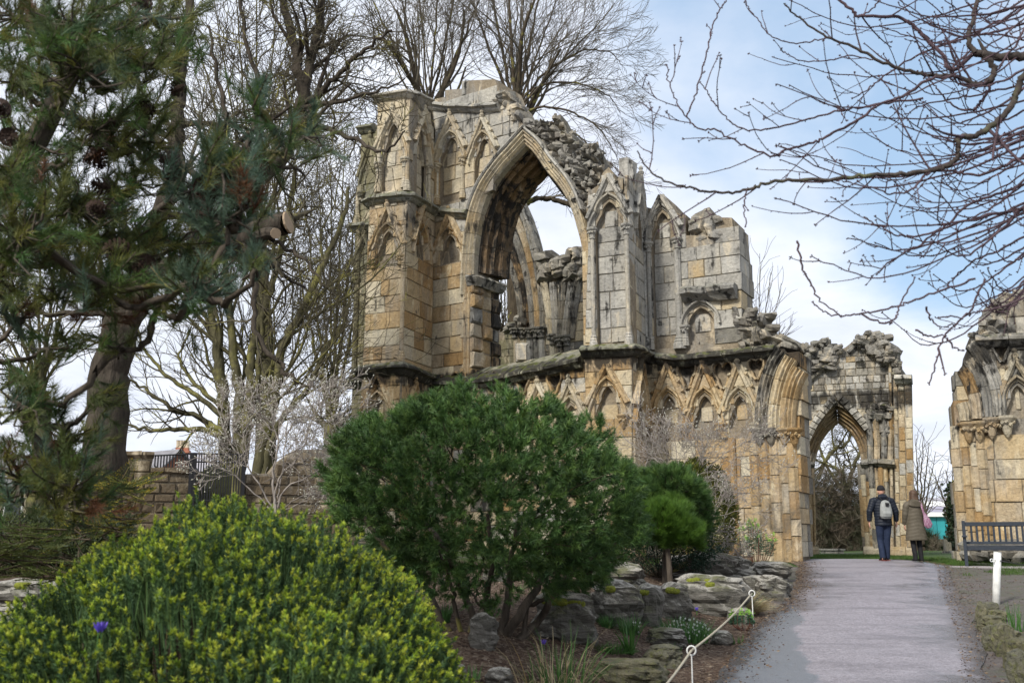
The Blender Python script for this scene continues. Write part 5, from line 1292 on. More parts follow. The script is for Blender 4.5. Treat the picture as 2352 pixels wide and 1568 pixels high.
c0 = P(1600, 1185, 17.2); ROOT = thing('yew_bush', (c0.x, 17.2, gz(c0.x, 17.2)), 'rounded golden-olive yew bush behind the pines in front of the wall', 'bush')
C_, A_ = dome(c0, .66, .6, .95, 12500, -.95, .8, 8, .08, .4)
cc2, aa2 = dome(P(1560, 1120, 17.6), .4, .4, .42, 2500, -.95, .86, 18, .08, .4); C_ = np.concatenate([C_, cc2]); A_ = np.concatenate([A_, aa2])
V, F_ = leaves(C_, A_ + NR.normal(0, .5, C_.shape), .072, .028); foliage('leaves', V, F_, np.arange(len(C_)), [M['yew']], None, ROOT)
mb = MB(); mb.tube([Vector((c0.x, 17.2, gz(c0.x, 17.2) - .1)), c0], [.06, .03], 8); mb.build('stem', M['bark_brown'], ROOT)
# dark underplanting beneath the pines
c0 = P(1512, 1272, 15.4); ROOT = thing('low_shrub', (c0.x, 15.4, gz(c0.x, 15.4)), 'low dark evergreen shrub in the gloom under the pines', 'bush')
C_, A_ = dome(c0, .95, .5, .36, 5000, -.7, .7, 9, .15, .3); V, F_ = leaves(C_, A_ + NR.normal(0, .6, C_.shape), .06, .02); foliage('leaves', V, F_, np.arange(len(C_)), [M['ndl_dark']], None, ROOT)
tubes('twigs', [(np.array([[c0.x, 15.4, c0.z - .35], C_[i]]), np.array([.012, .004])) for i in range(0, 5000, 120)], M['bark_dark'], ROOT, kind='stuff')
# --- the golden heath mound
hz0 = (-1.32, 4.95)
heath = thing('heather_bush', (hz0[0], hz0[1], gz(*hz0)), 'big golden-green heath mound filling the lower left corner', 'heather')
q = np.random.default_rng(12); Pt = []; Ax = []
def hsurf(x, y):
    z = -9
    for (cx_, cy_, cz_, rx, ry, rz) in ((-1.36, 5.05, .38, 1.16, 1.38, 1.30), (-1.95, 4.75, .3, .62, .9, .98), (-1.9, 3.9, .2, .95, .7, .78), (-.95, 4.35, .25, .78, .95, 1.02)):
        d = ((x - cx_) / rx) ** 2 + ((y - cy_) / ry) ** 2
        if d < 1: z = max(z, cz_ + rz * math.sqrt(1 - d))
    return z
tries = 0
while len(Pt) < 7400 and tries < 200000:
    tries += 1
    x = q.uniform(-3.0, .3); y = q.uniform(3.1, 6.4); z = hsurf(x, y)
    if z < .45: continue
    # steep sides get more sprigs
    e = .03; sx = (hsurf(x + e, y) - z) / e; sy = (hsurf(x, y + e) - z) / e
    if abs(sx) > 8 or abs(sy) > 8: sx, sy = max(-3, min(3, sx)), max(-3, min(3, sy))
    st = math.sqrt(1 + sx * sx + sy * sy)
    if q.random() > min(1, st / 2.6): continue
    hole = mnoise.noise(Vector((x * 2.6, y * 2.6, z * 2.6)))
    if hole < -.36: continue
    nn = unit(np.array([-sx, -sy, 1.])); z += .16 * mnoise.noise(Vector((x * 1.9, y * 1.9, 4))) + .05 * mnoise.noise(Vector((x * 6, y * 6, 4)))
    Pt.append((x, y, z - q.uniform(.02, .13))); Ax.append(unit(nn * .8 + np.array([0, 0, .8]) + q.normal(0, .2, 3)))
Pt = np.array(Pt); Ax = np.array(Ax); L = q.uniform(.08, .16, len(Pt))
Vs = []; Fs = []; I = []; MI = []; nb = 0
for part, (n, t0, t1, ll, w_, sp, mi) in enumerate(((40, .1, .92, .023, .0070, (.5, 1.1), 0), (22, .80, 1.0, .018, .0064, (.25, 1.15), 1))):
    m_ = len(Pt); t = q.uniform(t0, t1, (m_, n)) * L[:, None]
    cen = (Pt[:, None] + Ax[:, None] * t[..., None]).reshape(-1, 3); ax = np.repeat(Ax, n, 0)
    V, F_, ids = needles(cen, ax, 1, ll, w_, sp, jit=.2); Vs.append(V); Fs.append(F_ + nb); nb += len(V); I.append(ids // n); MI.append(np.full(len(F_), mi))
foliage('sprigs', np.concatenate(Vs), np.concatenate(Fs), np.concatenate(I), [M['heath_dark'], M['heath_tip']], np.concatenate(MI), heath)
tubes('stems', [(np.array([Pt[i] - Ax[i] * .14 - np.array([0, 0, .06]), Pt[i], Pt[i] + Ax[i] * L[i] * .9]), np.array([.003, .0025, .0015])) for i in range(0, len(Pt), 1)], M['heath_dark'], heath, kind='stuff', nfun=lambda r_: 3)
# dense inner mass of dead stems so that the mound is not hollow
ch = []
for i in range(500):
    x = q.uniform(-2.6, 0.); y = q.uniform(3.5, 6.); z = hsurf(x, y)
    if z > .6: ch.append((np.array([[x * .7 - .4, y * .7 + 1.4, .35], [x, y, z - .25]]), np.array([.016, .007])))
tubes('woody_stems', ch, M['bark_dark'], heath, kind='stuff')
# --- spruce with yellow tips and low dark conifers at the left
def spray(name, label, cat, pts, Y, mats, n, seed, size=.5, lsz=.02):
    c0 = P(pts[0][0], pts[0][1], Y); root = thing(name, (c0.x, c0.y, gz(c0.x, c0.y)), label, cat); q = np.random.default_rng(seed)
    cs = []; ax = []; mi = []; ch = []
    for (x, y, rx, ry) in pts:
        for k_ in range(n):
            c = np.array(P(x + q.uniform(-rx, rx), y + q.uniform(-ry, ry), Y + q.uniform(-.4, .4))); d = unit(np.array([q.normal(0, 1), q.normal(-.5, .6), q.normal(.15, .25)])); L = size * q.uniform(.4, 1.)
            ch.append((np.array([c - d * .05, c + d * L * .5, c + d * L + np.array([0, 0, .03])]), np.array([.008, .006, .003])))
            side = unit(np.cross(d, [0, 0, 1]))
            for b_ in np.linspace(.15, 1, 9):
                for sg in (-1, 1):
                    dd = unit(d * .8 + side * sg * .8); l2 = L * .35 * (1.15 - b_) + .03
                    for t in np.linspace(0, 1, 5):
                        for z_ in (-1, 1): cs.append(c + d * L * b_ + dd * l2 * t); ax.append(unit(dd + side * z_ * .6 + np.array([0, 0, .35]))); mi.append(1 if t > .7 and q.random() < .5 else 0)
    cs = np.array(cs); ax = np.array(ax); V, F_ = leaves(cs, ax, lsz, lsz * .3); foliage('needles', V, F_, np.arange(len(cs)) // 90, [M[m_] for m_ in mats], mi, root)
    tubes('twigs', ch, M['bark_dark'], root, kind='stuff'); return root
spray('spruce', 'small spruce with orange-yellow tipped sprays in front of the brown wall', 'spruce', [(255, 1150, 55, 25), (235, 1190, 70, 22), (285, 1120, 25, 15), (220, 1225, 60, 15)], 8.5, ['spruce', 'spruce_tip'], 22, 81, .32)
spray('juniper_bush', 'low spreading dark conifer between the pine and the rocks', 'bush', [(60, 1225, 110, 18), (100, 1260, 120, 22), (60, 1300, 130, 22), (150, 1310, 70, 25), (30, 1270, 60, 20)], 8.2, ['spruce', 'spruce'], 26, 82, .38)
# --- foreground five-needle pine overhanging the top left
pz = Vector((-3.7, 5.6, gz(-3.7, 5.6) - .05))
pine = thing('pine_tree', pz, 'foreground pine with long soft needles and brown cones overhanging the left side', 'pine tree')
q = np.random.default_rng(77)
tr = catmull([pz, Vector((-3.6, 5.6, 1.6)), Vector((-3.2, 5.6, 2.4))] + px3([(-60, 520), (0, 440), (45, 380), (95, 300), (140, 210), (190, 110), (225, 0), (245, -120)], 5.6), 6)
tubes('trunk', [(np.array(tr), np.linspace(.12, .035, len(tr)))], M['bark_brown'], pine)
CL = [(40,40,110,80,3),(190,60,140,80,3),(350,40,110,55,2),(50,190,90,90,3),(190,160,120,80,3),(330,140,90,60,2),(80,330,90,80,2),(220,300,110,70,3),(320,320,60,60,2),(50,540,90,110,4),(170,470,110,90,4),
      (310,420,80,60,2),(290,560,120,60,4),(410,560,100,70,4),(450,650,80,45,3),(530,500,80,55,2),(505,380,70,80,2),(600,250,22,60,1),(640,350,90,35,1),(700,315,60,25,1),(200,650,140,55,4),(370,700,80,40,3),
      (50,730,60,50,1),(110,800,60,45,1),(270,800,50,36,1),(50,930,70,65,3),(150,1010,75,70,3),(50,1100,90,80,4),(165,1130,80,75,4),(225,925,36,26,1),(590,620,40,25,1),(560,440,60,50,2),(20,400,50,60,2),(440,440,60,60,2),(0,640,60,70,3),(420,120,50,70,1),(330,250,50,40,1)]
hubs = [np.array(v) for v in tr[14:]]
groups = {'ndl_olive': [], 'ndl_blue': [], 'ndl_mugo': [], 'ndl_rust': []}; ch = []; ends = []
for (x, y, rx, ry, w_) in CL:
    n = int(rx * ry / 900 * (1.5 + w_ * .75)) + 3
    Yc = 5.0 + q.uniform(-.5, .9) if x < 430 else q.uniform(4.3, 4.9)
    c = np.array(P(x, y, Yc)); near = min(hubs, key=lambda h: np.linalg.norm(h - c) - .6 * (h[2] < c[2]))
    mid = (near + c) / 2 + np.array([0, 0, -.12]); br = catmull([near, mid, c], 6); br = np.array([v + Vector(q.normal(0, .01, 3)) for v in br])
    tubes('branch', [(br, np.linspace(.028, .012, len(br)))], M['bark_brown'], pine); hubs.append(c)
    for k_ in range(n):
        a = q.uniform(0, 2 * math.pi); r_ = q.random() ** .5
        e = np.array(P(x + rx * r_ * math.cos(a), y + ry * r_ * math.sin(a), Yc + q.normal(0, .3)))
        ax = unit((e - c) * 1.2 + np.array([.15, -.1, .28]) + q.normal(0, .15, 3)); m1 = c * .45 + e * .55 + np.array([0, 0, -.03]) + q.normal(0, .03, 3)
        ch.append((np.array([c, m1, e, e + ax * .12]), np.array([.008, .006, .005, .003])))
        kd = 'ndl_blue' if (x > 430 and q.random() < .6) or q.random() < .10 else ('ndl_mugo' if q.random() < .22 else 'ndl_olive')
        if q.random() < .02: kd = 'ndl_rust'
        groups[kd].append((e - ax * .06, ax)); ends.append(e)
        if q.random() < .6: groups[kd].append((m1, unit(ax + q.normal(0, .5, 3))))
        if q.random() < .5: groups[kd].append((e + q.normal(0, .05, 3), unit(ax + q.normal(0, .6, 3))))
for x, y, n in ((240, 720, 10), (110, 1060, 12), (250, 350, 4)):
    for _ in range(n): groups['ndl_rust'].append((np.array(P(x + q.normal(0, 22), y + q.normal(0, 14), 5.2)), unit(q.normal(0, 1, 3))))
for kd, l in groups.items():
    V, F_, ids = needles(np.array([a for a, b_ in l]), np.array([b_ for a, b_ in l]), 80, .075, .0036, (.2, .95), along=.15, curve=.05); foliage('needles', V, F_, ids, [M[kd]], None, pine)
tubes('twigs', ch, M['bark_brown'], pine, kind='stuff')
M['cone'] = plain('cone_brown', (.045, .026, .018), .8, 30, .4, .2)
mb = MB(); qq = random.Random(4)
for i in range(60):
    t = i / 59; a = i * 2.4; r_ = .032 * math.sin(math.pi * min(1, t * .9 + .1)) + .004; c = Vector((r_ * math.cos(a), r_ * math.sin(a), .1 * t)); o_ = Vector((math.cos(a), math.sin(a), .35)) * .018; s_ = Vector((-math.sin(a), math.cos(a), 0)) * .010
    mb.add([c - s_, c + s_, c + o_ + s_ * .8 + Vector((0, 0, .004)), c + o_ - s_ * .8], [(0, 1, 2, 3)])
mb.lathe((0, 0, 0), [(.008, 0), (.022, .03), (.02, .07), (.004, .1)], 6)
cone = mb.build('pine_cone', M['cone'], pine, loc=(0, 0, 0)); first = True
for x, y, Y, s_ in ((560, 335, 4.4, 1.1), (612, 385, 4.4, 1.), (505, 445, 4.4, 1.1), (470, 430, 4.4, 1.2), (535, 455, 4.4, 1.), (450, 500, 4.5, 1.), (10, 265, 5, 1.1), (345, 240, 5, 1.1), (365, 370, 4.9, 1.1), (380, 385, 4.9, 1.), (220, 210, 5.2, 1.), (210, 340, 5.1, 1.2), (230, 350, 5.1, 1.), (270, 280, 5.1, 1.), (240, 490, 5, 1.), (300, 580, 4.9, 1.3), (285, 600, 4.9, 1.2), (320, 610, 4.9, 1.2), (95, 590, 5.1, 1.1), (340, 20, 5.1, 1.2), (425, 195, 4.9, .9), (20, 320, 5, 1.), (120, 190, 5.2, 1.1), (150, 175, 5.2, 1.1), (255, 430, 5, 1.)):
    o = cone if first else cone.copy()
    if not first: COL.objects.link(o)
    first = False; o.parent = pine; o.location = P(x, y, Y) - pz; o.scale = (s_ * .95,) * 3; o.rotation_euler = (q.uniform(1.2, 2.6), q.uniform(-.6, .6), q.uniform(0, 6)); WL[o.name] = P(x, y, Y)
print('shrubs', time.time() - T0)
# ------------------------------------------------------------------ the near cherry whose branches hang in from the right
zx = lambda l, Y=5.6: [P(1435.5 + .4028 * a, .4028 * b_, Y) for a, b_ in l]
cb = Vector((5.7, 6.9, gz(5.7, 6.9) - .05))
cherry = thing('cherry_tree', cb, 'leafless budding tree reaching thin purplish branches in from the right', 'tree')
g = Grow(91, wander=.07, up=.07, levels=3, split=(1, 3), lens=(.25, .5), ang=(.5, 1.1), minr=.0036, curl=.35, segl=.07, ratio=.6, tip=.6, jit=.004, maxL=.42)
hub = P(2420, 150, 6.); hub2 = P(2440, 480, 6.2)
g.limb([cb, Vector((5.6, 6.9, 1.6)), Vector((5.2, 6.7, 2.9)), Vector((4.6, 6.4, 3.9))], .17, .11, lev=1, num=0, tmin=.9)
g.limb([Vector((5.2, 6.7, 2.9)), Vector((4.3, 6.4, 3.1)), hub2], .08, .05, lev=1, num=0, tmin=.9); g.limb([Vector((4.6, 6.4, 3.9)), hub], .07, .05, lev=1, num=0, tmin=.9)
LIM = [([(2500,330),(2275,325),(2160,328),(2060,315),(1995,300)], .036, .028, 5, 5.8), ([(1995,300),(1955,220),(1990,100),(2015,-30)], .022, .016, 5, 5.8),
 ([(2060,318),(2110,400),(2070,470),(2000,480),(1900,440),(1740,430),(1600,400),(1450,350),(1300,270),(1150,210),(1000,110),(905,20)], .024, .005, 12, 5.7),
 ([(2450,300),(2275,430),(2230,540),(2180,640),(2080,730),(2000,770),(1900,790),(1905,870),(1860,930),(1760,970),(1600,990),(1400,1000),(1200,1020),(950,1025),(820,1040),(700,1080),(560,1100),(400,1080),(250,1040),(130,960),(70,860)], .026, .0045, 15, 5.2),
 ([(2100,400),(2080,500),(2050,560),(2010,600),(1990,628),(1930,625),(1850,590),(1790,520),(1750,470)], .014, .006, 4, 5.8),
 ([(1900,440),(1750,450),(1600,540),(1450,600),(1300,700),(1150,780),(1050,820),(900,860),(860,890),(700,840),(600,790),(510,740),(430,740),(350,670),(290,570),(250,470),(238,375)], .013, .0045, 12, 5.4),
 ([(350,670),(390,570),(430,440),(475,270),(510,120),(560,30),(600,-40)], .006, .0045, 4, 5.4),
 ([(1700,560),(1500,590),(1300,620),(1150,650),(1000,690),(850,730),(700,745),(600,690),(520,610),(475,530),(425,470)], .010, .0045, 8, 5.6),
 ([(1180,-40),(1280,50),(1350,95),(1560,100),(1650,160),(1700,210),(1800,300),(1860,400),(1995,300)], .015, .02, 8, 6.), ([(1350,95),(1420,40),(1480,-40)], .008, .006, 2, 6.),
 ([(1150,215),(1050,240),(940,240),(830,200),(760,120),(700,40),(665,-40)], .007, .0045, 3, 5.7), ([(1450,350),(1300,320),(1150,345),(1000,345),(930,310),(892,283)], .007, .0045, 4, 5.7),
 ([(695,1080),(680,1180),(688,1285)], .0055, .004, 1, 5.2), ([(2500,1150),(2275,1190),(2100,1220),(1900,1270),(1700,1340),(1550,1340),(1450,1290),(1372,1240)], .014, .0045, 10, 5.7),
 ([(2500,980),(2275,1050),(2150,1100),(1950,1170),(1850,1270),(1700,1380),(1600,1440),(1500,1500),(1440,1560)], .013, .0045, 10, 5.5), ([(1760,970),(1700,1010),(1640,1080),(1540,1105),(1450,1080),(1300,1045),(1200,1030)], .009, .005, 5, 5.2),
 ([(2500,860),(2275,900),(2150,950),(2000,1000),(1880,980),(1760,970)], .014, .009, 7, 5.6), ([(2500,1300),(2275,1350),(2150,1420),(2000,1480),(1900,1560),(1840,1640)], .011, .005, 7, 5.9),
 ([(2500,100),(2300,130),(2100,180),(1900,230),(1700,300),(1500,420),(1400,500),(1300,560)], .015, .005, 12, 6.2), ([(2500,500),(2300,480),(2100,520),(1900,560),(1700,600),(1600,650)], .012, .005, 10, 6.), ([(2500,700),(2350,760),(2200,800),(2100,860),(1960,900)], .011, .005, 8, 6.),
 ([(2400,-40),(2250,60),(2100,140),(1950,200),(1800,240),(1600,200),(1450,150)], .013, .005, 10, 6.3), ([(2450,200),(2300,230),(2150,200),(2000,190),(1850,180),(1650,90),(1560,20)], .012, .005, 9, 6.1)]
qc = random.Random(9)
for i in range(46):
    x0 = 2380; y0 = qc.uniform(-60, 700); L_ = qc.uniform(160, 620); dy = qc.uniform(-40, 150); sg_ = qc.uniform(20, 70); Yq = qc.uniform(5.4, 6.6)
    if y0 > 500: L_ *= .6
    g.limb([P(x0, y0, Yq), P(x0 - L_ * .35, y0 + dy * .5 + sg_ * .7, Yq - .1), P(x0 - L_ * .7, y0 + dy + sg_ * .6, Yq - .1), P(x0 - L_, y0 + dy - sg_ * .5, Yq - .2)], qc.uniform(.0055, .009), .0036, lev=2, num=4, tmin=.1)
for pts, r0, r1, n, Y in LIM: g.limb(zx(pts, Y), r0 * .78, r1 * .85, lev=1 if len(pts) > 7 else 2, num=max(1, int(n * .75)), tmin=.1)
for pts in ([(2240, 640), (2170, 665), (2102, 689), (2067, 701), (2014, 715), (1973, 721), (1938, 725), (1897, 717), (1868, 696)], [(1979, 721), (2008, 736), (2044, 742), (2061, 721), (2073, 689), (2100, 640)], [(2420, 640), (2330, 695), (2284, 709), (2243, 717), (2208, 727), (2158, 729)],
            [(2262, 640), (2240, 689), (2231, 712), (2190, 748), (2161, 786), (2152, 821), (2134, 880)], [(2155, 797), (2170, 857)], [(2102, 758), (2132, 771), (2170, 772)], [(2175, 775), (2190, 798), (2211, 805)], [(2128, 704), (2135, 730), (2158, 750), (2190, 745)], [(1830, 553), (1842, 610), (1866, 655), (1885, 690), (1930, 725)]):
    g.limb(px3(pts, 5.3), .0065, .0042, lev=3, num=0)
ch = [(p, r_) for p, r_, l in g.chains]
tubes('trunk', ch[:1], M['cherry_big'], cherry)
big = [c_ for c_ in ch[1:] if c_[1][0] > .012]; sm = [c_ for c_ in ch[1:] if c_[1][0] <= .012]
for c_ in big: tubes('branch', [c_], M['cherry_big'], cherry, nfun=lambda r_: 8)
tubes('twigs', sm, M['cherry'], cherry, kind='stuff', nfun=lambda r_: 4)
q = np.random.default_rng(6); c = []; d = []; sz = []
for p, r_ in sm + big:
    L = np.linalg.norm(np.diff(p, axis=0), axis=1).sum(); n = int(L / .055)
    for i in range(n):
        f = q.uniform(0, len(p) - 1.01); k_ = int(f); a = p[k_] + (p[k_ + 1] - p[k_]) * (f - k_); ax = unit(p[k_ + 1] - p[k_]); s_ = unit(np.cross(ax, q.normal(0, 1, 3))); c.append(a + s_ * r_[k_] * .7); d.append(unit(ax * .8 + s_)); sz.append(.010 if r_[k_] < .006 else .012)
    if r_[0] <= .012:
        for _ in range(3): c.append(p[-1]); d.append(unit(unit(p[-1] - p[-2]) + q.normal(0, .5, 3))); sz.append(.015)
c = np.array(c); d = np.array(d); sz = np.array(sz)[:, None]; s_ = np.cross(d, [.2, .5, .9]); s_ /= np.linalg.norm(s_, axis=1)[:, None]; u_ = np.cross(s_, d); W = sz * .34
Vb = np.stack([c, c + d*sz*.5 + s_*W, c + d*sz*.5 + u_*W, c + d*sz*.5 - s_*W, c + d*sz*.5 - u_*W, c + d*sz], 1).reshape(-1, 3); o = np.arange(len(c))[:, None, None] * 6
foliage('buds', Vb, (np.array([[0,1,2],[0,2,3],[0,3,4],[0,4,1],[5,2,1],[5,3,2],[5,4,3],[5,1,4]])[None] + o).reshape(-1, 3), np.repeat(np.arange(len(c)), 8), [M['cherry']], None, cherry)
print('cherry', time.time() - T0, len(ch), len(c))
# ------------------------------------------------------------------ brown garden wall, railing and gate at the left
def ground_hit(x, y, ymax=40.):
    r = ray(x, y); lo = 2.
    Y = 2.
    while Y < ymax:
        if EYE + r[2] / r[1] * Y <= H(r[0] / r[1] * Y, Y): break
        Y += .05
    return Vector((r[0] / r[1] * Y, Y, H(r[0] / r[1] * Y, Y)))
g0, g1 = P(270, 1100, 20.5), P(820, 1100, 22.5)
FW = Facet((g0.x, g0.y), (g1.x, g1.y))
bw = thing('garden_wall', (*FW.at(1, .9)[:2], .9), 'low brown sandstone wall stepping down towards the black iron gate', 'wall')
mw = Masonry(bw); ZW = courses(.7, 4, .15, .27, 77)
for outl in ([(270, 1300), (270, 1046), (353, 1047), (349, 1068), (345, 1085), (437, 1086), (438, 1300)],):
    o_ = FW.uvs(outl); o_[0] = (o_[0][0], .7); o_[-1] = (o_[-1][0], .7)
    slab(FW, o_, [], -.04, -.5, 'mortar', 'wall_core', bw); lay(mw, FW, o_, [], ZW, (.25, .6), 'brown', rough=.025, gap=.03, jig=.02, depth=.09)
mw.flush()
for pts in ([(268, 1046), (355, 1047)], [(345, 1085), (438, 1086)]):
    string_course(bw, [FW.at(*FW.uv(*p), -.02) for p in pts], [(-.5, .1), (.05, .1), (.07, .02), (.0, -.04), (-.5, -.04)], 'brown', seg=.55, name='coping_stone', rough=.02)
bw2 = thing('garden_wall', (*FW.at(7, .9)[:2], .9), 'brown sandstone wall behind the magnolia, meeting the left pier of the ruin', 'wall')
mw = Masonry(bw2)
o_ = FW.uvs([(562, 1300), (562, 1088), (620, 1086), (640, 1060), (680, 1032), (815, 1030), (815, 1300)]); o_[0] = (o_[0][0], .7); o_[-1] = (o_[-1][0], .7)
slab(FW, o_, [], -.04, -.5, 'mortar', 'wall_core', bw2); lay(mw, FW, o_, [], ZW, (.25, .6), 'brown', rough=.025, gap=.03, jig=.02, depth=.09); mw.flush()
M['iron'] = plain('black_iron', (.012, .012, .013), .5, 40, .3, .05, spec=.4)
M['door'] = plain('mossy_door', (.05, .055, .02), .85, 12, .35, .3)
def bars(root, F, x0, x1, yt0, yt1, yb, n, r_=.012):
    for i in range(n):
        t = i / (n - 1); x = x0 + (x1 - x0) * t; u, zt = F.uv(x, yt0 + (yt1 - yt0) * t); zb = F.uv(x, yb if not callable(yb) else yb(t))[1]
        mb = MB(); mb.box((-r_, -.008, zb), (r_, .008, zt), Matrix.Translation(F.at(u, 0)) @ Matrix.Rotation(F.rot, 4, 'Z')); mb.build('bar', M['iron'], root, loc=F.at(u, zb))
def rail(root, F, a, b_, name='rail', h=.03):
    (u0, z0), (u1, z1) = F.uv(*a), F.uv(*b_); mb = MB(); mb.tube([F.at(u0, z0), F.at(u1, z1)], h * .6, 6); mb.build(name, M['iron'], root, loc=F.at(u0, z0))
rl = thing('railing', FW.at(*FW.uv(400, 1084)), 'short black iron railing on top of the stepped brown wall', 'railing')
bars(rl, FW, 357, 438, 1046, 1042, lambda t: 1072 + 12 * min(1, t * 3.2), 13, .014)
rail(rl, FW, (355, 1046), (440, 1042)); rail(rl, FW, (355, 1070), (381, 1083)); rail(rl, FW, (381, 1083), (440, 1083))
gt = thing('gate', FW.at(FW.uv(500, 1100)[0], .95), 'tall black iron bar gate between the two brown walls', 'gate')
bars(gt, FW.shift(.1), 446, 558, 1041, 1043, 1200, 20, .013)
for a, b_ in (((444, 1041), (560, 1043)), ((444, 1060), (560, 1062)), ((444, 1150), (560, 1150))): rail(gt, FW.shift(.1), a, b_)
for x in (440, 447, 560):
    u, z = FW.uv(x, 1040); mb = MB(); mb.box((-.035, -.035, .8), (.035, .035, z), Matrix.Translation(FW.at(u, 0, .1)) @ Matrix.Rotation(FW.rot, 4, 'Z')); mb.build('gate_post', M['iron'], gt, loc=FW.at(u, .8))
dr_ = thing('wooden_door', FW.at(FW.uv(495, 1100)[0], .9, -.5), 'mossy green arched plank door behind the iron gate', 'door')
FD = FW.shift(-.5)
for i in range(9):
    x0 = 459 + i * 8; x1 = x0 + 7.4; t = (i + .5) / 9; yt = 1088 - 22 * math.sin(math.pi * t) ** .7
    u0 = FD.uv(x0, 1100)[0]; u1 = FD.uv(x1, 1100)[0]; z = FD.uv(x0, yt)[1]; mb = MB(); mb.box((0, 0, .8), (u1 - u0, .04, z), Matrix.Translation(FD.at(u0, 0)) @ Matrix.Rotation(FD.rot, 4, 'Z')); mb.build('plank', M['door'], dr_, loc=FD.at(u0, .8))
# ------------------------------------------------------------------ houses far behind
M['brick'] = plain('red_brick', (.30, .12, .075), .85, 3, .3, .1); M['slate'] = plain('slate', (.17, .165, .175), .6, 2, .25, .1); M['slate2'] = plain('pale_slate', (.34, .33, .36), .6, 2, .2, .1)
M['beige'] = plain('beige_render', (.48, .40, .29), .8, 2, .1, .0); M['glass'] = plain('window_glass', (.03, .035, .04), .15, 2, .1, 0, spec=.6); M['white'] = plain('white_paint', (.72, .72, .70), .5, 12, .08, .05)
M['teal'] = plain('teal_sheet', (.03, .26, .28), .5, 1, .15, 0); M['zinc'] = plain('zinc_sheet', (.30, .28, .34), .5, 1, .15, 0)
def house(label, c, rot, L, W, he, hr, wall, roof, wins=(), chim=None):
    root = thing('house', c, label, 'house'); Mx = Matrix.Translation(c) @ Matrix.Rotation(rot, 4, 'Z'); ww = W / 2; l = L / 2
    mb = MB(); vs = [Mx @ Vector(v) for v in ((-l,-ww,0),(l,-ww,0),(l,ww,0),(-l,ww,0),(-l,-ww,he),(l,-ww,he),(l,ww,he),(-l,ww,he),(-l,0,hr),(l,0,hr))]
    mb.add(vs, [(0,1,5,4),(1,2,6,9,5),(2,3,7,6),(3,0,4,8,7)]); mb.build('wall', M[wall], root)
    for sg in (-1, 1):
        e = .3; k_ = (hr - he) / ww; a = [(-l-e, sg*(ww+e), he-e*k_+.05), (l+e, sg*(ww+e), he-e*k_+.05), (l+e, 0, hr+.05), (-l-e, 0, hr+.05)]
        mb = MB(); v1 = [Mx @ Vector(p) for p in a]; v2 = [v + Vector((0, 0, .12)) for v in v1]; mb.add(v1 + v2, [(0,1,2,3),(4,5,6,7),(0,1,5,4),(1,2,6,5),(2,3,7,6),(3,0,4,7)]); mb.build('roof', M[roof], root)
    for (x, y, z, w_, h, axis) in wins:
        mb = MB()
        if axis == 'y': mb.box((x-w_/2, y-.06, z), (x+w_/2, y+.02, z+h), Mx)
        else: mb.box((x-.02, y-w_/2, z), (x+.06, y+w_/2, z+h), Mx)
        o = mb.build('window', M['white'], root); mb = MB()
        if axis == 'y': mb.box((x-w_/2+.1, y-.09, z+.1), (x+w_/2-.1, y-.065, z+h-.1), Mx)
        else: mb.box((x+.065, y-w_/2+.1, z+.1), (x+.09, y+w_/2-.1, z+h-.1), Mx)
        mb.build('pane', M['glass'], o)
    if chim:
        x, y, z0, z1, s_ = chim; mb = MB(); mb.box((x-s_, y-s_*.5, z0), (x+s_, y+s_*.5, z1), Mx); mb.box((x-s_-.08, y-s_*.5-.08, z1-.35), (x+s_+.08, y+s_*.5+.08, z1-.18), Mx); o = mb.build('chimney', M['brick'], root)
        for i in range(4):
            mb = MB(); mb.lathe(Mx @ Vector((x - s_ * .75 + i * s_ * .5, y, z1)), [(.16, 0), (.13, .25), (.14, .5), (.17, .55)], 8); mb.build('chimney_pot', M['beige'], o)
    return root
Y = 62.; a = P(283, 1032, Y); b_ = P(366, 1027, Y); zr = a.z - 1.
house('brick house with a dark slate roof and a red gable end showing over the wall', Vector(((a.x + b_.x) / 2, Y + 3, 1.)), R(-38), 4.6, 3.4, zr - 1.6, zr, 'brick', 'slate', [(2.3, -.6, 1.2, .7, 1.1, 'x')])
a = P(378, 1040, 70.); b_ = P(430, 1040, 70.)
house('house with a pale slate roof and a tall red brick chimney behind the railing', Vector(((a.x + b_.x) / 2 + .3, 72, 1.)), R(4), 3.2, 5.0, 3.0, a.z - 1.1, 'brick', 'slate2', [(0, -2.5, 1., .8, 1., 'y')], (-.55, .2, a.z - 2., P(390, 1022, 70).z - 1., .45))
a = P(30, 1080, 55.)
house('beige rendered house glimpsed behind the pine at the left edge', Vector((a.x, 57, 1.)), R(10), 7, 5, 3.6, 5.2, 'beige', 'slate', [(-2, -2.5, 1.6, 1.0, 1.3, 'y'), (0, -2.5, 1.6, 1.0, 1.3, 'y'), (2, -2.5, 1.6, 1.0, 1.3, 'y')])
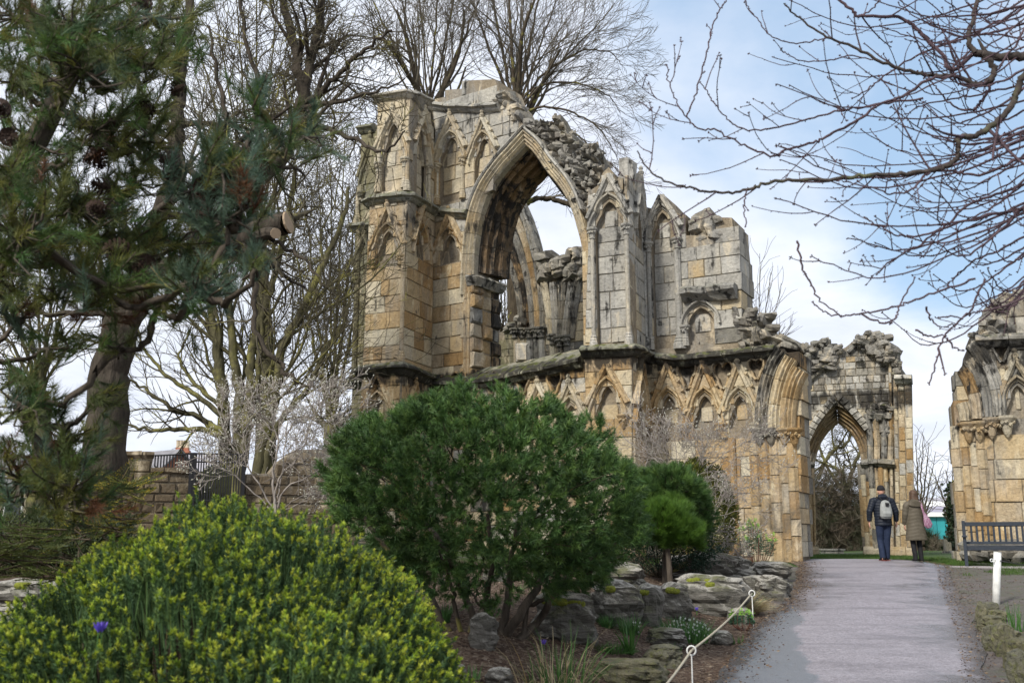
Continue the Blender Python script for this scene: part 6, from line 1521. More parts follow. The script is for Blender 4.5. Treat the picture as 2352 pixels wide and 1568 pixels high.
# long hall with striped pale roof and teal wall at the right
Y = 92.; x0 = P(2020, 1240, Y).x; x1 = P(2330, 1240, Y).x
hall = thing('hall', ((x0 + x1) / 2, Y, 1.), 'long low hall with teal wall panels under a pale striped roof behind the trees', 'hall')
zt = [P(2170, y, Y).z for y in (1250, 1186, 1176, 1160, 1146, 1135)]
npan = 16
for i in range(npan):
    xa = x0 + (x1 - x0) * i / npan; xb = x0 + (x1 - x0) * (i + 1) / npan - .05
    mb = MB(); mb.box((xa, Y, .6), (xb, Y + .15, zt[1])); mb.build('wall_panel', M['teal'], hall)
mb = MB(); mb.box((x0, Y + .2, .5), (x1, Y + 14, zt[1])); mb.build('wall', M['zinc'], hall)
mb = MB(); mb.box((x0 - .3, Y - .4, zt[1]), (x1 + .3, Y + .3, zt[2])); mb.build('fascia', M['white'], hall)
for i, (c0_, c1_, mt) in enumerate(((zt[2], zt[3], 'zinc'), (zt[3], zt[4], 'white'), (zt[4], zt[5], 'slate2'))):
    mb = MB(); ya, yb = Y + .3 + i * 2.4, Y + .3 + (i + 1) * 2.4; mb.add([Vector(v) for v in ((x0, ya, c0_), (x1, ya, c0_), (x1, yb, c1_), (x0, yb, c1_), (x0, ya, c0_ - .2), (x1, ya, c0_ - .2))], [(0,1,2,3),(4,5,1,0)]); mb.build('roof', M[mt], hall)
# low brick boundary wall, gravestones and a flat tomb
M['oldbrick'] = plain('old_brick', (.13, .10, .08), .9, 4, .35, .2)
g0, g1 = P(2085, 1240, 56.), P(2260, 1240, 54.); FX = Facet((g0.x, g0.y), (g1.x, g1.y)); lw = thing('boundary_wall', FX.at(3, 1.), 'low dark brick boundary wall below the teal hall', 'wall')
mb = MB(); mb.box((0, 0, .3), (FX.len, .35, FX.uv(2150, 1243)[1]), Matrix.Translation(FX.at(0, 0)) @ Matrix.Rotation(FX.rot, 4, 'Z')); mb.build('brickwork', M['oldbrick'], lw)
string_course(lw, [FX.at(0, FX.uv(2150, 1243)[1]), FX.at(FX.len, FX.uv(2150, 1243)[1])], [(-.4, .12), (.06, .12), (.06, 0), (-.4, 0)], 'brown', seg=1., name='coping_stone')
def grave(x, y, w_, h, Y, label, rot=0.):
    c = P(x, y, Y); c.z = gz(c.x, c.y) - .05; root = thing('gravestone', c, label, 'gravestone'); s_ = Y / FL; w_ *= s_; h *= s_
    pts = [(-w_/2, 0), (w_/2, 0), (w_/2, h*.85)] + [(w_/2*math.cos(t), h*.85 + h*.15*math.sin(t)) for t in (.5, 1.1, 1.57, 2.1, 2.7)] + [(-w_/2, h*.85)]
    mb = MB(); n = len(pts); mb.add([c + Vector((a, -.06, b_)) for a, b_ in pts] + [c + Vector((a, .06, b_)) for a, b_ in pts], [tuple(range(n)), tuple(range(n, 2*n))[::-1]] + [(i, (i+1) % n, (i+1) % n + n, i + n) for i in range(n)]); mb.build('slab', M['cream'], root)
    mb = MB(); mb.box(c + Vector((-w_*.7, -.16, 0)), c + Vector((w_*.7, .16, .12))); mb.build('plinth', M['grey'], root)
grave(2174, 1280, 8, 34, 36., 'tall pale gravestone between the woman and the bench'); grave(2183, 1280, 6, 26, 36.6, 'shorter pale gravestone just right of the tall one')
c = P(1912, 1276, 36.); c.z = gz(c.x, c.y); mb = MB(); mb.box(c + Vector((-.33, -.25, -.02)), c + Vector((.33, .25, .1))); mb.box(c + Vector((-.38, -.3, .1)), c + Vector((.38, .3, .15)))
o = mb.build('flat_tomb', M['grey'], None, loc=c); tag(o, 'flat stone tomb slab lying in the grass beyond the doorway', 'tomb', kind='thing')
# brown hedge beyond the doorway and beside the end wall
M['brush'] = leaf_mat('dead_brush', [(.06,.045,.03), (.10,.08,.055), (.035,.045,.018), (.14,.11,.085), (.03,.04,.016)], trans=.1)
M['hedge'] = leaf_mat('dark_hedge', [(.02,.03,.012), (.04,.055,.02)], trans=.1)
def thicket(name, label, x0, x1, y0, y1, Y, n, mat, seed, L=.35, cat='hedge', lw_=.012, dpt=1.):
    q = np.random.default_rng(seed); c = []
    for _ in range(n):
        x = q.uniform(x0, x1); t = q.random(); top = y0 + 34 * mnoise.noise(Vector((x * .045, seed, 0))) + abs((x - (x0 + x1) / 2) / (x1 - x0)) ** 3 * 60
        c.append(P(x, top + (y1 - top) * t ** .55, Y + q.normal(0, dpt * .5)))
    c = np.array(c); V, F_, ids = needles(c, np.array([0, 0, 1.]) + q.normal(0, .6, c.shape), 14, L, lw_, (.1, 1.5), jit=.5)
    b_ = P((x0 + x1) / 2, y1, Y); b_.z = gz(b_.x, b_.y); root = thing(name, b_, label, cat)
    foliage('leaves' if mat == 'hedge' else 'twigs', V, F_, ids, [M[mat]], None, root)
    tubes('stems', [(np.array([[c[i][0], c[i][1], b_.z], c[i]]), np.array([.03, .01])) for i in range(0, n, max(1, n // 60))], M['bark_dark'], root, kind='stuff')
thicket('hedge', 'tall brown twiggy thicket filling the lower half of the doorway', 1850, 2000, 1075, 1285, 44, 2600, 'brush', 3, .5, lw_=.018)
thicket('hedge', 'dark green bush beyond the left side of the doorway', 1850, 1990, 1180, 1285, 50, 1200, 'hedge', 4, .35, lw_=.05)
thicket('hedge', 'dark straggly bush beside the end wall under the pale roof', 2085, 2150, 1225, 1285, 47, 700, 'hedge', 5, .4, lw_=.03)
thicket('hedge', 'brown scrub along the boundary wall under the ivy-clad tree', 2140, 2230, 1238, 1280, 44, 700, 'brush', 6, .3, lw_=.02)
thicket('hedge', 'dark scrub under the trees behind the brown wall', 250, 830, 1100, 1200, 30, 2500, 'hedge', 7, .3, lw_=.03, dpt=2)
thicket('hedge', 'dark undergrowth behind the spruce at the left edge', -60, 300, 1180, 1290, 14, 2600, 'hedge', 8, .16, lw_=.02, dpt=1)
# ------------------------------------------------------------------ rockery
m, kk, b = new_mat('rockery_limestone')
geo = kk.n.new('ShaderNodeNewGeometry'); pos = geo.outputs['Position']
st = kk.scalev(pos, (.8, .8, 3.2)); n1 = kk.noise(st, 3.2, 8, .68, .6); n2 = kk.noise(pos, 16., 6, .75); n3 = kk.noise(pos, 1.7, 4, .6)
sepn = kk.add('ShaderNodeSeparateXYZ', {0: geo.outputs['Normal']})
c = kk.ramp(n1, [(.25, (.03,.028,.024)), (.42, (.10,.095,.08)), (.6, (.17,.16,.14)), (.8, (.30,.285,.25))])
lf = kk.mapr(kk.math('ADD', kk.math('MULTIPLY', n2, .6), kk.math('MULTIPLY', sepn.outputs[2], .22)), .385, .53, 0, .85, True)
c = kk.mix(lf, c, (.44,.42,.37))
c = kk.mix(kk.mapr(n2, .56, .72, 0, .7), c, (.04,.036,.03))
mf = kk.math('MULTIPLY', kk.mapr(sepn.outputs[2], .1, .7), kk.mapr(n3, .5, .62, 0, .8)); c = kk.mix(mf, c, (.075,.08,.02))
kk.set(b.inputs['Base Color'], c); b.inputs['Roughness'].default_value = .9; b.inputs['Specular IOR Level'].default_value = .2
bm = kk.add('ShaderNodeBump', {'Height': kk.math('ADD', kk.math('MULTIPLY', n1, 1.2), kk.math('MULTIPLY', n2, .5)), 'Strength': .9, 'Distance': .08}); kk.l.new(bm.outputs[0], b.inputs['Normal'])
M['rock'] = m
m2, kk, b = new_mat('mossy_rock')
pos = kk.n.new('ShaderNodeNewGeometry').outputs['Position']; n1 = kk.noise(pos, 7., 6, .7); n2 = kk.noise(pos, 22., 5, .7)
rn = rnd_node(kk); c = kk.ramp(n1, [(.3, (.04,.038,.02)), (.5, (.11,.10,.05)), (.7, (.23,.20,.12))]); c = kk.mix(kk.math('MULTIPLY', rn, .6), c, (.12,.12,.10)); c = kk.mix(kk.mapr(n2, .5, .65, 0, .7), c, (.09,.10,.015)); c = kk.mix(kk.mapr(kk.noise(pos, 30., 4), .55, .7, 0, .8), c, (.03,.028,.02))
kk.set(b.inputs['Base Color'], c); b.inputs['Roughness'].default_value = .9; bm = kk.add('ShaderNodeBump', {'Height': kk.math('ADD', n1, n2), 'Strength': .8, 'Distance': .05}); kk.l.new(bm.outputs[0], b.inputs['Normal']); M['mossrock'] = m2
m3, kk, b = new_mat('moss'); pos = kk.n.new('ShaderNodeNewGeometry').outputs['Position']; n2 = kk.noise(pos, 60., 5, .7)
kk.set(b.inputs['Base Color'], kk.ramp(n2, [(.3, (.06,.07,.008)), (.6, (.20,.22,.02)), (.8, (.30,.30,.05))])); b.inputs['Roughness'].default_value = 1; bm = kk.add('ShaderNodeBump', {'Height': n2, 'Strength': 1., 'Distance': .02}); kk.l.new(bm.outputs[0], b.inputs['Normal']); M['moss'] = m3
def craggy(name, seed, sx, sy, sz, mat, cuts=7, strata=.12, amp=.34):
    bmm = bmesh.new(); bmesh.ops.create_cube(bmm, size=2.); bmesh.ops.subdivide_edges(bmm, edges=bmm.edges[:], cuts=cuts, use_grid_fill=True)
    o = Vector((seed * 5.1, seed * 2.3, seed)); q = random.Random(seed); ph = q.uniform(0, 6); nl = q.uniform(5, 8)
    for v in bmm.verts:
        c = v.co.lerp(v.co.normalized() * 1.2, .72); n = mnoise.noise(c * 1.1 + o); n2 = mnoise.noise(c * 3.1 + o); cr = mnoise.noise(Vector((c.x * 1.6, c.y * 1.6, c.z * 6)) + o)
        lay_ = -strata * max(0, math.sin(c.z * nl + ph + 2.2 * n)) ** 2
        n3_ = mnoise.noise(c * 7.5 + o); k_ = 1 + amp * n + amp * .42 * n2 + .07 * n3_ + strata * .8 * cr + lay_ * (abs(v.co.z) < .95)
        v.co = Vector((c.x * k_ * sx, c.y * k_ * sy, c.z * (1 + .16 * n + .08 * n2) * sz))
    me = bpy.data.meshes.new(name); bmm.to_mesh(me); bmm.free(); me.materials.append(M[mat]); me.polygons.foreach_set('use_smooth', [False] * len(me.polygons)); return me
ROCKS = []
def rock(x0, x1, y0, y1, label, mat='rock', seed=None, sink=.25, moss=0, group=None, cat='rock', name='rock', depth=.8, pillow=False, ybase=None):
    seed = seed if seed is not None else len(ROCKS) + 3
    g_ = ground_hit((x0 + x1) / 2, ybase or y1); sc_ = (g_.y * _c + (g_.z - EYE) * _s) / FL
    w_ = (x1 - x0) * sc_; h = (y1 - y0) * sc_; d = w_ * depth if w_ < 1.2 else .9
    d = min(d, 1.1); sz = h * .5 / (1 - sink * .5) * .92
    c = Vector((g_.x, g_.y + d * .42, g_.z + h * .5 - h * sink * .25))
    root = thing(name, (c.x, c.y, g_.z), label, cat, group)
    me = craggy('boulder', seed, w_ * .47, d * .47, sz * 1.12, mat, 11 if (x1 - x0) > 60 else 6); o = link('boulder', me, root, c)
    q = random.Random(seed)
    for i in range(moss):
        a = q.uniform(-.7, .7); mm = craggy('moss', seed + i, q.uniform(.04, .09), q.uniform(.04, .08), .035, 'moss', 3, 0, .1)
        mm.polygons.foreach_set('use_smooth', [True] * len(mm.polygons)); link('moss', mm, root, c + Vector((a * w_ * .4, -d * q.uniform(.1, .4), sz * q.uniform(.75, .98))))
    ROCKS.append(root); return root
rock(1360, 1480, 1298, 1356, 'whitish layered limestone boulder under the right edge of the dwarf pine', seed=3)
rock(1352, 1474, 1348, 1438, 'big pale-topped block with a bright moss cushion below the dwarf pine', seed=12, moss=3)
rock(1466, 1526, 1352, 1440, 'upright cracked boulder squeezed between two bigger rockery blocks', seed=21, moss=1, depth=1.)
rock(1515, 1592, 1350, 1424, 'pale-topped cracked boulder left of the purple crocus', seed=30, moss=2)
rock(1540, 1735, 1278, 1345, 'long flat grey slab along the top of the rockery by the spurge', seed=14, moss=1, depth=.6)
rock(1552, 1724, 1332, 1414, 'broad mossy-edged boulder in the middle of the rockery', seed=9, moss=4, depth=.6)
rock(1700, 1760, 1326, 1370, 'dark boulder beside the far rope pin', seed=17)
rock(1742, 1818, 1328, 1380, 'rounded pitted boulder at the edge of the wet path', seed=18)
rock(1736, 1824, 1294, 1336, 'flat boulder at the top of the rockery nearest the ruin', seed=19, depth=.9)
rock(1676, 1730, 1402, 1436, 'small pale rock among the sedge by the path', seed=22)
rock(1640, 1684, 1452, 1482, 'small dark rock near the rope at the bed edge', seed=23)
rock(1494, 1578, 1448, 1488, 'low flat dark rock above the mossy one by the near pin', seed=24, depth=.8)
rock(1490, 1566, 1488, 1535, 'rock topped with a thick yellow-green moss mat beside the near rope pin', 'mossrock', seed=25)
rock(1380, 1530, 1524, 1580, 'flat mossy dark rock at the bottom edge below the grasses', 'mossrock', seed=26, depth=.7)
rock(1226, 1380, 1378, 1478, 'layered boulder with several moss cushions in front of the dwarf pine stems', seed=41, moss=6, depth=.7)
rock(1078, 1142, 1418, 1492, 'grey boulder behind the foot of the dwarf pine', seed=28)
rock(1252, 1316, 1366, 1400, 'pale flattish rock under the dwarf pine branches', seed=29)
rock(1110, 1160, 1305, 1335, 'whitish rock glimpsed between the dwarf pine stems', seed=31)
rock(1030, 1070, 1530, 1575, 'pale rock at the foot of the heath', seed=33)
rock(1115, 1172, 1540, 1580, 'dark rock under the arching grasses at the bottom edge', seed=34)
rock(-30, 112, 1338, 1410, 'white-grey lichened boulder at the left edge behind the heath', seed=35, moss=1)
rock(-40, 60, 1400, 1460, 'second pale boulder at the left edge half hidden by the heath', seed=36)
for i, (a0, a1, b0, b1, lb) in enumerate(((2250, 2272, 1389, 1440, 'upright mossy edging stone at the end of the row below the white post'), (2268, 2298, 1385, 1421, 'split mossy edging stone standing against the white post foot'),
    (2282, 2318, 1404, 1430, 'squarish mossy edging stone behind the pointed one'), (2266, 2318, 1418, 1452, 'pointed yellowish edging stone in the row below the white post'), (2268, 2300, 1443, 1496, 'grey-green edging stone leaning to the path below the pointed one'),
    (2294, 2340, 1440, 1508, 'tall edging stone with a bright yellow moss streak'), (2310, 2365, 1452, 1490, 'broad flat-topped mossy edging stone at the right edge'), (2322, 2372, 1478, 1540, 'big mossy edging stone by the right edge of the picture'), (2336, 2392, 1506, 1590, 'lowest edging stone in the bottom right corner'))):
    rock(a0, a1, b0, b1, lb, 'mossrock', seed=50 + i, sink=.2, name='edging_stone', cat='edging stone', depth=1., group='mossy edging stones right of the path')
# ------------------------------------------------------------------ small plants
M['leaf_green'] = leaf_mat('leaf_green', [(.035,.10,.02), (.06,.15,.03), (.09,.18,.05)], trans=.3)
M['leaf_fresh'] = leaf_mat('leaf_fresh', [(.07,.16,.04), (.10,.22,.06), (.05,.12,.05)], trans=.3)
M['straw'] = leaf_mat('straw', [(.33,.27,.14), (.42,.36,.22), (.24,.17,.08)], trans=.3)
M['petal'] = leaf_mat('white_petal', [(.72,.74,.70), (.62,.66,.60)], trans=.3)
M['purple'] = leaf_mat('purple_petal', [(.13,.09,.55), (.2,.13,.62)], trans=.3)
M['spurge'] = leaf_mat('spurge_leaf', [(.04,.09,.05), (.06,.13,.07), (.03,.07,.045)], trans=.2)
M['lime'] = leaf_mat('lime_bract', [(.20,.42,.05), (.28,.5,.08)], trans=.3)
M['redstem'] = plain('red_stem', (.16, .06, .04), .7, 20, .3, 0)
def blades(c, n, L, w_, droop, spread, seed, segs=5, lean=(0, 0), rbase=.05, curl=0.):
    """arching ribbons -> V, F, ids"""
    q = np.random.default_rng(seed); Vs = []; Fs = []; I = []
    for i in range(n):
        a = q.uniform(0, 2 * math.pi); rr = rbase * q.random() ** .5; p = np.array([c[0] + rr * math.cos(a), c[1] + rr * math.sin(a), c[2] - .01]); a += q.normal(0, .4)
        el = math.pi / 2 - q.uniform(.05, spread); d = np.array([math.cos(a) * math.cos(el) + lean[0], math.sin(a) * math.cos(el) + lean[1], math.sin(el)]); d = unit(d); l = L * q.uniform(.55, 1.1); sd = unit(np.cross(d, [math.cos(a + .3), math.sin(a + .3), .15])); dr = droop * q.uniform(.4, 1.4); b0 = len(Vs) * 0 + sum(len(v) for v in Vs)
        pts = []
        for k_ in range(segs + 1):
            t = k_ / segs; ww = w_ * (1 - t ** 2.2) * .5 + .0004; pts.append(p - sd * ww); pts.append(p + sd * ww)
            p = p + d * l / segs; d = unit(d + np.array([0, 0, -dr * (t + .3)]) / segs * 2 + curl * q.normal(0, .3, 3) * t)
        Vs.append(np.array(pts)); 
        for k_ in range(segs): Fs.append((b0 + 2*k_, b0 + 2*k_+1, b0 + 2*k_+3, b0 + 2*k_+2)); I.append(i)
    return np.concatenate(Vs), np.array(Fs), np.array(I)
def tuft(name, label, x, y, n, hpx, wd, droop, spread, mat, seed, cat, lean=(0, 0), rb=.05, extra=None, curl=0.):
    c = ground_hit(x, y); sc_ = c.y / FL; L = hpx * sc_ * 1.15
    root = thing(name, c, label, cat); V, F_, I = blades(c, n, L, wd, droop, spread, seed, lean=lean, rbase=rb, curl=curl); foliage('leaves', V, F_, I, [M[mat]], None, root)
    if extra: extra(root, c, L)
    return root
def snowdrops(k_, r_, drop=.018):
    def f(root, c, L):
        q = np.random.default_rng(k_)
        for i in range(k_):
            a = q.uniform(0, 6.28); rr = r_ * q.random() ** .5; t = Vector((c.x + rr * math.cos(a), c.y + rr * math.sin(a), c.z + L * q.uniform(.35, 1.) * (1 - .45 * (rr / r_) ** 2))); mb = MB(); mb.tube([Vector((t.x, t.y, c.z)), t + Vector((0, 0, .0)), t + Vector((.012, -.004, -.006))], .0018, 4, 1)
            for s_ in range(3):
                b_ = s_ * 2.1; o_ = Vector((math.cos(b_), math.sin(b_), 0)) * .008; h = t + Vector((.012, -.004, -.008)); mb.add([h, h + o_ + Vector((o_.y, -o_.x, 0)) * .7 + Vector((0, 0, -.012)), h + o_ * .8 + Vector((0, 0, -.026)), h + o_ - Vector((o_.y, -o_.x, 0)) * .7 + Vector((0, 0, -.012))], [(0, 1, 2, 3)])
            mb.build('flower', [M['petal'], M['leaf_green']], root, loc=t)
    return f
tuft('snowdrop_clump', 'largest clump of snowdrops, thick with white flowers, in the middle of the bed', 1573, 1472, 420, 50, .010, .9, .75, 'leaf_fresh', 5, 'snowdrops', rb=.24, extra=snowdrops(110, .26))
tuft('snowdrop_clump', 'small clump of snowdrops in front of the moss-cushioned block', 1448, 1455, 120, 40, .009, .8, .7, 'leaf_fresh', 6, 'snowdrops', rb=.10, extra=snowdrops(9, .1))
tuft('green_tuft', 'small flowerless green tuft left of the small snowdrops', 1394, 1440, 110, 30, .008, .7, .8, 'leaf_fresh', 7, 'plant', rb=.07)
tuft('strap_leaved_plant', 'plant with broad arching strap leaves left of the near rope pin', 1448, 1503, 16, 78, .022, .75, .8, 'leaf_green', 8, 'plant', rb=.04)
tuft('ferny_plant', 'low feathery green plant at the foot of the strap-leaved plant', 1408, 1497, 260, 24, .006, .9, 1.3, 'leaf_green', 9, 'plant', rb=.17, curl=1.)
tuft('sedge', 'pale sedge tuft flopping onto the path by the far rope pin', 1722, 1410, 260, 62, .006, 1.5, .8, 'straw', 10, 'sedge', lean=(.65, -.1), rb=.08)
tuft('sedge_green', 'green shoots at the heart of the pale sedge', 1715, 1408, 90, 50, .006, 1.2, .7, 'leaf_fresh', 11, 'sedge', lean=(.5, -.1), rb=.08)
tuft('arching_grass', 'tall arching grass with curled straw-coloured tips at the bottom centre', 1290, 1600, 70, 130, .009, 1.15, .7, 'leaf_green', 12, 'grass plant', rb=.22, curl=.3)
tuft('straw_grass', 'dry straw blades curling among the tall green grass at the bottom centre', 1270, 1600, 75, 140, .007, 1.9, .95, 'straw', 13, 'grass plant', rb=.25, curl=.6)
tuft('green_tuft', 'bright green blades beside the left stems of the dwarf pine', 1022, 1430, 60, 45, .012, .7, .6, 'leaf_fresh', 14, 'plant', rb=.06)
tuft('bulb_leaves', 'slender upright bulb leaves behind the edging stones', 2330, 1450, 22, 60, .010, .3, .35, 'leaf_green', 15, 'plant', rb=.10)
tuft('bulb_leaves', 'bulb leaves at the right edge above the broad edging stone', 2354, 1452, 26, 55, .010, .4, .45, 'leaf_green', 16, 'plant', rb=.12)
for i, (x, y, n, h, lb) in enumerate(((1660, 1412, 30, 22, 'thin green shoots left of the sedge'), (1625, 1410, 26, 20, 'thin green shoots below the broad mossy boulder'), (1302, 1478, 14, 14, 'tiny pale shoots in front of the layered boulder'), (1545, 1500, 18, 24, 'few narrow leaves left of the near rope pin'), (1690, 1478, 24, 24, 'narrow leaves hanging over the small dark rock'), (1290, 1366, 60, 26, 'whitish dry tuft beyond the layered boulder'), (1190, 1358, 40, 22, 'dark thin stalks beyond the dwarf pine stems'), (1080, 1560, 30, 34, 'small green leaves at the foot of the heath'))):
    tuft('shoots', lb, x, y, n, h, .007, .6, .7, 'straw' if 'dry' in lb or 'pale' in lb else 'leaf_green', 30 + i, 'plant', rb=.08)
def crocus(x, y, label, k_=3, Y=None):
    c = ground_hit(x, y) if Y is None else P(x, y, Y); root = thing('crocus', c, label, 'crocus'); q = random.Random(int(x))
    for i in range(k_):
        t = c + Vector((q.uniform(-.03, .03), q.uniform(-.03, .03), .055)); mb = MB(); mb.tube([Vector((t.x, t.y, c.z - (0 if Y is None else .02))), t], .003, 5, 1)
        for s_ in range(6):
            a = s_ * 1.05; o_ = Vector((math.cos(a), math.sin(a), 0)); p_ = Vector((-o_.y, o_.x, 0)); mb.add([t, t + o_ * .014 + p_ * .009 + Vector((0, 0, .02)), t + o_ * .024 + Vector((0, 0, .042)), t + o_ * .014 - p_ * .009 + Vector((0, 0, .02))], [(0, 1, 2, 3)])
        mb.build('flower', [M['purple'], M['leaf_fresh']], root, loc=t)
crocus(1601, 1380, 'purple crocus in front of the broad mossy boulder'); crocus(1597, 1412, 'purple crocus just above the big snowdrop clump', 2); crocus(1243, 1494, 'small purple crocus in front of the dwarf pine', 2)
crocus(216, 1486, 'lilac crocus glimpsed in the gap of the heath', 2, 4.0)
def spurge(name, label, x, y, hpx, wpx, n, seed, heads=True):
    c = ground_hit(x, y); s_ = c.y / FL; Hh = hpx * s_; Wd = wpx * s_; root = thing(name, c, label, 'spurge'); q = np.random.default_rng(seed); ch = []; LC = []; LD = []; HC = []; HD = []
    for i in range(n):
        a = q.uniform(0, 6.28); rr = q.random() ** .6; top = np.array([c.x + math.cos(a) * rr * Wd * .5, c.y + math.sin(a) * rr * Wd * .5, c.z + Hh * (1 - .38 * rr ** 2) * q.uniform(.85, 1.)]); b_ = np.array([c.x + math.cos(a) * .03, c.y + math.sin(a) * .03, c.z]); mid = (top + b_) / 2 + np.array([math.cos(a), math.sin(a), -.3]) * .04
        p = np.array(catmull([Vector(b_), Vector(mid), Vector(top)], 4)); ch.append((p, np.linspace(.006, .004, len(p)))); ax = unit(p[-1] - p[-3])
        for t in np.linspace(.58, 1, 46):
            f = t * (len(p) - 1); k_ = min(int(f), len(p) - 2); pos_ = p[k_] + (p[k_ + 1] - p[k_]) * (f - k_); th = q.uniform(0, 6.28); o_ = unit(np.array([math.cos(th), math.sin(th), q.uniform(-.2, .5)])); LC.append(pos_); LD.append(o_)
        if heads and q.random() < .62:
            for _ in range(40): HC.append(top + ax * q.uniform(.0, .05) + q.normal(0, .016, 3)); HD.append(unit(q.normal(0, 1, 3) + ax))
    for c_ in ch: tubes('stem', [c_], M['redstem'], root)
    V, F_ = leaves(np.array(LC), np.array(LD), .085 * min(1, Hh / .9 + .3), .012); foliage('leaves', V, F_, np.arange(len(LC)), [M['spurge']], None, root)
    if HC: V, F_ = leaves(np.array(HC), np.array(HD), .022, .016); foliage('bracts', V, F_, np.arange(len(HC)), [M['lime']], None, root)
spurge('spurge', 'bushy spurge with red stems and lime-green heads at the top of the rockery', 1738, 1320, 122, 100, 34, 5)
spurge('spurge', 'small leafy spurge rosettes in front of the yew', 1640, 1302, 40, 60, 8, 6, False); spurge('spurge', 'small sprawling spurge at the bed edge beside the sedge', 1708, 1448, 44, 50, 9, 7, True)
# ------------------------------------------------------------------ bark chips, litter, grass
q = np.random.default_rng(3); c = []; d = []
while len(c) < 15000:
    x = q.uniform(-3.2, 5.2); y = 6.3 + 11 * q.random() ** 1.4
    e = pl_x(y, EL)
    if x > e + .35 * q.random() ** 2: continue
    c.append((x, y, gz(x, y) + .006)); d.append((q.normal(), q.normal(), q.normal() * .25))
V, F_ = leaves(np.array(c), np.array(d), q.uniform(.012, .05, len(c)), q.uniform(.006, .02, len(c)))
M['chip'] = leaf_mat('bark_chip', [(.05,.03,.02), (.10,.065,.045), (.17,.13,.10), (.07,.045,.03), (.30,.25,.19)], trans=0, rough=.8)
link('bark_chips', np_mesh('bark_chips', V, F_, [M['chip']], tint=(np.arange(len(F_)) * .618) % 1), kind='stuff')
c = []; d = []
while len(c) < 7000:
    y = q.uniform(6.5, 23); sd_ = q.random() < .5
    x = (pl_x(y, EL) + abs(q.normal(0, .2))) if sd_ else (pl_x(y, ER) - .25 + q.exponential(.5))
    c.append((x, y, max(gz(x, y), zpath(y)) + .055 if pl_x(y, EL) < x < pl_x(y, ER) else gz(x, y) + .012)); d.append((q.normal(), q.normal(), q.normal() * .15))
V, F_ = leaves(np.array(c), np.array(d), q.uniform(.01, .045, len(c)), q.uniform(.005, .018, len(c)))
M['litter'] = leaf_mat('leaf_litter', [(.035,.02,.015), (.07,.045,.03), (.11,.07,.045), (.22,.16,.10)], trans=0, rough=.7)
link('leaf_litter', np_mesh('leaf_litter', V, F_, [M['litter']], tint=(np.arange(len(F_)) * .618) % 1), kind='stuff')
c = []; 
while len(c) < 52000:
    if q.random() < .6: x = q.uniform(3, 11); y = q.uniform(22.3, 31)
    else: x = q.uniform(6.5, 13); y = q.uniform(19.5, 24)
    if pl_x(y, EL) - .3 < x < pl_x(y, ER) + .25 and y < 24.2: continue
    nn = mnoise.noise(Vector((x * .8, y * .8, 2)))
    if y < 22.2 and nn < .05: continue
    if y < 23 and x > 7 and nn < -.25: continue
    c.append((x, y, gz(x, y) - .005))
c = np.array(c); V, F_, ids = needles(c, np.array([[0, 0, 1.]]) + q.normal(0, .3, c.shape), 1, .055, .010, (.0, .5), jit=.5)
M['grass'] = leaf_mat('grass', [(.03,.075,.012), (.06,.12,.02), (.10,.15,.035)], trans=.3)
link('grass', np_mesh('grass', V, F_, [M['grass']], tint=(ids * .618) % 1), kind='stuff')
# ------------------------------------------------------------------ rope, pins, post
M['white'] = plain('weathered_white_paint', (.60, .60, .57), .6, 9, .22, .15); M['rope'] = plain('cream_rope', (.50, .45, .34), .9, 120, .3, .3); M['galv'] = plain('galvanised', (.55, .56, .55), .45, 30, .15, .05, metal=.2)
def pin(x, y, Y, label):
    t = P(x, y, Y); g_ = gz(t.x, t.y); root = thing('rope_pin', (t.x, t.y, g_), label, 'rope pin', 'white ring pins holding the rope'); mb = MB(); mb.tube([Vector((t.x, t.y, g_ - .08)), Vector((t.x, t.y, t.z - .034))], .0055, 8); mb.build('shaft', M['white'], root)
    mb = MB(); ring = [Vector((t.x + .034 * math.sin(a), t.y, t.z - .034 * math.cos(a))) for a in np.linspace(0, 2 * math.pi, 21)]; mb.tube(ring, .0065, 8, cap=False); mb.build('ring', M['white'], root, smooth=True); return t
t1 = pin(1588, 1493, 8.0, 'near white ring pin at the bottom of the bed carrying the rope'); t2 = pin(1727, 1362, 12.0, 'far white ring pin at the bed edge where the rope ends')
t0 = P(1440, 1660, 6.0); rp = []
for a, b_ in ((t0, t1), (t1, t2)):
    for i in range(13): t = i / 12; rp.append(a.lerp(b_, t) - Vector((0, 0, .035 * math.sin(math.pi * t))))
mb = MB(); mb.tube(rp[:13] + rp[14:], .009, 7); o = mb.build('rope', M['rope'], None, loc=t0, smooth=True); tag(o, 'thin cream rope strung along the bed through the ring pins', 'rope', kind='thing')
pb = ground_hit(2286, 1388); pt_ = P(2291, 1268, pb.y); root = thing('post', pb, 'leaning white tubular post standing among the edging stones', 'post')
mb = MB(); mb.tube([pb - Vector((0, 0, .1)), pt_], .052, 14); mb.build('tube', M['white'], root, smooth=True)
mb = MB(); mb.tube([pt_, pt_ + (pt_ - pb).normalized() * .008], .055, 14); mb.build('cap', M['galv'], root)
ey = P(2281, 1266 + 20, pb.y - .06); mb = MB(); mb.tube([ey + Vector((.02 * math.cos(a) - .02, 0, .02 * math.sin(a))) for a in np.linspace(0, 6.28, 13)], .007, 6, cap=False); mb.tube([ey, ey + Vector((.1, .05, 0))], .006, 6); mb.build('eye_bolt', M['galv'], root)
wr_ = [P(2292, 1264 + 22, pb.y), P(2325, 1270 + 22, pb.y - .3), P(2365, 1282 + 16, pb.y - .7), P(2460, 1300, pb.y - 1.5)]
mb = MB(); mb.tube(catmull(wr_, 5), .008, 6); o = mb.build('cord', M['iron'], None, loc=wr_[0]); tag(o, 'thin dark cord running from the white post to the right edge', 'cord', kind='thing')
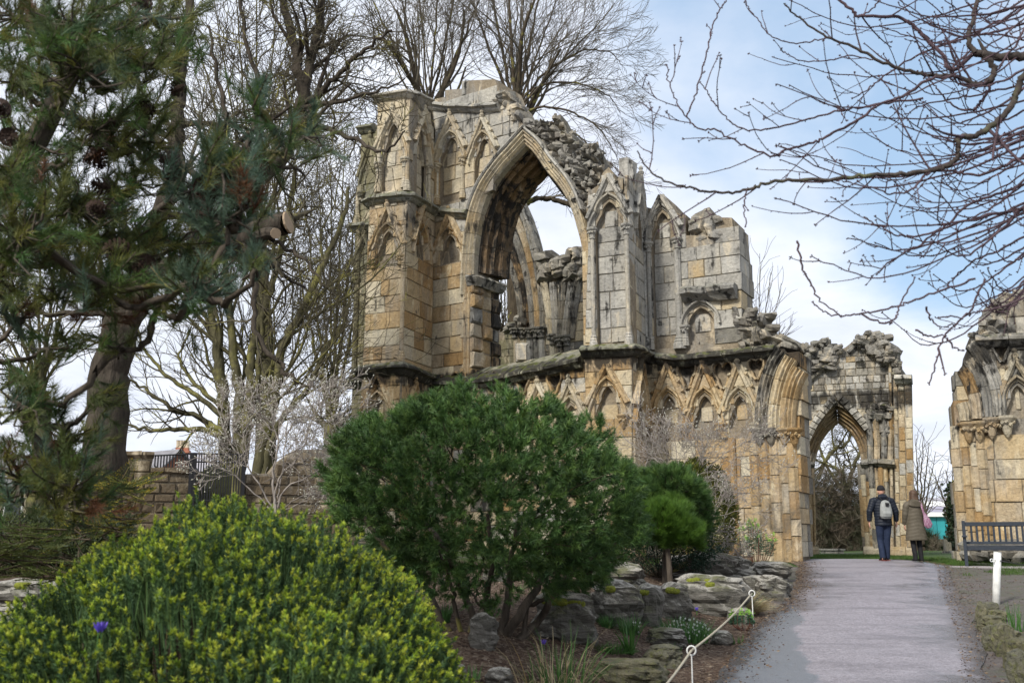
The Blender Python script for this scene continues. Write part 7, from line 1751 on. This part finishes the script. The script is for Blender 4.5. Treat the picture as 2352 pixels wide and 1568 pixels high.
# ------------------------------------------------------------------ bench
M['bench'] = plain('dark_painted_wood', (.020, .027, .038), .42, 25, .25, .08, spec=.45); M['concrete'] = plain('concrete', (.30, .28, .28), .8, 14, .15, .2)
fl = ground_hit(2217, 1301); rotb = R(-24); Bm = Matrix.Translation(fl) @ Matrix.Rotation(rotb, 4, 'Z')     # local: x along the bench, y to the back, z up; front left foot at 0
bench = thing('bench', fl, 'dark grey slatted wooden bench at the right edge beside the path', 'bench')
def bp(name, lo, hi, tilt=None):
    mb = MB(); mt = Bm if tilt is None else Bm @ tilt; mb.box(lo, hi, mt)
    o = mb.build(name, M['bench'], bench, loc=Bm @ ((Vector(lo) + Vector(hi)) / 2)); bv = o.modifiers.new('bevel', 'BEVEL'); bv.width = .006; bv.segments = 1; return o
LB = 1.85
for x in (0, LB - .07):
    bp('leg', (x, 0, 0), (x + .07, .07, .62)); bp('leg', (x, .5, 0), (x + .07, .57, .98)); bp('armrest', (x - .015, -.06, .62), (x + .085, .5, .66)); bp('side_rail', (x + .015, .07, .34), (x + .055, .5, .42)); bp('stretcher', (x + .015, .07, .12), (x + .055, .5, .17))
bp('seat_rail', (.07, .0, .345), (LB - .07, .035, .43)); bp('seat_rail', (.07, .5, .345), (LB - .07, .535, .41))
for i in range(6): bp('seat_slat', (.03, .03 + i * .078, .432), (LB - .03, .095 + i * .078, .455))
bp('top_rail', (.07, .505, .86), (LB - .07, .545, .95)); bp('back_rail', (.07, .505, .47), (LB - .07, .545, .53))
for i in range(14): bp('back_slat', (.16 + i * .112, .515, .53), (.205 + i * .112, .533, .86))
mb = MB(); mb.add([Bm @ Vector(v) for v in ((.02,.02,.345),(.02,.02,.25),(.05,.02,.22),(.12,.02,.345))], [(0,1,2,3)])
mb = MB(); mb.box((-.3, -.25, -.05), (2.3, 1.0, .012), Bm); o = mb.build('concrete_pad', M['concrete'], None, loc=fl); tag(o, 'thin concrete pad under the dark bench', 'paving', kind='thing')
# joint line between the path and the boggy edge: fallen twigs
print('garden', time.time() - T0)
# ------------------------------------------------------------------ the couple walking away
def cloth(name, c0, c1, quilt=0., rough=.8, chevron=False, knit=False):
    m, kk, b = new_mat(name); tc_ = kk.n.new('ShaderNodeTexCoord'); n = kk.noise(tc_.outputs['Object'], 9., 4)
    kk.set(b.inputs['Base Color'], kk.mix(kk.mapr(n, .3, .7), (*c0, 1), (*c1, 1))); b.inputs['Roughness'].default_value = rough; b.inputs['Specular IOR Level'].default_value = .25
    if knit:
        vo = kk.add('ShaderNodeTexVoronoi', {'Vector': tc_.outputs['Object'], 'Scale': 70.}); kk.set(b.inputs['Base Color'], kk.ramp(kk.add('ShaderNodeSeparateColor', {0: vo.outputs['Color']}).outputs[0], [(0, c0), (.5, c1), (1, (.55, .42, .5))]))
        bm = kk.add('ShaderNodeBump', {'Height': vo.outputs[0], 'Strength': 1., 'Distance': .02}); kk.l.new(bm.outputs[0], b.inputs['Normal'])
    return m
M['skin'] = plain('skin', (.50, .28, .20), .5, 10, .08, 0); M['navy'] = cloth('navy_puffer', (.006, .009, .016), (.012, .016, .026), rough=.55); M['jeans'] = cloth('dark_jeans', (.008, .014, .034), (.018, .028, .058))
M['black'] = cloth('black_knit', (.008, .008, .010), (.016, .016, .018)); M['olive'] = cloth('olive_puffer', (.065, .055, .038), (.10, .085, .062), rough=.65); M['hair'] = cloth('brown_hair', (.045, .026, .016), (.10, .06, .038), rough=.5)
M['packgrey'] = cloth('grey_pack', (.20, .21, .20), (.30, .31, .30)); M['knit'] = cloth('pink_knit', (.25, .10, .17), (.40, .20, .30), knit=True); M['sole'] = plain('sole', (.16, .03, .02), .7, 10, .1, 0)
def sweep(mb, pts, rad, n=12):
    """elliptical tube: rad = (rx, ry) per point, closed ends; cross-sections stay square to the path"""
    pts = [Vector(p) for p in pts]; vs = []
    for i, p in enumerate(pts):
        d = (pts[min(i + 1, len(pts) - 1)] - pts[max(i - 1, 0)]).normalized(); a = d.cross(Vector((0, 1, 0))); a = a.normalized() if a.length > .1 else Vector((1, 0, 0)); c = a.cross(d).normalized(); rx, ry = rad[i] if hasattr(rad[i], '__len__') else (rad[i], rad[i])
        vs += [p + a * rx * math.cos(2*math.pi*j/n) + c * ry * math.sin(2*math.pi*j/n) for j in range(n)]
    q_ = len(pts); fs = [(i*n+j, i*n+(j+1) % n, (i+1)*n+(j+1) % n, (i+1)*n+j) for i in range(q_-1) for j in range(n)] + [tuple(range(n))[::-1], tuple(range((q_-1)*n, q_*n))]
    mb.add(vs, fs)
def ell(mb, c, r_, n=10):
    prof = [(-1 + 2 * (i + .5) / n) for i in range(n)]; c = Vector(c); vs = []
    for z in prof: k_ = math.sqrt(1 - z * z); vs += [c + Vector((r_[0]*k_*math.cos(2*math.pi*j/12), r_[1]*k_*math.sin(2*math.pi*j/12), r_[2]*z)) for j in range(12)]
    fs = [(i*12+j, i*12+(j+1) % 12, (i+1)*12+(j+1) % 12, (i+1)*12+j) for i in range(n-1) for j in range(12)] + [tuple(range(12))[::-1], tuple(range((n-1)*12, n*12))]; mb.add(vs, fs)
def fuse(name, mb, vox, mat, parent, sm=3):
    me = bpy.data.meshes.new(name); me.from_pydata(mb.v, [], mb.f); me.update(); o = bpy.data.objects.new(name, me); COL.objects.link(o)
    r_ = o.modifiers.new('r', 'REMESH'); r_.mode = 'VOXEL'; r_.voxel_size = vox; r_.use_smooth_shade = True
    if sm: s_ = o.modifiers.new('s', 'SMOOTH'); s_.iterations = sm; s_.factor = .5
    bpy.context.view_layer.update(); dg = bpy.context.evaluated_depsgraph_get(); m2_ = bpy.data.meshes.new_from_object(o.evaluated_get(dg)); bpy.data.objects.remove(o); m2_.name = name; m2_.materials.clear(); m2_.materials.append(mat)
    m2_.polygons.foreach_set('use_smooth', [True] * len(m2_.polygons)); m2_.transform(Matrix.Translation(-WL[parent.name]))
    return link(name, m2_, parent)
def hand(mb, wr, sg, s_=1.):
    """hanging, slightly curled hand; wr = wrist, fingers point down, palm faces the thigh"""
    w = Vector(wr); sweep(mb, [w + Vector((0, 0, .03)), w, w + Vector((sg*.004, .003, -.045)), w + Vector((0, .008, -.09))], [(.021, .028), (.019, .027), (.016, .040), (.013, .038)], 10)
    for i, l in enumerate((.070, .080, .074, .058)):
        y = .032 - i * .0215; b_ = w + Vector((0, y + .006, -.082)); k1 = b_ + Vector((-sg*.004, .003, -l*.45)); k2 = k1 + Vector((-sg*.014, .006, -l*.32)); k3 = k2 + Vector((-sg*.017, .004, -l*.2)); sweep(mb, [b_, k1, k2, k3], [.0088, .0082, .0076, .006], 7)
    b_ = w + Vector((0, .028, -.025)); sweep(mb, [b_, b_ + Vector((-sg*.004, .022, -.022)), b_ + Vector((-sg*.012, .03, -.050)), b_ + Vector((-sg*.016, .028, -.072))], [.012, .0105, .009, .007], 7)
def person(pos, ht, label, cat='person', legs=None, arms=None, sh=.2, hipw=.09, chest=(.17, .11)):
    root = thing('person', pos, label, cat); mb = MB(); g_ = Vector(pos); s_ = ht / 1.72; V3 = lambda x, y, z: g_ + Vector((x, y, z)) * s_
    # torso, neck, head (looking away from the camera, +y)
    sweep(mb, [V3(0, 0, .86), V3(0, 0, .95), V3(0, .01, 1.1), V3(0, .0, 1.25), V3(0, -.01, 1.37), V3(0, -.01, 1.44)], [(.14*s_, .10*s_), (.16*s_, .105*s_), (.135*s_, .09*s_), (chest[0]*s_, chest[1]*s_), (.16*s_, .09*s_), (.06*s_, .055*s_)], 14)
    sweep(mb, [V3(0, -.01, 1.40), V3(0, 0, 1.53)], [.055*s_, .052*s_]); ell(mb, V3(0, .015, 1.61), (.074*s_, .092*s_, .112*s_)); ell(mb, V3(0, .06, 1.54), (.045*s_, .05*s_, .04*s_))
    sweep(mb, [V3(0, .095, 1.625), V3(0, .118, 1.59), V3(0, .10, 1.575)], [.009*s_, .013*s_, .008*s_], 8)        # nose
    for sg in (-1, 1):
        ell(mb, V3(sg*.077, .005, 1.60), (.010*s_, .018*s_, .030*s_), 6); ell(mb, V3(sg*.03, .088, 1.615), (.014*s_, .012*s_, .010*s_), 6); ell(mb, V3(sg*.012, .098, 1.545), (.018*s_, .008*s_, .006*s_), 6)
        L_ = legs[0 if sg < 0 else 1]; sweep(mb, [V3(sg*hipw, 0, .92), V3(*L_[0]), V3(*L_[1])], [(.085*s_, .09*s_), (.055*s_, .06*s_), (.036*s_, .04*s_)]); a_ = V3(*L_[1]); sweep(mb, [a_ + Vector((0, -.05, -.03)), a_ + Vector((0, .05, -.04)), a_ + Vector((0, .14, -.055))], [(.034, .04), (.04, .032), (.034, .018)])
        A_ = arms[0 if sg < 0 else 1]; sweep(mb, [V3(sg*sh*.75, -.01, 1.40), V3(sg*sh, -.01, 1.37), V3(*A_[0]), V3(*A_[1])], [.05*s_, .052*s_, .038*s_, .024*s_]); hand(mb, V3(*A_[1]), sg)
    fuse('body', mb, .0115, M['skin'], root, 2)
    for sg in (-1, 1):
        e = MB(); ell(e, V3(sg*.03, .098, 1.615), (.011*s_, .008*s_, .007*s_), 6); e.build('eye', M['black'], root)
    return root, V3, s_
def quilt(mb, pts, rad, pitch=.06, amp=.012, n=16):
    """padded tube with stitched rings"""
    pts = [Vector(p) for p in pts]; L = [0]; 
    for i in range(len(pts) - 1): L.append(L[-1] + (pts[i+1] - pts[i]).length)
    m_ = int(L[-1] / (pitch / 6)) + 2; P2 = []; R2 = []
    for i in range(m_):
        l = L[-1] * i / (m_ - 1); k_ = max(j for j in range(len(L)) if L[j] <= l + 1e-6); k_ = min(k_, len(pts) - 2); t = (l - L[k_]) / max(1e-6, L[k_+1] - L[k_]); r0, r1 = rad[k_], rad[k_+1]; a = amp * abs(math.sin(math.pi * l / pitch)) ** .6
        P2.append(pts[k_].lerp(pts[k_+1], t)); R2.append((r0[0] + (r1[0]-r0[0])*t + a, r0[1] + (r1[1]-r0[1])*t + a))
    sweep(mb, P2, R2, n)
# the man
mp = ground_hit(2035, 1289, 30.); mp.y = 23.5; r_ = ray(2035, 1286); mp.x = r_[0] / r_[1] * 23.5; mp.z = max(H(mp.x, mp.y), zpath(mp.y)) + .035
LM = [((-.085, .05, .48), (-.075, -.03, .085)), ((.075, .03, .50), (.065, .10, .085))]; AM = [((-.31, -.02, 1.13), (-.315, .03, .89)), ((.30, -.03, 1.13), (.325, .04, .89))]
man, V3, s_ = person(mp, 1.70, 'man in a dark padded jacket, jeans and black beanie walking away', legs=LM, arms=AM)
mb = MB(); quilt(mb, [V3(0, 0, .80), V3(0, 0, .95), V3(0, .0, 1.2), V3(0, -.01, 1.36), V3(0, -.01, 1.45)], [(.19, .15), (.185, .145), (.20, .15), (.19, .13), (.09, .08)], .065, .012, 20)
for sg in (-1, 1): A_ = AM[0 if sg < 0 else 1]; quilt(mb, [V3(sg*.13, -.01, 1.39), V3(sg*.215, -.01, 1.36), V3(*A_[0]), V3(A_[1][0], A_[1][1], A_[1][2] + .02)], [(.08, .085), (.083, .085), (.064, .066), (.048, .05)], .06, .010, 14)
fuse('jacket', mb, .011, M['navy'], man, 1)
mb = MB(); sweep(mb, [V3(0, -.07, 1.40), V3(0, -.10, 1.46), V3(0, -.05, 1.52)], [(.11, .05), (.12, .055), (.09, .04)], 14); sweep(mb, [V3(0, 0, 1.42), V3(0, .0, 1.52)], [(.095, .09), (.08, .08)], 14); fuse('hood', mb, .01, M['navy'], man, 2)
mb = MB()
for sg in (-1, 1): L_ = LM[0 if sg < 0 else 1]; sweep(mb, [V3(sg*.085, 0, .93), V3(sg*.09, 0, .8), V3(*L_[0]), V3(L_[1][0], L_[1][1], L_[1][2] - .03)], [(.10, .105), (.098, .10), (.072, .075), (.068, .075)], 14)
sweep(mb, [V3(0, 0, .80), V3(0, 0, .98)], [(.155, .115), (.165, .12)], 16); fuse('jeans', mb, .011, M['jeans'], man, 2)
for sg in (-1, 1):
    a_ = V3(*LM[0 if sg < 0 else 1][1]); mb = MB(); sweep(mb, [a_ + Vector((0, -.07, -.035)), a_ + Vector((0, .0, -.02)), a_ + Vector((0, .1, -.05)), a_ + Vector((0, .18, -.06))], [(.042, .04), (.048, .055), (.05, .036), (.04, .022)], 12); o = fuse('shoe', mb, .009, M['black'], man, 1)
    mb = MB(); mb.box(a_ + Vector((-.042, -.10, -.085)), a_ + Vector((.042, .18, -.068))); mb.build('sole', M['sole'], o)
mb = MB(); sweep(mb, [V3(0, .01, 1.635), V3(0, .01, 1.68), V3(0, .005, 1.725), V3(0, .0, 1.745)], [(.084, .103), (.084, .102), (.066, .08), (.02, .03)], 16); sweep(mb, [V3(0, .01, 1.62), V3(0, .01, 1.66)], [(.089, .108), (.089, .108)], 16); fuse('beanie', mb, .008, M['black'], man, 1)
# backpack, worn by the man: a thing of its own
bk = thing('backpack', V3(0, -.2, 1.05), 'small grey backpack with dark straps worn by the man', 'backpack')
mb = MB(); sweep(mb, [V3(0, -.21, .97), V3(0, -.225, 1.02), V3(0, -.23, 1.15), V3(0, -.215, 1.28), V3(0, -.20, 1.36), V3(0, -.19, 1.385)], [(.11, .055), (.145, .08), (.14, .085), (.12, .07), (.085, .05), (.03, .02)], 18); fuse('bag', mb, .009, M['packgrey'], bk, 2)
mb = MB(); sweep(mb, [V3(0, -.285, 1.0), V3(0, -.30, 1.08), V3(0, -.29, 1.16)], [(.09, .02), (.10, .03), (.085, .018)], 14); fuse('front_pocket', mb, .008, M['packgrey'], bk, 1)
for sg in (-1, 1):
    mb = MB(); mb.tube([V3(sg*.06, -.2, 1.38), V3(sg*.09, -.10, 1.46), V3(sg*.12, .02, 1.46), V3(sg*.14, .13, 1.36), V3(sg*.15, .16, 1.2), V3(sg*.17, .08, 1.02), V3(sg*.12, -.15, .98)], .014, 8); mb.build('strap', M['black'], bk)
mb = MB(); mb.tube([V3(-.03, -.2, 1.38), V3(-.03, -.22, 1.42), V3(.03, -.22, 1.42), V3(.03, -.2, 1.38)], .008, 6); mb.build('grab_loop', M['black'], bk)
mb = MB(); sweep(mb, [V3(.0, -.31, 1.24), V3(.01, -.31, 1.32)], [(.035, .014), (.05, .014)], 10); mb.build('black_patch', M['black'], bk)
# the woman
r_ = ray(2109, 1286); wp = Vector((r_[0] / r_[1] * 23.4, 23.4, 0)); wp.z = max(H(wp.x, wp.y), zpath(wp.y)) + .03
LW = [((-.085, .02, .46), (-.085, -.06, .09)), ((.08, .05, .47), (.09, .02, .085))]; AW = [((-.245, -.01, 1.12), (-.24, .07, .90)), ((.24, -.01, 1.13), (.22, .12, .95))]
wom, W3, s_ = person(wp, 1.60, 'woman in a long olive quilted coat walking beside the man', legs=LW, arms=AW, sh=.175, chest=(.15, .10))
mb = MB()
def quilt_v(mb, rows, n=28, pitch=.085, amp=.010):
    """coat body with chevron stitching: rows = [(z, rx, ry)]"""
    m_ = 64; zs_ = [rows[0][0] + (rows[-1][0] - rows[0][0]) * i / (m_ - 1) for i in range(m_)]; vs = []
    for z in zs_:
        rx = float(np.interp(z, [a[0] for a in rows], [a[1] for a in rows])); ry = float(np.interp(z, [a[0] for a in rows], [a[2] for a in rows]))
        for j in range(n):
            a = 2 * math.pi * j / n; zz_ = z + .05 * abs(math.cos(a)); k_ = amp * abs(math.sin(math.pi * zz_ / pitch)) ** .5
            vs.append(W3((rx + k_) * math.cos(a), (ry + k_) * math.sin(a), z))
    mb.add(vs, [(i*n+j, i*n+(j+1) % n, (i+1)*n+(j+1) % n, (i+1)*n+j) for i in range(m_-1) for j in range(n)] + [tuple(range(n))[::-1], tuple(range((m_-1)*n, m_*n))])
quilt_v(mb, [(.50, .255, .20), (.56, .25, .195), (.75, .225, .175), (.95, .195, .15), (1.15, .19, .145), (1.32, .19, .135), (1.42, .13, .10), (1.47, .08, .075)])
for sg in (-1, 1): A_ = AW[0 if sg < 0 else 1]; quilt(mb, [W3(sg*.11, -.01, 1.39), W3(sg*.19, -.01, 1.35), W3(*A_[0]), W3(A_[1][0], A_[1][1], A_[1][2] + .0)], [(.075, .08), (.078, .08), (.062, .064), (.05, .052)], .08, .008, 14)
fuse('coat', mb, .0125, M['olive'], wom, 0)
mb = MB(); sweep(mb, [W3(-.02, -.05, 1.30), W3(-.02, -.12, 1.36), W3(-.01, -.13, 1.43), W3(0, -.06, 1.48)], [(.10, .05), (.155, .07), (.14, .06), (.09, .05)], 16); sweep(mb, [W3(-.14, -.06, 1.40), W3(-.08, .06, 1.46), W3(.08, .06, 1.46), W3(.14, -.06, 1.40)], [.03, .04, .04, .03], 10); fuse('hood', mb, .01, M['olive'], wom, 3)
mb = MB(); ell(mb, W3(0, -.005, 1.635), (.092, .105, .105)); q = random.Random(5)
for i in range(22):
    a = math.pi * (1.05 + i / 21 * .9 + 0); x = .085 * math.cos(a); y = .09 * math.sin(a) - .005; sweep(mb, [W3(x * .7, y * .7, 1.69), W3(x, y, 1.60), W3(x * 1.15, y * 1.12 - .005, 1.5), W3(x * 1.2 + q.uniform(-.01, .01), y * 1.05 - .03, 1.40 + q.uniform(0, .04))], [.02, .022, .02, .008], 6)
fuse('hair', mb, .009, M['hair'], wom, 1)
mb = MB()
for sg in (-1, 1): L_ = LW[0 if sg < 0 else 1]; sweep(mb, [W3(sg*.085, 0, .9), W3(*L_[0]), W3(L_[1][0], L_[1][1], L_[1][2] - .02)], [(.085, .09), (.062, .065), (.050, .055)], 12)
sweep(mb, [W3(0, 0, .8), W3(0, 0, .95)], [(.14, .11), (.15, .11)], 12); fuse('leggings', mb, .01, M['black'], wom, 2)
for sg in (-1, 1): a_ = W3(*LW[0 if sg < 0 else 1][1]); mb = MB(); sweep(mb, [a_ + Vector((0, -.0, .12)), a_ + Vector((0, -.01, .0)), a_ + Vector((0, .0, -.03))], [(.05, .055), (.045, .055), (.045, .07)], 12); sweep(mb, [a_ + Vector((0, -.06, -.045)), a_ + Vector((0, .06, -.045)), a_ + Vector((0, .15, -.06))], [(.04, .035), (.044, .034), (.034, .02)], 12); fuse('boot', mb, .009, M['black'], wom, 1)
bg_ = thing('shoulder_bag', W3(.24, -.12, .9), 'pink and white woolly bag hanging at the woman\'s right side', 'bag')
mb = MB(); sweep(mb, [W3(.285, -.12, .80), W3(.27, -.13, .87), W3(.235, -.15, .98), W3(.20, -.16, 1.08), W3(.17, -.165, 1.16)], [(.06, .035), (.10, .055), (.085, .05), (.05, .03), (.03, .016)], 14); fuse('pouch', mb, .009, M['knit'], bg_, 1)
mb = MB(); mb.tube([W3(.17, -.165, 1.14), W3(.13, -.17, 1.28), W3(.12, -.14, 1.40), W3(.13, -.02, 1.455), W3(.14, .10, 1.38), W3(.18, .15, 1.2)], .022, 8); mb.build('strap', M['knit'], bg_)
print('people', time.time() - T0)
